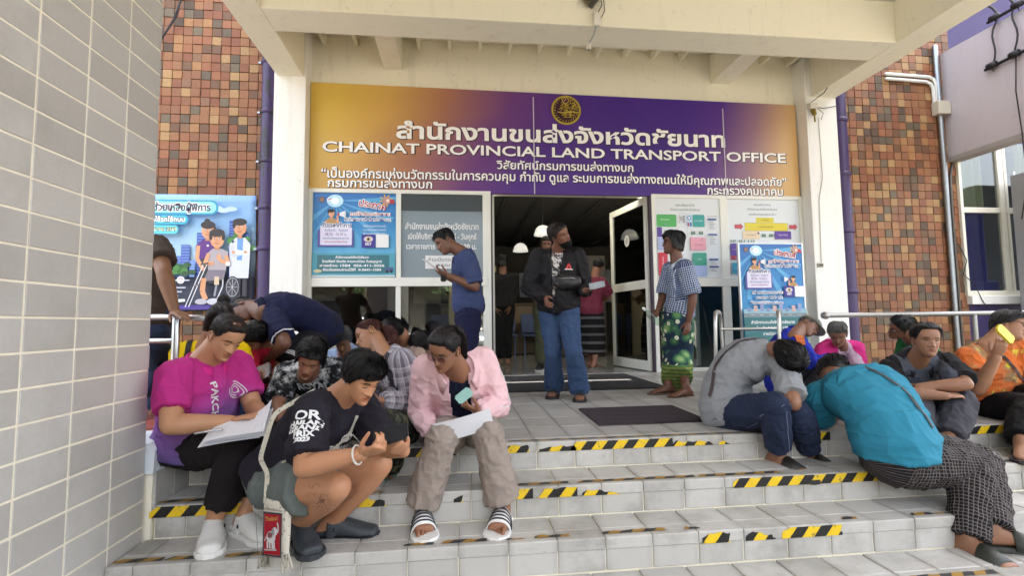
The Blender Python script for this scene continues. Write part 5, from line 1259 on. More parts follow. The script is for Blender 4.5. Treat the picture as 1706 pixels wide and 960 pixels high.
        for v in bm.verts:
            p = np.array(origin) + r * v.co.x + u * v.co.y
            hit = T.ray_cast(Vector(p + n * .35), Vector(-n))
            if hit[0] is None or hit[3] > .6: W_.append(tuple(p)); ok.append(False)
            else: W_.append(tuple(np.array(hit[0]) + n * off)); ok.append(True)
        FF = [tuple(v.index for v in f.verts) for f in bm.faces if all(ok[v.index] for v in f.verts)]; bm.free()
        if FF: return s.mesh(name, W_, FF, mat, False)
    def band(s, name, pts, width, mat, on='shirt', off=.005, thick=.003, wrap=True):
        """strap lying over the cloth along a rough path"""
        T = s.bvh[on] if on else None; P = []
        pts = [np.array(p, float) for p in pts]
        for a, b in zip(pts, pts[1:]):
            for t in np.linspace(0, 1, 9)[:-1]: P.append(a + (b - a) * t)
        P.append(pts[-1]); Q = []; N_ = []
        for p in P:
            if T and wrap:
                q, nn, _, dd = T.find_nearest(Vector(p))
                if q is not None and dd < .12: nv = np.array(nn); Q.append(np.array(q) + nv * off); N_.append(nv); continue
            Q.append(p); N_.append(N_[-1] if N_ else np.array([0, -1., 0]))
        Q = np.array(Q); 
        for _ in range(2): Q[1:-1] = Q[1:-1] * .5 + (Q[:-2] + Q[2:]) * .25
        V = []; F = []
        for i in range(len(Q)):
            tg = unit(Q[min(i + 1, len(Q) - 1)] - Q[max(i - 1, 0)]); nv = unit(N_[i] - tg * (N_[i] @ tg)); sd = np.cross(tg, nv)
            V += [Q[i] - sd * width / 2, Q[i] + sd * width / 2, Q[i] + sd * width / 2 + nv * thick, Q[i] - sd * width / 2 + nv * thick]
        for i in range(len(Q) - 1):
            for k in range(4): F.append((i * 4 + k, i * 4 + (k + 1) % 4, i * 4 + 4 + (k + 1) % 4, i * 4 + 4 + k))
        return s.mesh(name, V, F, mat, False)
    # ---- hair
    def hair(s, style='crop', col='#15110f', vol=.012, locks=150, front=.064, seed=1, len_=1.0):
        mat = hair_mat(col); rg = np.random.default_rng(seed + 5); n, m_ = 64, 22
        def zmin(a):            # a: 0 = face, pi = nape
            a = abs((a + math.pi) % (2 * math.pi) - math.pi); dg = math.degrees(a)
            if style == 'bob': return np.interp(dg, [0, 35, 55, 70, 85, 110, 180], [front, front - .004, .030, -.03 * len_, -.085 * len_, -.10 * len_, -.10 * len_])
            if style == 'bowl': return np.interp(dg, [0, 45, 62, 80, 100, 140, 180], [front, front - .004, .026, -.018, -.03, -.055, -.07])
            if style == 'pulled': return np.interp(dg, [0, 40, 60, 78, 95, 130, 180], [front, front - .004, .034, .000, .012, -.035, -.065])
            return np.interp(dg, [0, 40, 58, 74, 84, 100, 135, 180], [front, front - .004, .040, .008, -.018, .016, -.035, -.06])
        def surf(a, sft, off):
            zt = .1135; zm = zmin(a); z = zt - (zt - zm) * (sft ** 1.45)
            zz = max(z, -.005) if style in ('bob', 'bowl') else max(z, -.04)
            w, f, b = hprof(zz); x, y = sell(np.array([math.pi / 2 - a]), w, f, -b, 2.25); x, y = float(x[0]), float(y[0])
            nx, ny, nz = x, y + .01, (z - .0) * 1.0 + .0; nn = unit((nx, ny, max(nz, 0) * 1.0)); return np.array([x, y, z]) + nn * off
        V = []; F = []; C = []
        for i in range(m_ + 1):
            sf = i / m_
            for k in range(n):
                a = 2 * math.pi * k / n
                lum = vnoise(np.array([[math.cos(a) * 3.2 + seed, math.sin(a) * 3.2, sf * 3.0]]))[0]
                strand = vnoise(np.array([[math.cos(a) * 14 + seed, math.sin(a) * 14, sf * 1.5]]))[0]
                edge = 1 - sf ** 8 * (1.25 if style not in ('bob', 'bowl') else .35)
                o = (vol * (.75 + .5 * lum) + .005 * (strand - .5)) * edge - (.002 if i == m_ else 0)
                if style == 'bob' and sf > .55: o += .010 * (sf - .55) * 2
                V.append(surf(a, sf + (.0 if i < m_ - 1 else (.10 if style not in ('bob', 'bowl') else .07) * (strand - .6) * (1 if i == m_ else .4)), o)); C.append((a * .09, sf * .2, 0))
        for i in range(m_):
            for k in range(n): F.append((i * n + k, i * n + (k + 1) % n, (i + 1) * n + (k + 1) % n, (i + 1) * n + k))
        F.append(tuple(range(n - 1, -1, -1)))
        for j in range(locks):
            a = rg.uniform(-math.pi, math.pi)
            if style == 'pulled' and abs(a) < 1.9: continue
            s0 = rg.uniform(.05, .72); L = rg.uniform(.2, .42); da = rg.normal(0, .10); wd = rg.uniform(.004, .008); b0 = len(V)
            lift = rg.uniform(.001, .006) * (1.6 if style in ('crop', 'bowl', 'bob') else .5)
            for q in range(6):
                t = q / 5; sf = s0 + L * t
                p = surf(a + da * t, min(1.04, sf), vol * (1.0) * (1 - min(1, sf) ** 8 * .8) + lift * math.sin(t * 2.6) + .001); ww = wd * (1 - t ** 2 * .85) * .5
                p2 = surf(a + da * t + .05, min(1.04, sf), vol * 1.0 * (1 - min(1, sf) ** 8 * .8)); sd = unit(p2 - p)
                V += [p - sd * ww, p + sd * ww, ]; C += [(a * .09, sf * .2, 0), (a * .09 + .008, sf * .2, 0)]
            for q in range(5): F.append((b0 + 2 * q, b0 + 2 * q + 1, b0 + 2 * q + 3, b0 + 2 * q + 2))
        if style == 'pulled':
            for j in range(110):
                a = rg.uniform(-2.2, 2.2); sg = 1 if a > 0 else -1; q = []; lf_ = rg.uniform(.98, 1.12); e0 = rg.uniform(.94, 1.03)
                for t in np.linspace(0, 1, 9):
                    az = a + (sg * math.pi * .97 - a) * t ** 1.15; sf = e0 - .50 * math.sin(math.pi * t * .62); q.append(surf(az, min(1.0, sf), vol * lf_ * min(1, .25 + t * 4) + .0005))
                v2, f2 = tube(q, np.linspace(.0013, .0018, 9), 4); o_ = len(V); V += list(v2); F += [tuple(i + o_ for i in ff) for ff in f2]; C += [(v[0], v[1], 0) for v in v2]
        for j in range(26 if s.vox < .0105 else 0):        # flyaway hairs
            a = rg.uniform(-math.pi, math.pi); s0 = rg.uniform(.3, .9); q = [surf(a + .12 * t, min(1, s0 + .25 * t), vol * .9 + .010 * math.sin(t * 2.5) * rg.uniform(.4, 1)) for t in np.linspace(0, 1, 5)]
            v2, f2 = tube(q, np.array([.0010, .0010, .0009, .0008, .0005]), 3); o_ = len(V); V += list(v2); F += [tuple(i + o_ for i in ff) for ff in f2]; C += [(v[0], v[1], 0) for v in v2]
        o = mk('hair', [tuple(v) for v in s.hpa(np.array(V)) - np.array(s.root.location)], F, mat, s.root, None, True); setattrs(o, C if style != 'pulled' else [(v[0] * 1.0 + .15 * v[2], v[1] * .5 - v[2] * .5, 0) for v in V]); return o
    def tail(s, pts, radii, col='#15110f', name='ponytail', n=70, seed=2):
        """a gathered tail of hair: a core and many strands; points in head coordinates"""
        mat = hair_mat(col); rg = np.random.default_rng(seed); P = np.array(pts, float); t = np.linspace(0, 1, 14)
        tt = np.linspace(0, 1, len(P)); Q = np.stack([np.interp(t, tt, P[:, k]) for k in range(3)], 1)
        for _ in range(2): Q[1:-1] = Q[1:-1] * .5 + (Q[:-2] + Q[2:]) * .25
        R = np.interp(t, tt, radii); V, F = tube(Q, R, 12); V = list(V); F = list(F)
        for j in range(n):
            a = rg.uniform(0, 6.28); w = rg.uniform(.6, 1.15); ph = rg.uniform(0, 6); t0 = rg.uniform(0, .4); q = []
            for k in range(9):
                u = t0 + (1.06 - t0) * k / 8; i = min(12, int(u * 13)); fr = u * 13 - i; c = Q[i] + (Q[i + 1] - Q[i]) * fr; r = np.interp(min(u, 1), t, R) * w
                tg = unit(Q[i + 1] - Q[i]); e1 = unit(np.cross(tg, (.3, .5, .8))); e2 = np.cross(tg, e1); aa = a + .5 * math.sin(u * 3 + ph); q.append(c + (e1 * math.cos(aa) + e2 * math.sin(aa)) * r)
            v2, f2 = tube(q, np.linspace(.0026, .0010, 9), 4); F += [tuple(i + len(V) for i in f) for f in f2]; V += list(v2)
        o = mk(name, [tuple(v) for v in s.hpa(np.array(V)) - np.array(s.root.location)], F, mat, s.root, None, True); setattrs(o, [(v[0] * .3 + v[1], v[2], 0) for v in V]); return o
    def glasses(s, col='#2a2426', lens=None, r=.022, big=1.0):
        q = MB(); y = hprof(0)[1] + .014; fr = plain(col, .3, 0, 0)
        for sx in (-1, 1):
            c = (sx * .032, y - .004, -.004); ring = [tuple(s.hp(c[0] + r * big * 1.12 * math.cos(a), c[1] - .12 * abs(c[0] + r * math.cos(a)) ** 1.0 * .6, c[2] + r * big * .86 * math.sin(a))) for a in np.linspace(0, 2 * math.pi, 21)]
            q.tube(ring, .0018 * s.hs, 6, 0, False)
            q.tube([tuple(s.hp(sx * (.032 + r * big * 1.1), y - .010, .002)), tuple(s.hp(sx * .072, .05, .004)), tuple(s.hp(sx * .077, -.012, .004))], .0016 * s.hs, 6)
            if lens:
                le = MB(); le.add([ring[k] for k in range(20)], [tuple(range(20))]); le.build('lens', lens, s.root)
        q.tube([tuple(s.hp(-.010, y - .003, .0)), tuple(s.hp(0, y + .001, .002)), tuple(s.hp(.010, y - .003, .0))], .0016 * s.hs, 6)
        q.build('glasses', fr, s.root)
    # ---- footwear
    def shoes(s, kind, mat, mat2=None, name=None):
        h = s.h; lift = s.sp.get('lift', .02); k = s.sp.get('fk', 1.0)
        for q in 'LR':
            d, up, lat, base = s.ft[q]; sd = 1 if q == 'L' else -1; nm = name or {'slide': 'slide_sandal', 'clog': 'clog', 'sandal': 'sandal', 'shoe': 'shoe', 'flip': 'flip_flop'}[kind]
            P = Parts(); P.add(*sole_mesh(base, d, up, lat, h, .010, .0, lift + .003, s1=.131, s0=-.056, side=sd, k=k))
            if kind == 'slide':
                sole = s.mesh(nm, *P.arr(), mat, False)
                V, F = strap_mesh(base, d, up, lat, h, .030, .082, lift - .008, .005, k=k); s.mesh('strap', V, F, mat, True).parent = sole
                sole.children[0].location = (0, 0, 0)
                if mat2:
                    for i in range(4):
                        V, F = strap_mesh(base, d, up, lat, h, .036 + i * .0115, .0405 + i * .0115, lift - .006, .002, k=k, inf=.0085); st = s.mesh('stripe', V, F, mat2, True); st.parent = sole
            elif kind == 'flip':
                sole = s.mesh(nm, *P.arr(), mat, False); tp = MB()
                for sg in (-1, 1):
                    f = lambda a, w, z: tuple(base + d * a * h + lat * w * h * sg + up * z)
                    tp.tube([f(.085, .003, lift + .018), f(.06, .017, lift + .036), f(.03, .026, lift + .028), f(.012, .026, lift - .002)], .005, 7)
                tp.build('strap', mat2 or mat, sole)
            elif kind == 'sandal':
                sole = s.mesh(nm, *P.arr(), mat2 or mat, False)
                for a, b, sk in ((.055, .080, .02), (.020, .040, -.03), (-.018, -.004, .0)):
                    V, F = strap_mesh(base, d, up, lat, h, a, b, lift - .004, .004, skew=sk, k=k); s.mesh('strap', V, F, mat, True).parent = sole
            elif kind == 'clog':
                sole = s.mesh(nm, *P.arr(), mat2 or mat, False)
                R, *_ = foot_rings(s.J['a' + q], s.J['t' + q], h, .009, lift, s.sp.get('tilt' + q), k=k); R = R[3:]
                H = Parts(); H.add(*loft(R, True)); H.add(*strap_mesh(base, d, up, lat, h, -.012, .012, lift, .006, k=k, inf=.006)); R2, *_ = foot_rings(s.J['a' + q], s.J['t' + q], h, .008, lift, s.sp.get('tilt' + q), k=k)
                low = [np.where(((r - base) @ up > lift + .030)[:, None], r - np.outer(np.maximum(0, (r - base) @ up - lift - .030), up), r) for r in R2[:5]]; H.add(*loft(low, True))
                v2, _, f2 = remesh(*H.arr(), .005, 4); s.mesh('upper', v2, f2, mat, True).parent = sole
                bk = MB(); p = base + d * .012 * h + lat * sd * .0275 * h + up * (lift + .040); bk.lathe([(0, -.003), (.009, -.003), (.009, .003), (0, .003)], tuple(p), 12, axis='x'); bk.build('rivet', plain('#17171a', .4), sole)
            else:
                sole = s.mesh(nm, *P.arr(), mat2 or mat, False)
                R, *_ = foot_rings(s.J['a' + q], s.J['t' + q], h, .007, lift, s.sp.get('tilt' + q), k=k); H = Parts(); H.add(*loft(R, True)); v2, _, f2 = remesh(*H.arr(), .006, 3); s.mesh('upper', v2, f2, mat, True).parent = sole

JOINTS = {
    'magenta': {'pel': (-1.367, 2.707, 0.068), 'C': (-1.289, 2.635, 0.502), 'hd': (-1.16, 2.57, 0.626), 'sL': (-1.193, 2.784, 0.481), 'sR': (-1.349, 2.483, 0.459), 'eL': (-1.078, 2.712, 0.248), 'eR': (-1.281, 2.345, 0.242), 'wL': (-0.947, 2.516, 0.231), 'wR': (-1.051, 2.404, 0.24), 'fL': (-0.958, 2.431, 0.238), 'fR': (-0.971, 2.377, 0.265), 'hL': (-1.367, 2.788, 0.062), 'hR': (-1.346, 2.624, 0.08), 'kL': (-0.987, 2.685, 0.103), 'kR': (-1.013, 2.428, 0.125), 'aL': (-1.016, 2.489, -0.225), 'aR': (-1.138, 2.452, -0.221), 'tL': (-0.894, 2.399, -0.271), 'tR': (-1.084, 2.31, -0.263)},
    'racer': {'pel': (-0.826, 2.4, -0.029), 'C': (-0.553, 2.311, 0.341), 'hd': (-0.425, 2.198, 0.45), 'sL': (-0.46, 2.463, 0.278), 'sR': (-0.621, 2.153, 0.334), 'eL': (-0.334, 2.253, 0.133), 'eR': (-0.589, 1.958, 0.14), 'wL': (-0.227, 2.032, 0.167), 'wR': (-0.363, 1.89, 0.199), 'fL': (-0.248, 1.952, 0.205), 'fR': (-0.293, 1.843, 0.227), 'hL': (-0.75, 2.449, -0.037), 'hR': (-0.84, 2.311, -0.016), 'kL': (-0.368, 2.304, 0.043), 'kR': (-0.504, 2.095, 0.018), 'aL': (-0.597, 2.425, -0.239), 'aR': (-0.717, 2.336, -0.208), 'tL': (-0.422, 2.419, -0.277), 'tR': (-0.635, 2.205, -0.261)},
    'pink': {'pel': (0.017, 2.907, 0.054), 'C': (-0.015, 2.653, 0.434), 'hd': (-0.075, 2.515, 0.549), 'sL': (0.139, 2.749, 0.463), 'sR': (-0.185, 2.724, 0.428), 'eL': (0.221, 2.782, 0.203), 'eR': (-0.224, 2.807, 0.171), 'wL': (0.088, 2.583, 0.223), 'wR': (-0.139, 2.589, 0.112), 'fL': (0.019, 2.538, 0.257), 'fR': (-0.088, 2.519, 0.096), 'hL': (0.107, 2.883, 0.055), 'hR': (-0.053, 2.843, 0.056), 'kL': (0.143, 2.495, 0.121), 'kR': (-0.092, 2.454, 0.114), 'aL': (0.212, 2.49, -0.236), 'aR': (-0.192, 2.511, -0.232), 'tL': (0.172, 2.339, -0.279), 'tR': (-0.169, 2.359, -0.287)},
    'plaidgrey': {'pel': (-0.347, 3.049, 0.046), 'C': (-0.458, 3.034, 0.491), 'hd': (-0.56, 3.138, 0.606), 'sL': (-0.337, 2.91, 0.459), 'sR': (-0.539, 3.176, 0.427), 'eL': (-0.295, 2.991, 0.206), 'eR': (-0.608, 3.239, 0.175), 'wL': (-0.441, 2.817, 0.251), 'wR': (-0.52, 3.024, 0.2), 'fL': (-0.513, 2.864, 0.259), 'fR': (-0.586, 2.985, 0.237), 'hL': (-0.345, 2.963, 0.043), 'hR': (-0.34, 3.125, 0.01), 'kL': (-0.39, 2.596, 0.154), 'kR': (-0.708, 3.217, 0.037), 'aL': (-0.381, 2.802, -0.137), 'aR': (-0.516, 2.927, -0.074), 'tL': (-0.396, 2.646, -0.142), 'tR': (-0.558, 2.788, -0.127)},
    'tiedye': {'pel': (-0.876, 3.363, 0.051), 'C': (-0.909, 3.073, 0.396), 'hd': (-0.855, 2.916, 0.486), 'sL': (-0.754, 3.11, 0.416), 'sR': (-1.071, 3.167, 0.393), 'eL': (-0.699, 3.084, 0.154), 'eR': (-1.054, 2.978, 0.207), 'wL': (-0.735, 2.851, 0.138), 'wR': (-0.94, 2.811, 0.09), 'fL': (-0.79, 2.891, 0.085), 'fR': (-0.939, 2.874, 0.029), 'hL': (-0.818, 3.292, 0.058), 'hR': (-0.968, 3.35, 0.049), 'kL': (-0.702, 2.963, 0.227), 'kR': (-1.062, 2.995, 0.171), 'aL': (-0.77, 2.767, -0.077), 'aR': (-0.891, 2.772, -0.07), 'tL': (-0.641, 2.69, -0.124), 'tR': (-1.017, 2.847, -0.126)},
    'bender': {'pel': (-1.049, 3.889, 0.622), 'C': (-1.384, 3.589, 0.781), 'hd': (-1.548, 3.699, 0.792), 'sL': (-1.255, 3.475, 0.721), 'sR': (-1.463, 3.756, 0.802), 'eL': (-1.122, 3.279, 0.564), 'eR': (-1.48, 3.879, 0.545), 'wL': (-1.277, 3.439, 0.456), 'wR': (-1.437, 3.679, 0.403), 'fL': (-1.34, 3.493, 0.42), 'fR': (-1.423, 3.589, 0.398), 'hL': (-1.061, 3.8, 0.597), 'hR': (-1.088, 3.969, 0.632), 'kL': (-1.176, 3.484, 0.37), 'kR': (-1.337, 3.853, 0.334), 'aL': (-0.951, 3.611, 0.08), 'aR': (-1.038, 3.842, 0.084), 'tL': (-1.071, 3.507, 0.03), 'tR': (-1.187, 3.795, 0.029)},
    'red': {'pel': (-1.309, 3.563, 0.114), 'C': (-1.342, 3.522, 0.541), 'hd': (-1.338, 3.352, 0.6), 'sL': (-1.314, 3.684, 0.52), 'sR': (-1.377, 3.371, 0.489), 'eL': (-1.227, 3.487, 0.372), 'eR': (-1.297, 3.177, 0.354), 'wL': (-1.213, 3.265, 0.331), 'wR': (-1.191, 2.984, 0.363), 'fL': (-1.215, 3.184, 0.348), 'fR': (-1.141, 2.925, 0.383), 'hL': (-1.258, 3.512, 0.168), 'hR': (-1.374, 3.61, 0.148), 'kL': (-1.085, 3.204, 0.273), 'kR': (-1.402, 3.275, 0.295), 'aL': (-1.366, 3.292, 0.087), 'aR': (-1.158, 3.127, 0.092), 'tL': (-1.285, 3.174, 0.041), 'tR': (-1.056, 3.032, 0.042)},
    'yellow': {'pel': (-1.546, 3.261, 0.105), 'C': (-1.547, 3.205, 0.565), 'hd': (-1.449, 3.099, 0.686), 'sL': (-1.375, 3.216, 0.522), 'sR': (-1.714, 3.237, 0.519), 'eL': (-1.314, 3.177, 0.261), 'eR': (-1.643, 3.093, 0.301), 'wL': (-1.327, 2.947, 0.207), 'wR': (-1.471, 2.951, 0.22), 'fL': (-1.319, 2.866, 0.234), 'fR': (-1.4, 2.902, 0.226), 'hL': (-1.477, 3.216, 0.13), 'hR': (-1.632, 3.273, 0.121), 'kL': (-1.242, 2.946, 0.277), 'kR': (-1.568, 2.918, 0.263), 'aL': (-1.285, 2.63, 0.09), 'aR': (-1.274, 2.774, 0.09), 'tL': (-1.383, 2.744, 0.039), 'tR': (-1.152, 2.691, 0.039)},
    'leanleft': {'pel': (-1.977, 3.269, 0.712), 'C': (-2.026, 3.261, 1.215), 'hd': (-2.015, 3.235, 1.415), 'sL': (-1.859, 3.193, 1.179), 'sR': (-2.194, 3.298, 1.141), 'eL': (-1.723, 3.028, 0.995), 'eR': (-2.076, 3.125, 0.949), 'wL': (-1.639, 2.998, 0.768), 'wR': (-1.969, 3.053, 0.736), 'fL': (-1.569, 2.947, 0.741), 'fR': (-2.012, 3.121, 0.694), 'hL': (-1.908, 3.235, 0.645), 'hR': (-2.054, 3.312, 0.663), 'kL': (-1.994, 3.451, 0.311), 'kR': (-1.88, 3.138, 0.34), 'aL': (-1.779, 3.145, 0.208), 'aR': (-2.117, 3.415, 0.207), 'tL': (-1.648, 3.063, 0.155), 'tR': (-2.043, 3.275, 0.156)},
    'bluegrey': {'pel': (-0.872, 4.42, 0.039), 'C': (-0.967, 4.257, 0.444), 'hd': (-0.953, 4.109, 0.554), 'sL': (-0.831, 4.164, 0.399), 'sR': (-1.095, 4.367, 0.406), 'eL': (-0.812, 4.276, 0.159), 'eR': (-1.094, 4.179, 0.219), 'wL': (-0.82, 4.044, 0.157), 'wR': (-0.941, 4.032, 0.128), 'fL': (-0.899, 4.014, 0.149), 'fR': (-0.899, 3.972, 0.17), 'hL': (-0.824, 4.352, 0.07), 'hR': (-0.963, 4.422, 0.044), 'kL': (-0.69, 4.081, 0.299), 'kR': (-1.102, 4.108, 0.208), 'aL': (-0.893, 3.878, 0.079), 'aR': (-0.867, 3.862, 0.083), 'tL': (-0.755, 3.829, 0.028), 'tR': (-1.011, 3.861, 0.028)},
    'beige': {'pel': (-0.397, 3.832, 0.059), 'C': (-0.427, 3.755, 0.508), 'hd': (-0.475, 3.615, 0.624), 'sL': (-0.315, 3.63, 0.456), 'sR': (-0.567, 3.856, 0.474), 'eL': (-0.258, 3.698, 0.2), 'eR': (-0.552, 3.776, 0.215), 'wL': (-0.405, 3.513, 0.191), 'wR': (-0.489, 3.55, 0.182), 'fL': (-0.443, 3.437, 0.209), 'fR': (-0.48, 3.469, 0.21), 'hL': (-0.363, 3.753, 0.045), 'hR': (-0.449, 3.891, 0.018), 'kL': (-0.591, 3.501, 0.229), 'kR': (-0.651, 3.689, 0.278), 'aL': (-0.383, 3.233, 0.083), 'aR': (-0.446, 3.452, 0.081), 'tL': (-0.523, 3.279, 0.03), 'tR': (-0.595, 3.461, 0.029)},
    'darkhair': {'pel': (-0.357, 4.037, 0.044), 'C': (-0.239, 3.858, 0.428), 'hd': (-0.293, 3.704, 0.512), 'sL': (-0.114, 3.976, 0.403), 'sR': (-0.344, 3.74, 0.382), 'eL': (-0.137, 3.818, 0.19), 'eR': (-0.396, 3.874, 0.159), 'wL': (-0.212, 3.599, 0.176), 'wR': (-0.324, 3.653, 0.168), 'fL': (-0.289, 3.635, 0.174), 'fR': (-0.27, 3.591, 0.186), 'hL': (-0.269, 4.046, 0.062), 'hR': (-0.395, 3.97, 0.004), 'kL': (-0.074, 3.731, 0.147), 'kR': (-0.385, 3.653, 0.211), 'aL': (-0.266, 3.431, 0.083), 'aR': (-0.202, 3.368, 0.082), 'tL': (-0.144, 3.355, 0.029), 'tR': (-0.339, 3.417, 0.029)},
    'reader': {'pel': (0.073, 4.504, 0.832), 'C': (0.035, 4.484, 1.323), 'hd': (-0.131, 4.485, 1.433), 'sL': (0.076, 4.312, 1.267), 'sR': (0.017, 4.663, 1.278), 'eL': (0.139, 4.276, 0.992), 'eR': (0.104, 4.606, 1.012), 'wL': (-0.097, 4.279, 1.099), 'wR': (-0.119, 4.557, 1.111), 'fL': (-0.18, 4.297, 1.137), 'fR': (-0.19, 4.509, 1.14), 'hL': (0.085, 4.421, 0.786), 'hR': (0.065, 4.59, 0.79), 'kL': (0.067, 4.296, 0.399), 'kR': (0.059, 4.474, 0.4), 'aL': (0.102, 4.499, 0.071), 'aR': (0.097, 4.679, 0.074), 'tL': (-0.005, 4.38, 0.028), 'tR': (-0.026, 4.576, 0.029)},
    'jacket': {'pel': (0.883, 4.299, 0.823), 'C': (0.89, 4.327, 1.312), 'hd': (0.885, 4.179, 1.443), 'sL': (1.058, 4.262, 1.26), 'sR': (0.707, 4.331, 1.265), 'eL': (1.123, 4.314, 0.991), 'eR': (0.626, 4.344, 0.995), 'wL': (1.074, 4.073, 0.948), 'wR': (0.743, 4.153, 0.887), 'fL': (1.129, 4.002, 0.958), 'fR': (0.738, 4.078, 0.836), 'hL': (0.959, 4.258, 0.788), 'hR': (0.815, 4.352, 0.788), 'kL': (0.964, 4.085, 0.42), 'kR': (0.816, 4.228, 0.401), 'aL': (1.049, 4.237, 0.075), 'aR': (0.858, 4.441, 0.079), 'tL': (1.008, 4.081, 0.031), 'tR': (0.806, 4.291, 0.034)},
    'maroon': {'pel': (1.899, 6.888, 0.841), 'C': (1.95, 6.879, 1.301), 'hd': (2.008, 6.872, 1.479), 'sL': (1.867, 7.026, 1.261), 'sR': (2.019, 6.731, 1.243), 'eL': (1.81, 7.038, 1.001), 'eR': (2.162, 6.841, 1.051), 'wL': (2.031, 7.11, 1.002), 'wR': (2.076, 7.028, 0.946), 'fL': (2.115, 7.102, 1.001), 'fR': (2.127, 6.998, 1.007), 'hL': (1.825, 6.923, 0.8), 'hR': (1.972, 6.867, 0.793), 'kL': (1.871, 6.957, 0.425), 'kR': (1.982, 6.949, 0.423), 'aL': (1.919, 7.061, 0.08), 'aR': (1.917, 6.854, 0.08), 'tL': (2.052, 7.121, 0.029), 'tR': (2.03, 6.948, 0.029)},
    'green_trousers': {'pel': (1.235, 6.795, 1.011), 'C': (1.22, 6.764, 1.552), 'hd': (1.232, 6.743, 1.774), 'sL': (1.408, 6.787, 1.49), 'sR': (1.035, 6.763, 1.479), 'eL': (1.449, 6.819, 1.195), 'eR': (0.99, 6.823, 1.189), 'wL': (1.356, 6.687, 0.986), 'wR': (1.047, 6.678, 0.977), 'fL': (1.329, 6.7, 0.894), 'fR': (1.092, 6.702, 0.895), 'hL': (1.315, 6.804, 0.921), 'hR': (1.149, 6.776, 0.933), 'kL': (1.343, 6.827, 0.482), 'kR': (1.144, 6.785, 0.495), 'aL': (1.39, 6.96, 0.091), 'aR': (1.136, 6.836, 0.084), 'tL': (1.377, 6.794, 0.035), 'tR': (1.083, 6.677, 0.032)},
    'sarong': {'pel': (2.053, 4.408, 0.761), 'C': (2.058, 4.386, 1.23), 'hd': (2.022, 4.387, 1.418), 'sL': (2.059, 4.218, 1.173), 'sR': (2.056, 4.557, 1.188), 'eL': (2.11, 4.205, 0.896), 'eR': (1.996, 4.579, 0.924), 'wL': (2.074, 4.237, 0.664), 'wR': (1.874, 4.445, 0.772), 'fL': (2.042, 4.202, 0.592), 'fR': (1.821, 4.395, 0.726), 'hL': (2.028, 4.334, 0.713), 'hR': (2.074, 4.488, 0.721), 'kL': (2.104, 4.446, 0.349), 'kR': (2.074, 4.588, 0.346), 'aL': (2.016, 4.221, 0.071), 'aR': (1.92, 4.384, 0.08), 'tL': (1.874, 4.173, 0.028), 'tR': (1.774, 4.359, 0.03)},
    'greytee': {'pel': (1.77, 3.044, 0.067), 'C': (1.989, 2.954, 0.465), 'hd': (1.975, 2.767, 0.462), 'sL': (2.059, 3.115, 0.412), 'sR': (1.978, 2.799, 0.354), 'eL': (2.296, 3.144, 0.28), 'eR': (1.879, 2.604, 0.201), 'wL': (2.165, 3.032, 0.119), 'wR': (1.983, 2.815, 0.16), 'fL': (2.101, 2.976, 0.138), 'fR': (2.028, 2.889, 0.154), 'hL': (1.863, 3.038, 0.09), 'hR': (1.731, 2.955, 0.076), 'kL': (1.942, 2.653, 0.131), 'kR': (1.756, 2.582, 0.196), 'aL': (2.119, 2.801, -0.144), 'aR': (1.853, 2.718, -0.124), 'tL': (2.144, 2.642, -0.172), 'tR': (1.886, 2.563, -0.155)},
    'teal': {'pel': (2.331, 2.439, -0.056), 'C': (2.334, 2.788, 0.275), 'hd': (2.421, 2.955, 0.324), 'sL': (2.163, 2.76, 0.218), 'sR': (2.507, 2.717, 0.258), 'eL': (2.265, 2.904, 0.006), 'eR': (2.68, 2.754, 0.046), 'wL': (2.476, 3.02, 0.04), 'wR': (2.761, 2.977, 0.002), 'fL': (2.445, 2.974, 0.109), 'fR': (2.675, 2.959, 0.014), 'hL': (2.266, 2.391, -0.086), 'hR': (2.401, 2.479, -0.02), 'kL': (2.654, 2.324, -0.101), 'kR': (2.779, 2.382, -0.107), 'aL': (2.462, 2.193, -0.414), 'aR': (2.582, 2.182, -0.363), 'tL': (2.474, 2.033, -0.43), 'tR': (2.728, 2.14, -0.42)},
    'bluecap': {'pel': (2.851, 4.033, 0.101), 'C': (2.842, 3.868, 0.534), 'hd': (3.006, 3.934, 0.609), 'sL': (2.944, 4.016, 0.544), 'sR': (2.783, 3.729, 0.44), 'eL': (3.086, 4.1, 0.324), 'eR': (2.951, 3.851, 0.266), 'wL': (3.314, 4.059, 0.269), 'wR': (3.171, 3.899, 0.34), 'fL': (3.395, 4.09, 0.283), 'fR': (3.242, 3.933, 0.305), 'hL': (2.924, 4.072, 0.139), 'hR': (2.787, 3.977, 0.13), 'kL': (3.297, 4.088, 0.26), 'kR': (3.042, 3.727, 0.29), 'aL': (2.988, 3.978, 0.08), 'aR': (2.739, 3.652, 0.082), 'tL': (3.138, 4.003, 0.029), 'tR': (2.889, 3.647, 0.028)},
    'pinkman': {'pel': (3.649, 4.498, 0.033), 'C': (3.583, 4.264, 0.429), 'hd': (3.471, 4.151, 0.536), 'sL': (3.76, 4.279, 0.402), 'sR': (3.42, 4.275, 0.366), 'eL': (3.658, 4.158, 0.181), 'eR': (3.267, 4.149, 0.177), 'wL': (3.543, 4.066, -0.007), 'wR': (3.182, 3.942, 0.093), 'fL': (3.478, 4.016, 0.022), 'fR': (3.263, 3.972, 0.108), 'hL': (3.736, 4.465, 0.033), 'hR': (3.574, 4.444, 0.039), 'kL': (3.668, 4.089, 0.123), 'kR': (3.347, 4.144, 0.15), 'aL': (3.354, 3.888, 0.081), 'aR': (3.143, 3.837, 0.081), 'tL': (3.232, 3.8, 0.026), 'tR': (3.006, 3.778, 0.026)},
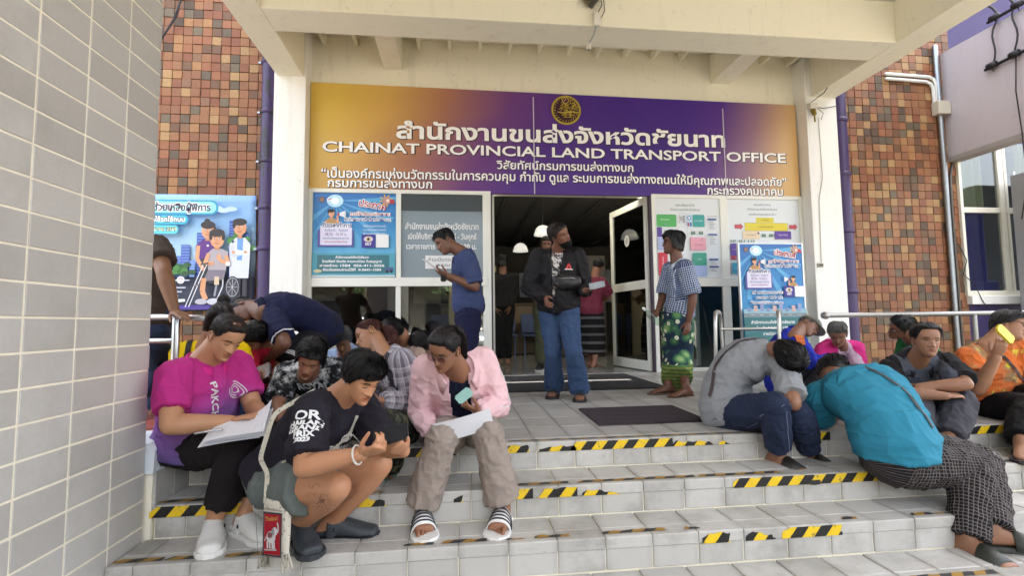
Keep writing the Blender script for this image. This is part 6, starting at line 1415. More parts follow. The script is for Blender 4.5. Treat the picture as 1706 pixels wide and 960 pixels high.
    'greenman': {'pel': (4.093, 3.995, 0.038), 'C': (3.982, 3.903, 0.479), 'hd': (3.833, 3.86, 0.595), 'sL': (3.921, 3.758, 0.399), 'sR': (4.078, 4.057, 0.488), 'eL': (3.889, 3.745, 0.124), 'eR': (3.996, 4.052, 0.221), 'wL': (3.648, 3.712, 0.13), 'wR': (3.788, 3.968, 0.126), 'fL': (3.561, 3.691, 0.134), 'fR': (3.701, 3.95, 0.125), 'hL': (4.024, 3.937, 0.056), 'hR': (4.12, 4.073, 0.075), 'kL': (3.644, 3.895, 0.167), 'kR': (3.741, 4.003, 0.175), 'aL': (3.362, 3.655, 0.082), 'aR': (4.082, 4.136, 0.079), 'tL': (3.463, 3.768, 0.027), 'tR': (3.931, 4.103, 0.028)},
    'armscross': {'pel': (3.184, 3.121, 0.022), 'C': (3.01, 2.931, 0.401), 'hd': (2.961, 2.813, 0.536), 'sL': (3.176, 2.889, 0.387), 'sR': (2.88, 3.019, 0.334), 'eL': (3.062, 2.676, 0.271), 'eR': (2.74, 2.832, 0.205), 'wL': (2.858, 2.796, 0.241), 'wR': (2.922, 2.675, 0.204), 'fL': (2.887, 2.876, 0.245), 'fR': (3.007, 2.683, 0.208), 'hL': (3.257, 3.072, 0.011), 'hR': (3.1, 3.104, -0.003), 'kL': (3.1, 2.75, 0.144), 'kR': (2.876, 2.825, 0.135), 'aL': (2.832, 2.619, -0.07), 'aR': (2.655, 2.617, -0.07), 'tL': (2.712, 2.533, -0.118), 'tR': (2.536, 2.53, -0.12)},
    'orange': {'pel': (3.81, 3.105, 0.054), 'C': (3.668, 3.014, 0.477), 'hd': (3.805, 2.997, 0.607), 'sL': (3.845, 3.01, 0.488), 'sR': (3.517, 3.046, 0.407), 'eL': (3.918, 2.983, 0.227), 'eR': (3.404, 2.901, 0.202), 'wL': (3.738, 2.869, 0.123), 'wR': (3.443, 2.803, 0.417), 'fL': (3.66, 2.83, 0.116), 'fR': (3.444, 2.769, 0.498), 'hL': (3.895, 3.113, 0.024), 'hR': (3.732, 3.105, 0.014), 'kL': (3.768, 2.781, 0.17), 'kR': (3.592, 2.755, 0.097), 'aL': (3.507, 2.689, -0.074), 'aR': (3.306, 2.595, -0.072), 'tL': (3.443, 2.555, -0.125), 'tR': (3.191, 2.502, -0.125)},
    'hallway': {'pel': (0.696, 7.8, 0.958), 'C': (0.697, 7.787, 1.471), 'hd': (0.699, 7.777, 1.681), 'sL': (0.881, 7.806, 1.413), 'sR': (0.513, 7.79, 1.414), 'eL': (0.884, 7.817, 1.118), 'eR': (0.52, 7.813, 1.12), 'wL': (0.792, 7.681, 0.92), 'wR': (0.558, 7.681, 0.902), 'fL': (0.778, 7.704, 0.829), 'fR': (0.602, 7.709, 0.824), 'hL': (0.784, 7.804, 0.912), 'hR': (0.608, 7.798, 0.912), 'kL': (0.759, 7.8, 0.491), 'kR': (0.629, 7.799, 0.491), 'aL': (0.759, 7.836, 0.088), 'aR': (0.637, 7.835, 0.088), 'tL': (0.748, 7.675, 0.032), 'tR': (0.602, 7.676, 0.032)},
}

# ================================================================== fabrics
def fab(name, fn=None, col='#888888', rough=.9, weave=.12, var=.10):
    N = Nodes(name)
    if fn: c = fn(N)
    else:
        q = lin(col); c = N.mix(N.noise(9, 5, .65), tuple(x * (1 - var) for x in q[:3]), tuple(min(1, x * (1 + var)) for x in q[:3]))
    N.out(c, rough, 0, .25); w1 = N.n('Bump'); w1.inputs['Strength'].default_value = weave; w1.inputs['Distance'].default_value = .0015; N.set(w1.inputs['Height'], N.noise(380, 2))
    cv_ = N.attr('cloth').outputs['Vector']; r1 = N.math('ABSOLUTE', N.math('SUBTRACT', N.noise(1, 3, .55, N.scalev(cv_, (13, 30, 9))), .5)); r2 = N.noise(1, 2, .5, N.scalev(cv_, (34, 22, 20)))
    w2 = N.n('Bump'); w2.inputs['Strength'].default_value = .42; w2.inputs['Distance'].default_value = .018; N.set(w2.inputs['Height'], N.math('MULTIPLY_ADD', r2, .18, r1)); N.set(w2.inputs['Normal'], w1.outputs[0]); N.set(N.p.inputs['Normal'], w2.outputs[0]); return N.m
def cuv(N): return N.sep(N.attr('cloth').outputs['Vector'])
def lines(N, x, period, width, off=0.0):
    f = N.math('FRACT', N.math('MULTIPLY_ADD', x, 1 / period, off)); return N.math('LESS_THAN', f, width / period)
def plaid(base, dark, light, p, w1, w2):
    def fn(N):
        u, v, _ = cuv(N); a = N.math('MULTIPLY', N.math('ADD', lines(N, u, p, w1), lines(N, v, p, w1)), .5)
        c = N.mix(a, base, dark); l = N.math('MULTIPLY', N.math('ADD', lines(N, u, p, w2, .55), lines(N, v, p, w2, .55)), .6)
        return N.mix(l, c, light)
    return fn
def check_navy(N):
    u, v, _ = cuv(N); a = N.math('MAXIMUM', lines(N, u, .020, .0035), lines(N, v, .020, .0035)); b = N.math('MULTIPLY', N.math('ADD', lines(N, u, .020, .008, .35), lines(N, v, .020, .008, .35)), .4)
    return N.mix(a, N.mix(b, '#16264e', '#4a6290'), '#c9d2df')
def checked_dark(N):
    o = N.sep(N.attr('cloth').outputs['Vector'])
    wob = N.noise(60, 2); u = N.math('MULTIPLY_ADD', wob, .006, o[0]); v = N.math('MULTIPLY_ADD', wob, .006, o[1])
    a = N.math('MAXIMUM', lines(N, u, .017, .0035), lines(N, v, .017, .0035)); b = N.math('MAXIMUM', lines(N, u, .0165, .0035, .45), lines(N, v, .0165, .0035, .45))
    return N.mix(N.math('MULTIPLY', a, .8), N.mix(b, '#242024', '#121014'), '#716a66')
def splotch(cols, scale, seedv=0, stretch=(1, 1, 1), interp='CONSTANT'):
    def fn(N):
        v = N.scalev(N.obj(), stretch); n = N.noise(scale, 4, .55, v); st = [(.30 + .4 * i / len(cols) if i else 0, c) for i, c in enumerate(cols)]
        return N.ramp(n, st, interp)
    return fn
def camo(N):
    a = N.noise(13, 3, .5); b = N.noise(21, 3, .5, N.scalev(N.obj(), (1, 1.3, .8)))
    c = N.ramp(a, [(0, '#1d211b'), (.45, '#3d4333'), (.56, '#25241f'), (.66, '#4c4a3a')], 'CONSTANT'); return N.mix(N.math('GREATER_THAN', b, .60), c, '#5d5b48')
def tiedye(N):
    w = N.noise(16, 7, .72); return N.ramp(w, [(0, '#121214'), (.47, '#17171a'), (.53, '#76787a'), (.60, '#c9cac8'), (1, '#e2e2de')])
def floral(N):
    o = N.obj(); vo = N.n('TexVoronoi'); vo.inputs['Scale'].default_value = 15; N.set(vo.inputs['Vector'], o); d = vo.outputs['Distance']
    vo2 = N.n('TexVoronoi'); vo2.inputs['Scale'].default_value = 9; N.set(vo2.inputs['Vector'], N.scalev(o, (1.1, .9, 1.2)))
    leaf_ = N.ramp(vo2.outputs['Distance'], [(0, '#8fae72'), (.30, '#5d8a5a'), (.46, '#3d6650'), (.60, '#26374a')], 'CONSTANT')
    pet = N.math('LESS_THAN', N.math('MULTIPLY_ADD', N.noise(55, 2), .22, d), .42); sel = N.math('GREATER_THAN', N.sep(vo.outputs['Color'])[0], .45)
    c = N.mix(N.math('MULTIPLY', pet, sel), leaf_, '#d3d8bd'); ctr = N.math('MULTIPLY', N.math('LESS_THAN', d, .10), sel); c = N.mix(ctr, c, '#c9a53c')
    z = N.sep(o)[2]; band = N.math('LESS_THAN', z, .29); zz = N.math('MULTIPLY_ADD', N.noise(40, 1), .02, z)
    bc = N.ramp(N.math('FRACT', N.math('MULTIPLY', zz, 28)), [(0, '#5d7f42'), (.5, '#a39c50'), (.75, '#476b40')], 'CONSTANT'); return N.mix(band, c, bc)
def orange_print(N):
    a = N.noise(7, 5, .6); c = N.ramp(a, [(0, '#8a4a24'), (.42, '#c4622a'), (.52, '#b7683a'), (.60, '#8f7b5a'), (.70, '#6a5a3a')])
    b = N.noise(14, 4, .7); return N.mix(N.math('GREATER_THAN', b, .62), c, '#c9b23a')
def magenta_grad(N):
    v = N.sep(N.attr('torso').outputs['Vector']); t = N.math('MULTIPLY_ADD', N.noise(3, 3), .16, N.math('ADD', v[2], N.math('MULTIPLY', N.math('ABSOLUTE', v[0]), 1.0))); return N.ramp(t, [(.28, '#554a7a'), (.60, '#7c5292'), (.82, '#a33f8c'), (1.0, '#ad2c78')])
def denim(col):
    def fn(N):
        u, v, _ = cuv(N); q = lin(col); n = N.noise(7, 5, .7); c = N.mix(n, tuple(x * .75 for x in q[:3]), tuple(min(1, x * 1.3) for x in q[:3]))
        return N.mix(N.math('MULTIPLY', lines(N, N.math('ADD', u, v), .0022, .0009), .08), c, '#9fb2cc')
    return fn
def stripes_h(a, b, p, w):
    return lambda N: N.mix(lines(N, N.sep(N.obj())[2], p, w), a, b)
WHITE_INK = plain('#dcdcdc', .6, 0, .05); GOLD_INK = plain('#b08f3a', .5, 0, .15)
RUB = lambda c: plain(c, .55, 0, .15, 20, .2, 60, .002)

# ================================================================== people
PP = {}
def fig(nm, label, **k): PP[nm] = Figure(nm, label, **k); return PP[nm]

# woman in magenta polo, front left
p = fig('magenta', 'woman in magenta and violet polo reading stapled papers on the top step at left', h=1.58, fat=1.30, look=(.62, -.50, -.52), skin='#b07c58', vox=.008, bulge=.0, fem=1, curl=.22, palmR=(.1, .1, -1), palmL=(.2, .2, -1), hairc='#1b1311', fk=1.05)
POLO_M = fab('magenta_polo_cloth', magenta_grad)
p.shirt(POLO_M, inf=.016, belly=.03, sl=.74, wide=1.08, fold=.008, t0=-.0); p.collar(fab('magenta_collar_cloth', col='#c0287c'))
p.trousers(fab('black_stretch_cloth', col='#1b1618'), inf=.008, hem=.80, wide=1.1)
p.hair('pulled', '#1b1210', .012, 150, .076, 3); p.tail([(.0, -.08, .085), (.0, -.125, .105), (.0, -.17, .08), (-.01, -.19, .01), (-.01, -.18, -.06)], [.028, .040, .044, .038, .014], '#1b1210', n=130)
p.shoes('clog', RUB('#dcdad5'), RUB('#e2e0dc'))
V, F = text_mesh('PAKCHONG', .052, .001, 1.05); ctr = p.spine(.52)[0] - p.ls * .045 + p.fs * .1
p.decal('shirt_lettering', V, F, ctr, -p.spine(.5)[1], p.ls, WHITE_INK)
em = MB()
for r_, w_ in ((.030, .004), (.021, .003), (.012, .003)):
    for k in range(18):
        if r_ > .025 and 4 < k < 8: continue
        a0, a1 = k / 18 * 6.283, (k + .95) / 18 * 6.283
        em.add([((r_ + w_) * math.cos(a0), (r_ + w_) * math.sin(a0) * 1.25, 0), ((r_ + w_) * math.cos(a1), (r_ + w_) * math.sin(a1) * 1.25, 0), (r_ * math.cos(a1), r_ * math.sin(a1) * 1.25, 0), (r_ * math.cos(a0), r_ * math.sin(a0) * 1.25, 0)], [(0, 1, 2, 3)])
p.decal('shirt_emblem', em.v, em.f, p.spine(.72)[0] + p.ls * .075 + p.fs * .1, p.ls, p.spine(.7)[1], WHITE_INK)
hc = MB(); hq = p.hp(-.02, .055, .114); hc.obox(hq, p.L * .9 + p.F * .3, p.F * .8 - p.U * .5, p.U, .020, .008, .005); hc.build('hair_clip', plain('#4a2f24', .3), p.root)
lt = Print(np.array(hq) + p.U * .006, p.L, p.F); 
for k, ex in enumerate((-.014, .012)): lt.ell(ex, .0, .006, .006, '#d9d2c4', 10)
lt.build('clip_studs', p.root)
b3 = MB(); b3.tube([tuple(p.hp(.078 * math.cos(a), -.01 + .06 * 0 + .025, .0 + .125 * math.sin(a))) for a in np.linspace(.5, 2.64, 14)], .0035, 6); b3.build('hair_band', plain('#1a1a1c', .3), p.root)

# squatting person in racing shirt
p = fig('racer', 'person in dark lettered racing shirt and grey shorts crouching on the steps with phone', h=1.66, fat=1.08, look=(.58, -.55, -.5), skin='#b9805c', vox=.008, bulge=.0, curl=.95, palmR=(.1, .45, .8), palmL=(-.5, .2, .8), hairc='#0e0c0c', head=.94)
RT = fab('charcoal_print_tee_cloth', col='#221f28')
p.shirt(RT, inf=.018, belly=.02, sl=.86, wide=1.12, fold=.008, t0=-.02); p.trousers(fab('grey_shorts_cloth', col='#5f6663'), 'shorts', inf=.016, hem=.62, wide=1.1)
p.hair('bowl', '#0d0b0b', .020, 320, .040, 8)
p.shoes('clog', RUB('#33383d'), RUB('#2b2f34'))
rs = p.ls; up_ = p.spine(.6)[1]
arm_d = unit(p.J['eR'] - p.J['sR']); side_ = unit(np.cross(arm_d, (0.35, .9, 0)))
lines_ = (('OR', .058), ('THAILAND', .030), ('GRAND', .034), ('PRIX', .034), ('2023', .026))
o_ = p.J['sR'] + np.array([.02, -.05, .0]); vdir = unit(arm_d); rdir = np.array([.86, -.5, .0]); rdir = unit(rdir - vdir * (rdir @ vdir)); off = .03
for tx, sz in lines_:
    V, F = text_mesh(tx, sz, .0016, 1.0); p.decal('shirt_lettering', V, F, o_ + vdir * (off + sz * .4), rdir, -vdir, WHITE_INK, off=.003); off += sz * .82
off = .34; cfr = p.spine(.75)[0] + p.fs * .12 + rs * .045
for tx, sz in (('OR', .058), ('THAILAND', .032), ('GRAND', .034), ('PRIX', .034)):
    V, F = text_mesh(tx, sz, .0016, 1.0); p.decal('shirt_lettering', V, F, cfr - up_ * (off - .34), rs, up_, WHITE_INK); off += sz * .85
def trophy(org, r_d, u_d):
    tb = MB()
    for k in range(7):
        x = -.018 + k * .006; tb.add([(x, .05, 0), (x + .004, .05, 0), (x * .35 + .002, .0, 0), (x * .35, .0, 0)], [(0, 1, 2, 3)])
    for k in range(14):
        a0, a1 = k / 14 * 6.283, (k + 1) / 14 * 6.283
        for r0, r1 in ((.013, .018), (.022, .024)): tb.add([(r1 * math.cos(a0), -.03 + r1 * math.sin(a0), 0), (r1 * math.cos(a1), -.03 + r1 * math.sin(a1), 0), (r0 * math.cos(a1), -.03 + r0 * math.sin(a1), 0), (r0 * math.cos(a0), -.03 + r0 * math.sin(a0), 0)], [(0, 1, 2, 3)])
    tb.add([(-.02, -.06, 0), (.02, -.06, 0), (.02, -.068, 0), (-.02, -.068, 0)], [(0, 1, 2, 3)])
    p.decal('shirt_emblem', tb.v, tb.f, org, r_d, u_d, GOLD_INK)
trophy(o_ + vdir * .13 + rdir * .085, rdir, -vdir); trophy(cfr - up_ * .03 + rs * .09, rs, up_)
INK = plain('#4a3a34', .6, 0, 0)
tat = MB(); tr = random.Random(4)
for k in range(26):
    a = tr.uniform(0, 6.28); c = (tr.gauss(0, .022), tr.gauss(0, .03)); L = tr.uniform(.008, .02); w = .0014
    for q in range(4):
        x0, y0 = c[0] + L * math.cos(a), c[1] + L * math.sin(a); a += .8; x1, y1 = c[0] + L * math.cos(a), c[1] + L * math.sin(a); nx, ny = math.cos(a) * w, math.sin(a) * w
        tat.add([(x0, y0, 0), (x1, y1, 0), (x1 + nx, y1 + ny, 0), (x0 + nx, y0 + ny, 0)], [(0, 1, 2, 3)])
bo = p.bodyo; p.bvh['body'] = BVHTree.FromPolygons([tuple(v.co + p.root.location) for v in bo.data.vertices], [tuple(q.vertices) for q in bo.data.polygons])
p.decal('shin_tattoo', tat.v, tat.f, p.J['kR'] * .7 + p.J['aR'] * .3 + np.array([.02, -.05, 0]), (.95, -.2, 0), (0, 0, 1), INK, 'body', .0015)
p.decal('knee_tattoo', tat.v[:60], [f for f in tat.f if max(f) < 60], p.J['kR'] * .8 + p.J['hR'] * .2 + np.array([-.01, -.04, .06]), (.95, -.2, 0), (0, 0, 1), INK, 'body', .0015)
wr = p.J['wR']; fd = unit(p.J['wR'] - p.J['eR']); e1 = unit(np.cross(fd, (0, 0, 1))); e2 = np.cross(fd, e1)
MB().tube([tuple(wr - fd * .02 + (e1 * math.cos(a) + e2 * math.sin(a)) * .0345) for a in np.linspace(0, 6.283, 17)], .0042, 6, 0, False).build('bracelet', plain('#d8d4cc', .4), p.root)
MB().lathe([(.004, -.001), (.006, 0), (.004, .002)], tuple(p.hp(-.081, -.012, -.036)), 8).build('ear_stud', plain('#d9dbe0', .2, 1), p.root)

# woman in pink jacket, centre
p = fig('pink', 'woman in pale pink jacket and glasses holding a card and a folded sheet', h=1.60, fat=1.02, fk=1.13, look=(-.50, -.70, -.5), skin='#8e5f45', vox=.008, bulge=.04, fem=1, curl=.75, hairc='#161011', toes=True, lift=.024)
NAVY_T = fab('navy_tee_cloth', col='#14162c')
p.shirt(NAVY_T, inf=.008, sl=.5, name='undershirt', t1=.97)
PJ = fab('pink_jacket_cloth', col='#dfb9bd', rough=.75)
def open_front(pp, w0, w1, z_top=.97):
    def cut(V):
        c = np.zeros(len(V), bool); best = np.full(len(V), 1e9); ti = np.zeros(len(V)); lat = np.zeros(len(V)); fr = np.zeros(len(V))
        for t in np.linspace(-.3, 1.05, 40):
            c0, tg, l, f = pp.spine(t); D = np.abs((V - c0) @ tg); mk_ = D < best; best[mk_] = D[mk_]; q = V[mk_] - c0; ti[mk_] = t; lat[mk_] = q @ l; fr[mk_] = q @ f
        wd = np.interp(ti, [-.3, .1, .6, 1.0], [w0 * 1.3, w0, (w0 + w1) / 2, w1]); r = np.abs(lat)
        far = np.zeros(len(V), bool)
        for q in 'LR':
            for a, b in (('s', 'e'), ('e', 'w')):
                A, B = pp.J[a + q], pp.J[b + q]; d = B - A; t = np.clip((V - A) @ d / (d @ d), .25 if a == 's' else 0, 1); far |= np.linalg.norm(V - A - np.outer(t, d), axis=1) < .075
        return (r < wd) & (fr > .02) & ~far
    return cut
p.shirt(PJ, 'long', inf=.019, t0=-.32, flare=.03, wide=1.15, fold=.010, name='jacket', cut=open_front(p, .055, .05), thick=.004, sl=1.0)
p.collar(PJ, .056, .030, .04, 80, 'jacket_collar', .024)
for q, sg in (('L', 1), ('R', -1)):
    for k in range(3):
        o3 = p.ls * sg * (.05) + np.array([0, -.012 + .012 * k, 0]); s_, e_, w_ = p.J['s' + q], p.J['e' + q], p.J['w' + q]
        p.band('sleeve_stripe', [s_ + o3 * .9 + np.array([0, -.01 * k, .03]), s_ * .5 + e_ * .5 + o3 * 1.1, e_ + o3, e_ * .5 + w_ * .5 + o3 * .9], .006, WHITE_INK, 'jacket', .003, .001)
p.trousers(fab('taupe_wide_trouser_cloth', col='#94887f'), inf=.010, hem=.92, bell=.026, wide=1.06, fold=.010)
p.hair('pulled', '#150f10', .012, 200, .074, 12); p.tail([(.0, -.085, .06), (.0, -.135, .05), (.01, -.155, -.02), (.02, -.15, -.09), (.03, -.135, -.14)], [.024, .034, .032, .026, .010], '#171011')
MB().tube([tuple(p.hp(.0 + .026 * math.cos(a), -.092 - .010 * 0, .062 + .026 * math.sin(a))) for a in np.linspace(0, 6.283, 15)], .006, 6, 0, False).build('hair_tie', plain('#dcdcd8', .5), p.root)
LENS = glass_mat('tinted_lens', (.62, .50, .50), rough=.05)
p.glasses('#6e5a58', LENS, .024, 1.0)
p.shoes('slide', RUB('#e4e3df'), RUB('#1e2430'))
MB().tube([tuple(p.spine(.05)[0] + p.fp * .13 + p.lp * x + np.array([0, 0, .012 * math.cos(x * 30)])) for x in np.linspace(-.09, .09, 12)], .012, 8).build('waist_pouch', plain('#9a8a3c', .3, .6, .3, 60), p.root)

# woman in grey plaid shirt with a ponytail
p = fig('plaidgrey', 'woman with auburn ponytail in grey plaid shirt and camouflage trousers seen side on', h=1.56, fat=1.05, look=(-.93, -.30, -.30), skin='#9a6a4c', vox=.009, bulge=.05, fem=1, old=1, eyes=.6, hairc='#2a1512', brow='#2a1512', toes=True)
p.shirt(fab('grey_plaid_cloth', plaid('#b9b5bd', '#77727c', '#d7d5dc', .060, .026, .006)), 'long', inf=.020, t0=-.22, flare=.02, wide=1.25, fold=.009)
p.trousers(fab('camouflage_cloth', camo), inf=.016, hem=.86, wide=1.2)
p.hair('pulled', '#3a1a14', .011, 170, .074, 21); p.tail([(.0, -.088, .030), (.0, -.120, .005), (.02, -.135, -.05), (.035, -.135, -.11), (.04, -.10, -.16)], [.022, .040, .044, .036, .012], '#3f1913', n=120)
cl = MB(); cr_ = random.Random(2)
for k in range(9): cl.lathe([(0, -.011), (.008, -.007), (.011, 0), (.008, .007), (0, .011)], tuple(p.hp(.006 + cr_.uniform(-.014, .02), -.098 + cr_.uniform(-.02, .01), .030 + cr_.uniform(-.02, .02))), 8)
cl.build('pearl_hair_clip', plain('#cbbb9a', .25, .3, .2, 60), p.root)
p.shoes('sandal', RUB('#5f8f80'), RUB('#b7b19a'))
p.band('bag_strap', [p.J['sR'] + np.array([0, 0, .04]), p.J['C'] * .5 + p.J['sL'] * .5 + np.array([-.02, -.05, .03]), p.spine(.6)[0] + np.array([-.03, -.13, 0]), p.spine(.2)[0] + np.array([.06, -.13, 0])], .036, plain('#232127', .7))
MB().lathe([(.003, -.004), (.006, 0), (.003, .004)], tuple(p.hp(.082, -.012, -.045)), 8).build('earring', plain('#c9b36a', .2, 1), p.root)

# woman in tie-dye shirt
p = fig('tiedye', 'woman in black and white tie-dye shirt bowing her head beside the crouching person', h=1.58, look=(.05, -.84, -.54), skin='#8f5f45', vox=.009, bulge=.07, fem=1, curl=.5, hairc='#100d0d')
p.shirt(fab('tie_dye_cloth', tiedye), inf=.018, sl=.80, wide=1.15, fold=.008); p.trousers(fab('teal_jeans_cloth', denim('#35566a')), inf=.012)
p.hair('bob', '#0f0c0c', .018, 320, .064, 31, .7)
p.shoes('flip', RUB('#2a2a2c'))
V, F = text_mesh('ROYAL', .060, .002, 1.0); p.decal('shirt_lettering', V, F, p.spine(.6)[0] + np.array([-.01, -.12, -.02]), (1, -.02, .03), (0, 0, 1), WHITE_INK)

# man bending over in navy polo
p = fig('bender', 'older man in navy polo and black shorts bending double over the seated boy', h=1.66, fat=1.08, look=(-.35, -.55, -.75), skin='#6d4836', vox=.010, bulge=.05, old=1, hairc='#2b2a2b', brow='#2b2a2b')
p.shirt(fab('navy_polo_cloth', col='#171b38'), inf=.018, sl=.78, t0=-.2, wide=1.15); p.collar(fab('dark_collar_cloth', col='#10142e'))
p.trousers(fab('black_shorts_cloth', col='#1f1e21'), 'shorts', inf=.018, hem=.92)
p.hair('crop', '#2e2d2e', .009, 220, .062, 41); p.shoes('flip', RUB('#222226'))
V, F = text_mesh('ขนส่ง', .05, .001); p.decal('shirt_lettering', V, F, p.spine(.92)[0] + np.array([.05, -.1, .12]), (.9, -.1, -.1), (.1, -.3, .9), plain('#b0453c', .6, 0, 0))
k_, h_ = p.J['kL'], p.J['hL']; dl = unit(k_ - h_); e1 = unit(np.cross(dl, (0, 1, .2))); e2 = np.cross(dl, e1)
for k in range(3): p.band('shorts_stripe', [h_ + (k_ - h_) * (.80 + .035 * k) + (e1 * math.cos(a) + e2 * math.sin(a)) * .12 for a in np.linspace(0, 6.283, 12)], .008, WHITE_INK, 'trousers', .003, .001)
p.band('sleeve_trim', [p.J['sL'] + (p.J['eL'] - p.J['sL']) * .755 + (unit(np.cross(p.J['eL'] - p.J['sL'], (0, 1, 0))) * math.cos(a) + np.array([0, 1, 0]) * math.sin(a)) * .085 for a in np.linspace(0, 6.283, 14)], .008, WHITE_INK, 'shirt', .003, .001)

# boy in red shirt
p = fig('red', 'boy in red shirt sitting on the floor looking at a tablet under the bending man', h=1.50, fat=.95, look=(-.25, -.70, -.62), skin='#8a5c42', vox=.009, bulge=.05, curl=.5, hairc='#0e0c0c')
p.shirt(fab('red_tee_cloth', col='#a3182c'), inf=.016, sl=.72); p.trousers(fab('maroon_trouser_cloth', col='#2c2028'), inf=.012)
p.hair('bowl', '#0d0b0b', .016, 240, .048, 51)
sp_ = MB(); cr_ = random.Random(9)
for k in range(5):
    c = (cr_.uniform(-.03, .03), cr_.uniform(-.03, .04)); r = cr_.uniform(.01, .02); sp_.add([(c[0] + r * math.cos(a) * cr_.uniform(.6, 1), c[1] + r * math.sin(a), 0) for a in np.linspace(0, 5.6, 9)], [tuple(range(9))])
p.decal('shirt_print', sp_.v, sp_.f, p.spine(.62)[0] + np.array([.06, -.1, 0]), (1, -.1, 0), (0, 0, 1), WHITE_INK)

# person in yellow, half hidden
p = fig('yellow', 'person in yellow shirt with a black shoulder strap hidden behind the magenta woman', h=1.58, fat=1.1, look=(.35, -.55, -.75), skin='#9a6a4c', vox=.010, bulge=.05, hairc='#0e0c0c')
p.shirt(fab('yellow_tee_cloth', col='#e0bd0c'), inf=.016, sl=.75); p.trousers(fab('blue_jeans_cloth', denim('#34466a')), inf=.012); p.hair('pulled', '#0e0c0c', .012, 150, .06, 61)
p.tail([(.0, -.03, .115), (.0, -.055, .150), (.0, -.09, .16), (.0, -.12, .13)], [.02, .034, .036, .02], '#0e0c0c', 'hair_bun')
V, F = text_mesh('EDUC', .060, .0015); p.decal('shirt_lettering', V, F, p.spine(.78)[0] + np.array([-.045, -.12, .0]), (1, -.05, .18), (-.18, 0, 1), plain('#1c1a10', .6, 0, 0))
p.band('bag_strap', [p.J['sR'] * .7 + p.J['C'] * .3 + np.array([0, 0, .06]), p.spine(.85)[0] + np.array([-.10, -.11, 0]), p.spine(.5)[0] + np.array([-.10, -.13, 0])], .030, plain('#1b1a18', .7))

# person leaning on the rail at the far left
p = fig('leanleft', 'person in dark brown shirt leaning a hand on the steel rail behind the tiled pier', h=1.66, fat=1.05, look=(.75, -.4, -.3), skin='#7a5238', vox=.010, hairc='#141010', curl=.15, palmL=(0, .1, -1))
p.shirt(fab('dark_brown_cloth', col='#40352f'), inf=.018, sl=.62, wide=1.2, t0=-.2); p.trousers(fab('indigo_jeans_cloth', denim('#22304e')), inf=.012); p.hair('crop', '#141010', .010, 200, .062, 71)

# back row by the window
p = fig('bluegrey', 'grey haired person in light blue shirt sitting under the window', h=1.55, look=(.05, -.8, -.6), skin='#85593f', vox=.011, bulge=.06, old=1, hairc='#4b4a4a', brow='#3a3838')
BS = fab('light_blue_shirt_cloth', col='#8fa3c0'); p.shirt(BS, inf=.018, sl=.85); p.collar(BS); p.trousers(fab('dark_grey_trouser_cloth', col='#2a2a2e'), inf=.012); p.hair('bowl', '#4e4d4d', .014, 240, .058, 81)
p = fig('beige', 'person with black hair in beige shirt turned away behind the plaid shirt woman', h=1.58, look=(-.72, .55, -.3), skin='#8a5c42', vox=.011, bulge=.04, hairc='#0e0c0c')
p.shirt(fab('beige_shirt_cloth', col='#9a8378'), inf=.018, sl=.8); p.trousers(fab('brown_trouser_cloth', col='#3a302c'), inf=.012); p.hair('crop', '#100d0d', .013, 240, .060, 91)
p = fig('darkhair', 'dark haired person in pale blue shirt looking down between the two ponytailed women', h=1.55, look=(-.45, -.65, -.62), skin='#7d5440', vox=.011, bulge=.06, hairc='#151214')
p.shirt(fab('pale_blue_cloth', col='#6f8fae'), inf=.018, sl=.8); p.trousers(fab('navy_trouser_cloth', col='#1c2030'), inf=.012); p.hair('bowl', '#151214', .014, 240, .055, 101)

# standing man reading
p = fig('reader', 'standing man in blue polo reading a sheet of paper in front of the frosted window', h=1.66, look=(-.85, -.28, -.48), skin='#6f4836', vox=.010, bulge=.01, old=.5, hairc='#0f0e0f', curl=.5, palmL=(.1, .3, .9), palmR=(.1, -.3, .9))
PB = fab('slate_blue_polo_cloth', col='#3a4468'); p.shirt(PB, inf=.022, sl=.88, t0=-.20, wide=1.25, belly=.02, flare=.01); p.collar(PB); p.trousers(fab('navy_slack_cloth', col='#191b38'), inf=.014, wide=1.1)
p.hair('crop', '#0f0e0f', .014, 280, .058, 111); p.shoes('shoe', RUB('#1a1a1c'))

# man in black jacket stepping out
p = fig('jacket', 'man in black jacket and flared jeans with a chin mask walking out the doorway', h=1.66, fat=1.02, look=(.52, -.85, -.04), skin='#7b4f3a', vox=.009, bulge=.0, old=1, eyes=.7, hairc='#2a2423', brow='#201b1a', curl=.6, palmR=(.9, .3, .1), palmL=(-.2, .5, .8), lift=.024)
p.shirt(fab('white_tee_cloth', splotch(['#d6d3d0', '#d6d3d0', '#3b2a2c', '#d6d3d0'], 26)), inf=.006, sl=.4, name='undershirt')
BJ = fab('black_jacket_cloth', col='#19171a', rough=.7); p.shirt(BJ, 'long', inf=.024, t0=-.16, wide=1.4, fold=.011, name='jacket', cut=open_front(p, .004, .05), thick=.004, flare=.012); p.collar(BJ, .054, .024, .035, 70, 'jacket_collar', .02)
p.trousers(fab('faded_jeans_cloth', denim('#2b4060')), inf=.012, hem=1.0, bell=.030, wide=.93, fold=.008)
p.hair('crop', '#2b2422', .013, 260, .060, 121, ); p.shoes('slide', RUB('#242120'))
q = MB(); 
MS = Parts()
for sgn in (0,):
    rings = []
    for z, g in ((-.060, .006), (-.075, .011), (-.095, .012), (-.115, .010), (-.127, -.01)):
        w, f, b = hprof(max(z, -.112)); a = np.linspace(-.15, math.pi + .15, 17); x, y = sell(a, w + .004, f + g, -.01, 2.2); rings.append(np.stack([x, y, np.full(17, z)], 1))
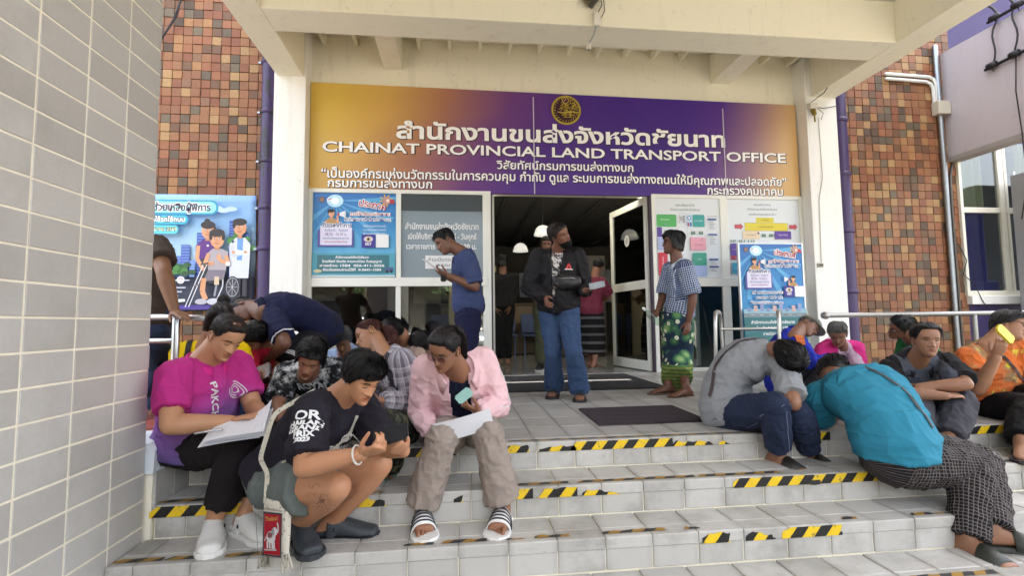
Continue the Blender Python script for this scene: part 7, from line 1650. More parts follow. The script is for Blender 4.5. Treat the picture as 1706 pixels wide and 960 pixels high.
V = np.concatenate(rings); F = [(i * 17 + k, i * 17 + k + 1, i * 17 + 18 + k, i * 17 + 17 + k) for i in range(4) for k in range(16)]
p.mesh('face_mask', p.hpa(V), F, fab('black_mask_cloth', col='#141416'))
for sx in (-1, 1): MB().tube([tuple(p.hp(sx * .062, .03, -.075)), tuple(p.hp(sx * .074, .0, -.03)), tuple(p.hp(sx * .080, -.02, .006))], .0022, 6).build('mask_loop', BLACKP, p.root)
tri = MB(); tri.add([(-.026, -.02, 0), (-.006, -.02, 0), (.002, .004, 0), (-.004, .026, 0)], [(0, 1, 2, 3)]).add([(.026, -.02, 0), (.010, -.02, 0), (.0, .012, 0), (.004, .030, 0)], [(0, 1, 2, 3)]).add([(-.026, -.026, 0), (.026, -.026, 0), (.024, -.020, 0), (-.024, -.020, 0)], [(0, 1, 2, 3)])
p.decal('jacket_emblem', tri.v, tri.f, p.spine(.70)[0] + p.ls * .095 + p.fs * .1, p.ls, p.spine(.7)[1], plain('#c4303a', .5, 0, 0), 'jacket')
ln = MB().add([(-.035, -.004, 0), (.035, -.004, 0), (.035, .004, 0), (-.035, .004, 0)], [(0, 1, 2, 3)]); p.decal('jacket_lettering', ln.v, ln.f, p.spine(.64)[0] + p.ls * .095 + p.fs * .1, p.ls, p.spine(.7)[1], WHITE_INK, 'jacket')

# people inside
p = fig('maroon', 'woman in maroon sweater and black banded skirt seen from behind inside the hall', h=1.55, fat=1.05, look=(.55, .80, -.25), skin='#8a5c44', vox=.012, fem=1, hairc='#0e0c0c')
p.shirt(fab('maroon_knit_cloth', col='#6d2c3e'), inf=.022, sl=.85, wide=1.3, t0=-.12); p.skirt(fab('banded_skirt_cloth', stripes_h('#161416', '#5a5657', .12, .035)), hem=.62); p.hair('pulled', '#0e0c0c', .014, 140, .05, 131); p.shoes('flip', RUB('#77706a'))
p = fig('green_trousers', 'person in olive trousers standing in the doorway behind the man in the black jacket', h=1.76, look=(-.2, -.95, -.1), skin='#6d4836', vox=.012, hairc='#0e0c0c')
p.shirt(fab('dark_top_cloth', col='#1c1d1c'), inf=.022, sl=.9, t0=-.15); p.trousers(fab('olive_trouser_cloth', col='#4a4d3a'), inf=.018, wide=1.2); p.hair('crop', '#0e0c0c', .014, 160, .058, 141); p.shoes('shoe', RUB('#1a1a1a'), RUB('#b9b9b5'))
p = fig('hallway', 'dark clothed woman standing far back in the hall beside the left door', h=1.72, look=(.1, .95, 0), skin='#6d4836', vox=.013, fem=1, hairc='#0c0b0b')
p.shirt(fab('black_blouse_cloth', col='#141416'), 'long', inf=.02); p.trousers(fab('black_trouser_cloth', col='#121214'), inf=.014); p.hair('bob', '#0c0b0b', .016, 140, .05, 151)

# woman in sarong
p = fig('sarong', 'woman in navy checked shirt and green floral sarong standing by the notice panels', h=1.58, fat=.98, look=(-.99, .05, .08), skin='#6b4433', vox=.009, bulge=.02, fem=1, old=1, eyes=.7, hairc='#0d0c0d', curl=.5, palmL=(.2, 1, 0), palmR=(-.3, -.8, .2), lift=.016)
CH = fab('navy_check_cloth', check_navy); p.shirt(CH, inf=.022, sl=.92, t0=-.16, wide=1.3, flare=.016, fold=.008); p.collar(CH, .050, .022, .034, 60, 'collar', .02)
p.skirt(fab('green_floral_cloth', floral), hem=.80, wide=.135); p.hair('bob', '#0d0c0d', .026, 340, .052, 161, .85); p.glasses('#1f1b1d', None, .021); p.shoes('flip', RUB('#57483f'), RUB('#6b5a4d'))

# grey t-shirt person slumped over
p = fig('greytee', 'person in grey t-shirt and jeans slumped over their knees on the top step at right', h=1.58, fat=1.22, fk=1.18, look=(.45, .35, -.82), skin='#8b5f46', vox=.008, bulge=.085, curl=.5, hairc='#100d0d', toes=True)
p.shirt(fab('heather_grey_cloth', lambda N: N.mix(N.noise(150, 3, .7), '#76787b', '#949699')), inf=.024, sl=.80, wide=1.15, t0=-.05, fold=.009); p.trousers(fab('dark_blue_jeans_cloth', denim('#131c36')), inf=.012, hem=.82, wide=1.0, fold=.009, t1=.12)
p.hair('bowl', '#100d0d', .018, 300, .05, 171); p.shoes('slide', RUB('#2c2a29'))
p.band('bag_strap', [p.J['C'] + np.array([.0, 0.05, .08]), p.spine(.7)[0] + np.array([-.08, -.05, .14]), p.spine(.45)[0] + np.array([-.14, -.08, .06]), p.spine(.25)[0] + np.array([-.16, -.1, -.02])], .022, plain('#3a2c2c', .6))
pk = MB(); 
p.band('jeans_pocket_trim', [p.J['pel'] + np.array([-.10, -.12, .06]), p.J['pel'] + np.array([-.05, -.15, .09])], .018, plain('#9a6a3a', .6), 'trousers', .004)
jl = unit(p.J['kR'] - p.J['hR']); p.band('jeans_seam', [p.J['hR'] + np.array([0, -.1, .02]), (p.J['hR'] + p.J['kR']) / 2 + np.array([0, -.1, .02]), p.J['kR'] + np.array([0, -.08, .02])], .003, plain('#7b86a4', .7, 0, 0), 'trousers', .002, .0008)
p.band('jeans_seam', [p.J['kR'] + np.array([0.01, -.08, -.02]), (p.J['kR'] + p.J['aR']) / 2 + np.array([.01, -.08, 0]), p.J['aR'] + np.array([.01, -.08, .05])], .003, plain('#7b86a4', .7, 0, 0), 'trousers', .002, .0008)

# teal shirt person lying down
p = fig('teal', 'person in turquoise shirt and dark checked trousers lying slumped across the steps at right', h=1.66, fat=1.28, fk=1.16, look=(-.1, .55, -.82), skin='#8b5f46', vox=.008, bulge=.075, curl=.5, hairc='#0e0c0d', toes=True)
p.shirt(fab('turquoise_cloth', col='#2c7a93'), inf=.028, sl=.80, wide=1.12, t0=.0, fold=.010, belly=.01); p.trousers(fab('dark_checked_cloth', checked_dark), inf=.016, hem=.96, wide=1.16, fold=.010, t1=.03)
p.hair('bowl', '#0e0c0d', .020, 320, .05, 181); p.shoes('slide', RUB('#32352f'))
p.band('bag_strap', [p.J['C'] + np.array([-.02, -.08, .07]), p.spine(.75)[0] + np.array([.02, -.13, .08]), p.spine(.4)[0] + np.array([.07, -.14, .08]), p.spine(.12)[0] + np.array([.10, -.12, .08])], .016, plain('#33393d', .6))

# back row right
p = fig('bluecap', 'man in royal blue jacket and grey cap sitting hunched behind the walking frame', h=1.60, look=(.45, -.78, -.48), skin='#7b5340', vox=.010, bulge=.06, old=1, hairc='#3a3838', curl=.5)
p.shirt(fab('royal_blue_cloth', col='#23309e'), 'long', inf=.022, wide=1.3); p.trousers(fab('black_cotton_cloth', col='#161518'), inf=.014); p.hair('crop', '#3a3838', .006, 80, .06, 191)
CAPM = fab('grey_cap_cloth', col='#6d6c64'); V = []; F = []
rings = []
for z, k in ((.030, 1.05), (.05, 1.07), (.07, 1.07), (.088, 1.06), (.104, 1.05), (.116, 1.0), (.122, .8)):
    w, f, b = hprof(min(z, .111)); a = np.arange(28) * 2 * np.pi / 28; x, y = sell(a, w * k + .007, f * k + .007, -b * k + .007, 2.2); rings.append(np.stack([x, y, np.full(28, z + .006)], 1))
V, F = loft(rings, True); p.mesh('cap', p.hpa(V), F, CAPM)
vz = []; 
for i in range(11):
    a = math.radians(20 + 14 * i); x, y = .076 * math.cos(a), .092 * math.sin(a); L = .065 * math.sin((i / 10) * math.pi) ** .6
    for dz in (0, .004): vz += [(x, y, .040 + dz), (x * (1 + L * 1.5), y + L, .030 + dz - .1 * abs(x))]
F = []
for i in range(10):
    o = i * 4; F += [(o, o + 1, o + 5, o + 4), (o + 2, o + 6, o + 7, o + 3), (o + 1, o + 3, o + 7, o + 5)]
p.mesh('cap_visor', p.hpa(np.array(vz)), F, CAPM)
p.band('orange_panel', [p.J['C'] + np.array([-.04, -.1, .03]), p.J['sR'] + np.array([-.04, -.06, .03])], .06, plain('#c9692c', .7), 'shirt', .004)
p = fig('pinkman', 'grey haired man in bright pink shirt sitting beside the man in the cap', h=1.60, look=(-.62, -.62, -.50), skin='#8a5e46', vox=.010, bulge=.06, old=1, hairc='#5b5a59', brow='#4a4846')
p.shirt(fab('hot_pink_cloth', lambda N: N.mix(N.math('LESS_THAN', N.math('ABSOLUTE', N.math('MULTIPLY_ADD', N.noise(5, 2), .12, N.math('SUBTRACT', N.sep(N.attr('torso').outputs['Vector'])[0], .07))), .075), '#cf2f80', '#cdb4c8')), inf=.018, sl=.82, wide=1.15); p.trousers(fab('ink_blue_cloth', col='#2b2d46'), inf=.014); p.hair('crop', '#5e5d5b', .012, 240, .058, 201)
p = fig('greenman', 'man with glasses in green shirt seen side on behind the person with crossed arms', h=1.62, look=(-.90, .38, -.15), skin='#7b5340', vox=.010, bulge=.05, old=1, eyes=.6, hairc='#17181a', brow='#202022')
p.shirt(fab('green_tee_cloth', col='#1f6a3a'), inf=.018, sl=.82); p.trousers(fab('navy_shorts_cloth', col='#20233a'), 'shorts', inf=.014, hem=.8); p.hair('crop', '#17181a', .010, 220, .070, 211); p.glasses('#1a1a1c', None, .020)
p = fig('armscross', 'elderly person in black and grey polo with crossed arms frowning on the top step', h=1.56, fat=1.05, look=(-.42, -.90, -.02), skin='#8f6248', vox=.008, bulge=.05, old=1, eyes=.55, hairc='#171414', brow='#3a302c', curl=.25, palmR=(0, .3, -1), palmL=(0, .6, -.5))
def polo2(N):
    v = N.sep(N.attr('torso').outputs['Vector']); return N.mix(N.math('LESS_THAN', N.math('ABSOLUTE', v[0]), .105), '#1b1a1d', '#565a66')
p.shirt(fab('black_grey_polo_cloth', polo2), inf=.018, sl=.86, wide=1.2, fold=.008); p.collar(fab('charcoal_collar_cloth', col='#2a2a30'), .050, .022, .030, 50, 'collar', .022)
p.trousers(fab('charcoal_trouser_cloth', col='#403f46'), inf=.016, hem=.80, wide=1.25, fold=.010); p.hair('pulled', '#171414', .016, 180, .080, 221); p.tail([(.0, -.085, -.03), (.0, -.11, -.05), (.0, -.115, -.075)], [.02, .028, .014], '#171414', 'hair_knot'); p.shoes('flip', RUB('#2b2624'))
p = fig('orange', 'woman in orange floral blouse and glasses talking on a yellow phone at the right edge', h=1.58, fat=1.25, look=(.42, -.90, -.12), skin='#96684c', vox=.008, bulge=.04, fem=1, old=1, eyes=.6, hairc='#131011', curl=.6, palmR=(.55, .55, .1))
p.shirt(fab('orange_floral_cloth', orange_print), inf=.018, sl=.60, wide=1.2, belly=.02, fold=.009); p.trousers(fab('plain_black_cloth', col='#100f11'), inf=.016, wide=1.25, hem=.92); p.hair('bowl', '#131011', .024, 320, .052, 231); p.glasses('#19171a', None, .022); p.shoes('flip', RUB('#2b2624'))
p.band('bag_strap', [p.J['sR'] * .6 + p.J['C'] * .4 + np.array([0, 0, .06]), p.spine(.8)[0] + np.array([-.02, -.12, .02]), p.spine(.5)[0] + np.array([.06, -.14, .0]), p.spine(.25)[0] + np.array([.12, -.15, 0])], .018, plain('#3a2520', .6))

# ================================================================== hand-held and loose things
PAPER = plain('#d9d9de', .6, 0, .03)
def sheet(name, label, cat, c, r, u, w, hgt, bend=.0, mat=PAPER, group=None, n=8, curl=0., thick=.0008):
    """a sheet of paper with real thickness, bent along its width"""
    r = unit(r); u = np.array(u, float); u = unit(u - r * (u @ r)); nn = np.cross(r, u); c = np.array(c, float); V = []; F = []
    for k in (0, 1):
        for i in range(n + 1):
            x = -.5 + i / n
            for y in (-.5, 0, .5): V.append(c + r * x * w + u * y * hgt + nn * (bend * (1 - 4 * x * x) + curl * max(0, x) ** 2 * (y + .7) + thick * k))
    m_ = (n + 1) * 3
    for i in range(n):
        for j in range(2): a = i * 3 + j; F += [(a, a + 3, a + 4, a + 1), (m_ + a, m_ + a + 1, m_ + a + 4, m_ + a + 3)]
        F += [(i * 3, m_ + i * 3, m_ + i * 3 + 3, i * 3 + 3), (i * 3 + 2, i * 3 + 5, m_ + i * 3 + 5, m_ + i * 3 + 2)]
    F += [(0, 1, m_ + 1, m_), (1, 2, m_ + 2, m_ + 1), (n * 3, m_ + n * 3, m_ + n * 3 + 1, n * 3 + 1), (n * 3 + 1, m_ + n * 3 + 1, m_ + n * 3 + 2, n * 3 + 2)]
    t = thing(name, label, cat, tuple(float(q) for q in c), group); o = mk('page', [tuple(v - c) for v in V], F, mat, t, None, False); return t
def slab(name, label, cat, c, r, u, w, hgt, th, mat, screen=None, scr_mat=None):
    r = unit(r); u = np.array(u, float); u = unit(u - r * (u @ r)); n = np.cross(r, u); t = thing(name, label, cat, tuple(float(q) for q in c))
    c = np.array(c, float); b = MB(); bm = bmesh.new(); bmesh.ops.create_cube(bm, size=1)
    for v in bm.verts: v.co = Vector((v.co.x * w, v.co.y * hgt, v.co.z * th))
    bmesh.ops.bevel(bm, geom=[e for e in bm.edges if abs(e.verts[0].co.z - e.verts[1].co.z) > th * .5], offset=min(w, hgt) * .14, segments=3, affect='EDGES')
    bm.verts.ensure_lookup_table(); V = [c + r * v.co.x + u * v.co.y + n * v.co.z for v in bm.verts]; F = [[v.index for v in f.verts] for f in bm.faces]; bm.free()
    b.add(V, F); b.build('case', mat, t)
    if scr_mat:
        q = MB(); a, d = w * .45, hgt * .46; q.add([c + n * (th / 2 + .0006) + r * x + u * y for x, y in ((-a, -d), (a, -d), (a, d), (-a, d))], [(0, 1, 2, 3)]); q.build('screen', scr_mat, t)
    return t
SCREEN = plain('#1a1d24', .08, 0, 0)
J_ = lambda nm, k: np.array(JOINTS[nm][k])
mid_ = lambda nm, a, b, t=.5: J_(nm, a) * (1 - t) + J_(nm, b) * t
# magenta woman's stapled papers
c = np.array((-1.0, 2.33, .205))
t = sheet('stapled_papers', 'stack of stapled white papers with a curled top page on the magenta woman\'s lap', 'papers', c, (.97, .05, .12), (-.12, .85, .30), .25, .17, .004)
for k, (cu, dz) in enumerate(((.05, .006), (.13, .012), (.26, .018))):
    q = sheet('page', '', '', c + np.array([.02, 0, dz]), (.97, .05, .10), (-.12, .85, .30), .25, .17, .012, PAPER, None, 10, cu)
    ch = q.children[0]; ch.parent = t; ch.location = q.location - t.location; bpy.data.objects.remove(q)
pn = thing('pen', 'silver pen lying on the magenta woman\'s papers', 'pen', tuple(float(x) for x in c + np.array([-.10, -.05, .012])))
MB().tube([c + np.array([-.14, -.06, .012]), c + np.array([-.04, -.04, .022])], .005, 8).build('barrel', STEEL, pn)
# phone of the crouching person
c = mid_('racer', 'fR', 'fL') + np.array([.01, .0, .045])
slab('phone', 'black phone held by the crouching person in racing shirt', 'phone', c, (.93, -.10, .28), (-.30, .62, .62), .135, .066, .009, plain('#19191c', .3), True, SCREEN)
# pink woman's card and sheet
c = J_('pink', 'fL') + np.array([-.0, -.035, .055])
cd_ = slab('id_card', 'pale green identity card in the pink jacket woman\'s raised hand', 'card', c, (.75, -.1, .6), (-.6, -.15, .75), .088, .054, .0016, plain('#9cc8c0', .35, 0, .1, 40))
c = J_('pink', 'fR') + np.array([.105, -.055, .075])
sheet('folded_sheet', 'folded white sheet resting across the pink jacket woman\'s knees', 'paper', c, (.96, -.03, .24), (-.2, -.25, .9), .29, .105, .012)
# the boy's tablet
c = mid_('red', 'fR', 'fL') + np.array([-.0, -.03, .03]); slab('tablet', 'dark tablet in the hands of the boy in red', 'tablet', c, (.86, -.2, .34), (-.2, .5, .7), .16, .10, .010, plain('#2b2623', .4), True, plain('#6c5a4c', .2))
# sheet of the standing reader
c = mid_('reader', 'fR', 'fL') + np.array([-.06, .02, .055]); sheet('letter', 'sheet of paper held up by the standing man in blue polo', 'paper', c, (.15, .98, 0), (-.72, .05, .55), .17, .20, .012, PAPER)
c = mid_('reader', 'fR', 'fL') + np.array([.04, -.02, -.05]); slab('phone_pouch', 'small black pouch hanging under the standing reader\'s hand', 'pouch', c, (1, .2, 0), (0, 0, 1), .05, .07, .02, BLACKP)
# jacket man: notes in hand, cross-body bag
c = J_('jacket', 'fL') + np.array([.02, -.03, .03])
tk = sheet('crumpled_receipts', 'crumpled receipts in the left hand of the man in the black jacket', 'paper', c, (.9, -.2, .2), (0, -.3, .9), .13, .055, .015, plain('#a9b4ba', .5, 0, .2, 40), None, 8, .1)
f = PP['jacket']; T = f.bvh['jacket']
bgc = f.spine(.40)[0] + f.ls * .075 + f.fs * .185
bag = thing('crossbody_bag', 'small black leather bag slung across the man in the black jacket', 'bag', tuple(float(x) for x in bgc))
P = Parts(); P.tube([bgc - f.ls * .085, bgc - f.ls * .03, bgc + f.ls * .03, bgc + f.ls * .085], [(.055, .026), (.072, .036), (.072, .036), (.055, .026)], 16, up=(0, 0, 1)); V, no, F = remesh(*P.arr(), .006, 3); V = V + no * ((ridge(V * 40) - .5) * .005)[:, None]
LEATH = plain('#171618', .35, 0, .15, 20, .3, 120, .002)
mk('bag_body', [tuple(v - bgc) for v in V], F, LEATH, bag, None, True)
q = MB(); q.tube([bgc - f.ls * .07 + f.fs * .030 + np.array([0, 0, .022]), bgc + f.fs * .038 + np.array([0, 0, .026]), bgc + f.ls * .07 + f.fs * .030 + np.array([0, 0, .022])], .0025, 6); q.build('zip', STEEL, bag)
st = f.band('strap', [bgc - f.ls * .07 + np.array([0, 0, .02]), f.spine(.68)[0] - f.ls * .02 + f.fs * .16, f.spine(.86)[0] - f.ls * .075 + f.fs * .13, f.J['C'] * .45 + f.J['sR'] * .55 + np.array([0, -.02, .09])], .020, LEATH, 'jacket', .006)
st.parent = bag; st.location = f.root.location - bag.location
# bottle of the sarong woman
c = J_('sarong', 'fR') + np.array([-.04, -.035, -.01]); bt = thing('water_bottle', 'clear plastic bottle in the sarong woman\'s hand', 'bottle', tuple(float(x) for x in c))
BOTG = glass_mat('bottle_plastic', (.75, .85, .78), rough=.06); d = unit((-.55, -.1, .5)); MB().tube([c - d * .09, c - d * .08, c, c + d * .05, c + d * .075, c + d * .10], [.026, .030, .030, .029, .014, .012], 14).build('bottle_body', BOTG, bt); MB().tube([c + d * .10, c + d * .118], .014, 12).build('bottle_cap', plain('#d8dcd8', .5), bt)
# yellow phone
c = np.array((3.46, 2.755, .568)); slab('yellow_phone', 'yellow cased phone held to the ear of the woman in orange', 'phone', c, (.45, -.10, -.55), (.55, .2, .55), .125, .066, .014, plain('#dcc51e', .35, 0, .05))
rg = PP['orange']
# elephant shoulder bag of the crouching person
WOV = fab('woven_cream_cloth', lambda N: N.mix(N.math('GREATER_THAN', N.noise(90, 2), .62), '#c9c2b2', '#8d8578'), weave=.4)
REDW = fab('red_woven_cloth', lambda N: N.mix(N.noise(60, 3), '#8f1626', '#a5202e'), weave=.4)
bc = np.array((-.745, 2.13, -.130)); br = unit((.93, -.36, 0)); bu = np.array([0, 0, 1.]); bn = np.cross(br, bu)
eb = thing('shoulder_bag', 'cream woven shoulder bag with red elephant panel hanging at the crouching person\'s side', 'bag', tuple(float(x) for x in bc))
P = Parts(); P.tube([bc - bu * .115, bc, bc + bu * .10], [(.062, .018), (.064, .024), (.060, .022)], 24, up=br, flat=True); V, no, F = remesh(*P.arr(), .006, 3); V = V + no * ((ridge(V * 22) - .5) * .005)[:, None]
mk('bag_body', [tuple(v - bc) for v in V], F, WOV, eb, None, True); TB = BVHTree.FromPolygons([tuple(v) for v in V], F)
pr = Print(bc + bn * .024, br, bu); pr.r = br * .72; pr.rect(-.052, -.108, .056, .050, REDW)
pr.rect(-.060, -.112, -.052, .056, '#2c2730'); pr.rect(.056, -.112, .063, .056, '#2c2730'); pr.rect(-.060, .050, .063, .057, '#2c2730'); pr.rect(-.060, -.114, .063, -.108, '#2c2730')
pr.text('Thailand', -.004, .032, .024, '#c8a24a', rot=.10)
EW = '#c9c6c4'
pr.ell(-.004, -.040, .030, .024, EW, 18); pr.ell(.022, -.016, .016, .017, EW, 16); pr.ell(.010, -.018, .010, .015, '#8f8c8c', 12)
pr.line([(.030, -.014), (.040, -.018), (.046, -.004), (.044, .012)], .009, EW); pr.line([(.044, .012), (.038, .020)], .007, EW)
for x in (-.024, -.008, .010, .022): pr.line([(x, -.055), (x + .002, -.082)], .010, EW)
pr.line([(-.032, -.038), (-.040, -.055)], .004, EW); pr.ell(-.006, -.030, .016, .012, '#77424a', 12); pr.line([(-.040, -.088), (.040, -.084)], .006, '#a9a6a2')
pr.build('elephant_panel', eb)
zz = Print(bc + bn * .026, br, bu); zz.r = br * .72
for k in range(12): x = -.075 + k * .0128; zz.line([(x, .066), (x + .0064, .074), (x + .0128, .066)], .0022, '#4a4640')
for k in range(22):
    for x in (-.076, .074): zz.rect(x - .003, -.11 + k * .0078, x + .003, -.106 + k * .0078, '#3a3640')
zo = zz.build('woven_trim', eb); zo['kind'] = 'stuff'
ts = MB(); tr = random.Random(6)
for sx in (-.05, .052):
    for k in range(22):
        p0 = bc + br * (sx + tr.gauss(0, .008)) - bu * .105 + bn * tr.gauss(0, .008); p1 = p0 - bu * tr.uniform(.04, .075) + br * tr.gauss(0, .010) + bn * tr.gauss(0, .01); ts.tube([p0, (p0 + p1) / 2 + br * tr.gauss(0, .005), p1], .0022, 4)
    ts.build('tassel', [WOV], eb, STUFF)
f = PP['racer']
bl = f.band('bag_strap', [bc - br * .056 + bu * .08, bc - br * .05 + bu * .20, f.spine(.35)[0] - f.ls * .20 + np.array([0, -.05, 0]), f.spine(.72)[0] - f.ls * .19 + np.array([-.05, -.04, .05]), f.J['sR'] * .8 + f.J['C'] * .2 + np.array([-.02, .03, .06])], .018, WOV, None, .0)
bl.parent = eb; bl.location = f.root.location - eb.location
bl = f.band('bag_strap', [bc + br * .056 + bu * .09, bc + br * .085 + bu * .17, f.J['hR'] * .45 + f.J['kR'] * .55 + np.array([-.10, -.06, .09]), f.J['eR'] * .6 + f.spine(.4)[0] * .4 + np.array([.03, -.06, -.03]), f.spine(.62)[0] + f.fs * .16 - f.ls * .03, f.spine(.82)[0] + f.fs * .13 + f.ls * .05, f.spine(.96)[0] + f.fs * .07 + f.ls * .07], .016, WOV, 'shirt', .006)
bl.parent = eb; bl.location = f.root.location - eb.location

# walking frame ------------------------------------------------------
wk = thing('walking_frame', 'aluminium walking frame standing behind the person in the grey t-shirt', 'walking frame', (2.3, 3.9, 0))
TUB = plain('#b9b8b4', .35, .9, .08, 20)
def arch(x0, y0, x1, y1, ht, lean):
    pts = [(x0 - lean, y0, 0.0), (x0 - lean * .3, y0, .35), (x0, y0, ht - .10)]
    a0, a1 = np.array([x0, y0]), np.array([x1, y1])
    for t, z in ((.06, ht - .035), (.2, ht - .005), (.5, ht), (.8, ht - .005), (.94, ht - .035)): q = a0 + (a1 - a0) * t; pts.append((q[0], q[1], z))
    pts += [(x1, y1, ht - .10), (x1 + lean * .3, y1, .35), (x1 + lean, y1, 0.0)]
    P = [np.array(p) for p in pts]; Q = []
    for a, b in zip(P, P[1:]):
        for t in np.linspace(0, 1, 4)[:-1]: Q.append(a + (b - a) * t)
    Q.append(P[-1]); Q = np.array(Q)
    for _ in range(2): Q[1:-1] = Q[1:-1] * .5 + (Q[:-2] + Q[2:]) * .25
    return [tuple(q) for q in Q]
A0 = arch(1.98, 3.60, 2.24, 3.98, .745, .03); A1 = arch(2.475, 3.55, 2.75, 3.93, .745, .03)
MB().tube(A0, .0145, 10).build('side_frame', TUB, wk); MB().tube(A1, .0145, 10).build('side_frame', TUB, wk)
MB().tube([(2.235, 3.97, .60), (2.74, 3.92, .60)], .013, 10).build('cross_bar', TUB, wk)
MB().tube([(1.965, 3.605, .13), (2.245, 3.975, .13)], .011, 8).tube([(2.46, 3.555, .13), (2.755, 3.925, .13)], .011, 8).build('lower_brace', TUB, wk)
for a in (A0, A1):
    i = len(a) // 2; MB().tube([a[i - 4], a[i - 2], a[i], a[i + 2], a[i + 4]], .0185, 10).build('hand_grip', plain('#8d8b86', .7), wk)
for x, y in ((1.95, 3.6), (2.27, 3.98), (2.445, 3.55), (2.78, 3.93)): MB().lathe([(.0, .0), (.020, .0), (.019, .03), (.0155, .035)], (x, y, 0), 12).build('rubber_foot', plain('#4c4a48', .8), wk)

# handrails -----------------------------------------------------------
hr = thing('handrail', 'polished steel handrail at the left behind the tiled pier', 'railing', (-1.7, 3.0, .05))
MB().tube([(-2.6, 3.02, .735), (-1.7, 3.0, .735), (-1.40, 3.0, .722), (-1.33, 3.06, .70)], .0185, 14).build('top_rail', STEEL, hr)
MB().tube([(-2.6, 3.02, .598), (-1.64, 3.0, .598)], .0175, 14).build('lower_rail', STEEL, hr)
MB().tube([(-1.63, 3.0, .03), (-1.63, 3.0, .72)], .021, 14).build('post', STEEL, hr)
MB().lathe([(.05, .045), (.05, .052), (.03, .058), (.022, .07)], (-1.63, 3.0, 0), 16).build('post_flange', STEEL, hr)
hr = thing('handrail', 'long dull grey handrail with a round end in front of the right mosaic wall', 'railing', (5.2, 5.0, 0))
MB().tube([(4.05, 5.0, .715), (7.6, 5.0, .725)], .027, 14).build('top_rail', plain('#8f8d8a', .35, .8, .15, 10), hr)
MB().lathe([(0, -.05), (.03, -.042), (.043, -.015), (.043, .01), (.027, .035)], (4.05, 5.0, .715), 16, axis='x').build('rail_end', plain('#9a9894', .35, .8, .1), hr)
for x in (5.9, 7.4): MB().tube([(x, 5.0, 0), (x, 5.0, .70)], .024, 12).build('post', plain('#8f8d8a', .35, .8, .15, 10), hr)

# mats ------------------------------------------------------------------
NM = Nodes('rubber_mat_cloth'); NM.out(NM.mix(NM.math('GREATER_THAN', NM.noise(240, 2), .58), '#101012', '#34343a'), .75); NM.bump(NM.noise(300, 2), .6, .004)
mt = MB().box(.35, 2.08, 4.72, 6.05, .001, .016, 0, .005).build('entrance_mat', NM.m); mt.data.transform(Matrix.Translation((-1.2, -5.4, 0))); mt.location = (1.2, 5.4, 0); tag(mt, 'large black speckled rubber mat lying in front of the open doorway', 'mat')
RUGM = Nodes('purple_mat_cloth'); x_ = RUGM.sep(RUGM.obj())[1]; RUGM.out(RUGM.mix(RUGM.math('LESS_THAN', RUGM.math('FRACT', RUGM.math('MULTIPLY', x_, 22)), .4), '#2b2228', '#413439'), .95); RUGM.bump(RUGM.noise(160, 3), .6, .004)
rg_ = thing('doormat', 'dark purple ribbed doormat lying near the edge of the landing', 'mat', (1.28, 3.43, 0))
q = MB(); q.box(-.38, .38, -.30, .30, .001, .010, 0, .003)
for k in range(22): q.box(-.375, .375, -.292 + k * .0268, -.278 + k * .0268, .0095, .0155, 0, .002)
q.v = [(x + 1.28 + .02 * y, y + 3.43 + .02 * x, z) for x, y, z in q.v]; q.build('pile', RUGM.m, rg_)

# ================================================================== across the forecourt: what the windows mirror
def parked_car(x, y, rz, paint, label):
    t = thing('parked_car', label, 'car', (x, y, -.605), 'cars parked across the forecourt'); t.rotation_euler = (0, 0, rz)
    def part(nm, mb, mat): o = mk(nm, mb.v, mb.f, mat, t, mb.mi, mb.sm); return o
    prof = [(-2.1, .35, .75), (-2.0, .30, .92), (-1.2, .28, 1.0), (-.2, .28, 1.0), (1.0, .28, .98), (1.9, .30, .88), (2.15, .38, .62)]
    q = MB(); R = []
    for px_, z0, z1 in prof:
        w = .86 if abs(px_) < 2 else .76; R.append(np.array([(px_, -w, z0 + .1), (px_, -w * .98, z1 - .08), (px_, -w * .86, z1), (px_, w * .86, z1), (px_, w * .98, z1 - .08), (px_, w, z0 + .1), (px_, w * .9, z0), (px_, -w * .9, z0)]))
    q.add(*loft(R), 0, True); part('body', q, paint)
    q = MB(); R = []
    for px_, z1, w in ((-1.75, 1.0, .74), (-1.2, 1.42, .66), (-.3, 1.50, .64), (.4, 1.46, .64), (1.15, .98, .76)): R.append(np.array([(px_, -.80, .97), (px_, -w, z1), (px_, w, z1), (px_, .80, .97)]))
    q.add(*loft(R), 0, True); part('cabin', q, plain('#17191d', .08, 0, 0))
    q = MB(); q.add(*loft([np.array([(px_, -.64, 1.46), (px_, -.60, z), (px_, .60, z), (px_, .64, 1.46)]) for px_, z in ((-1.15, 1.47), (-.3, 1.545), (.35, 1.50))]), 0, True); part('roof', q, paint)
    for sx in (-1.3, 1.35):
        for sy in (-.80, .80):
            q = MB(); q.lathe([(0, -.1), (.31, -.1), (.33, -.06), (.33, .06), (.31, .1), (0, .1)], (sx, sy, .33), 18, axis='y'); part('wheel', q, plain('#18181a', .8))
    for sy in (-.62, .62): q = MB(); q.box(2.02, 2.13, sy - .16, sy + .16, .62, .76, 0, .03); part('headlight', q, plain('#d8dce0', .15))
CARW = plain('#e2e3e4', .25, 0, .02); CARS = plain('#8b9096', .25, .5, .02)
parked_car(-3.6, -6.0, .5, CARW, 'white saloon car parked across the forecourt, mirrored in the left window')
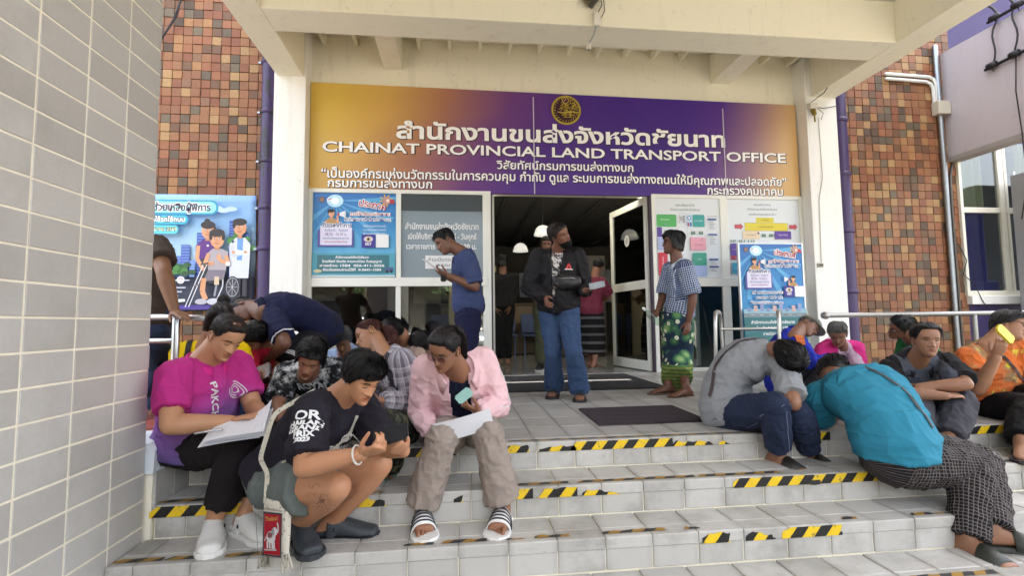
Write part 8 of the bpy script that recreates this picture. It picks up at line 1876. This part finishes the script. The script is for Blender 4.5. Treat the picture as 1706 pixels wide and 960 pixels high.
parked_car(.8, -8.2, 1.35, CARS, 'silver car parked across the forecourt behind the white one')
parked_car(6.0, -7.0, 1.7, CARW, 'white car parked across the forecourt on the right')
bw = thing('far_shed', 'low pale shed with a dark open front across the forecourt', 'building', (0, -24, -.6))
MB().box(-16, 18, -27, -24, -.6, 3.4).build('wall', plain('#6f6c62', .8), bw); MB().prism([(-17, -22.6, 3.4), (-17, -28, 3.4), (-17, -25.5, 4.6)], (36, 0, 0)).build('roof', plain('#6f5d50', .7), bw)
for k in range(8): MB().box(-14.5 + k * 4, -11.7 + k * 4, -23.98, -23.9, -.5, 2.4).build('opening', plain('#202124', .8), bw)
tr_ = random.Random(21)
LEAFM = Nodes('leaf_green'); LEAFM.out(LEAFM.mix(LEAFM.noise(1.5, 3), '#2c4420', '#4f6a30'), .6)
for k in range(7):
    x, y = -15 + k * 5 + tr_.uniform(-1, 1), -18 + tr_.uniform(-2, 2); t = thing('shade_tree', 'leafy shade tree across the forecourt, ' + ('leftmost', 'second from left', 'third from left', 'middle one', 'third from right', 'second from right', 'rightmost')[k] + ' of the row', 'tree', (x, y, -.6), 'shade trees across the forecourt')
    MB().tube([(x, y, -.6), (x + .1, y, 1.2), (x - .1, y + .1, 2.6), (x + .1, y, 4.2)], [.16, .13, .10, .04], 8).build('trunk', plain('#5b4c3c', .9), t)
    q = MB()
    for j in range(900):
        a, b_ = tr_.uniform(0, 6.28), tr_.gauss(0, .5); r = tr_.uniform(.5, 1) ** .6 * 2.0; c = Vector((x + r * math.cos(a) * math.cos(b_), y + r * math.sin(a) * math.cos(b_), 4.0 + 1.5 * math.sin(b_) + tr_.gauss(0, .2)))
        d1 = Vector((tr_.gauss(0, 1), tr_.gauss(0, 1), tr_.gauss(0, .6))).normalized() * .16; d2 = d1.cross(Vector((tr_.gauss(0, 1), tr_.gauss(0, 1), 1))).normalized() * .09
        q.add([c - d1, c + d2, c + d1, c - d2], [(0, 1, 2, 3)])
    q.build('crown', LEAFM.m, t)
bpy.data.scenes.remove(TXS)
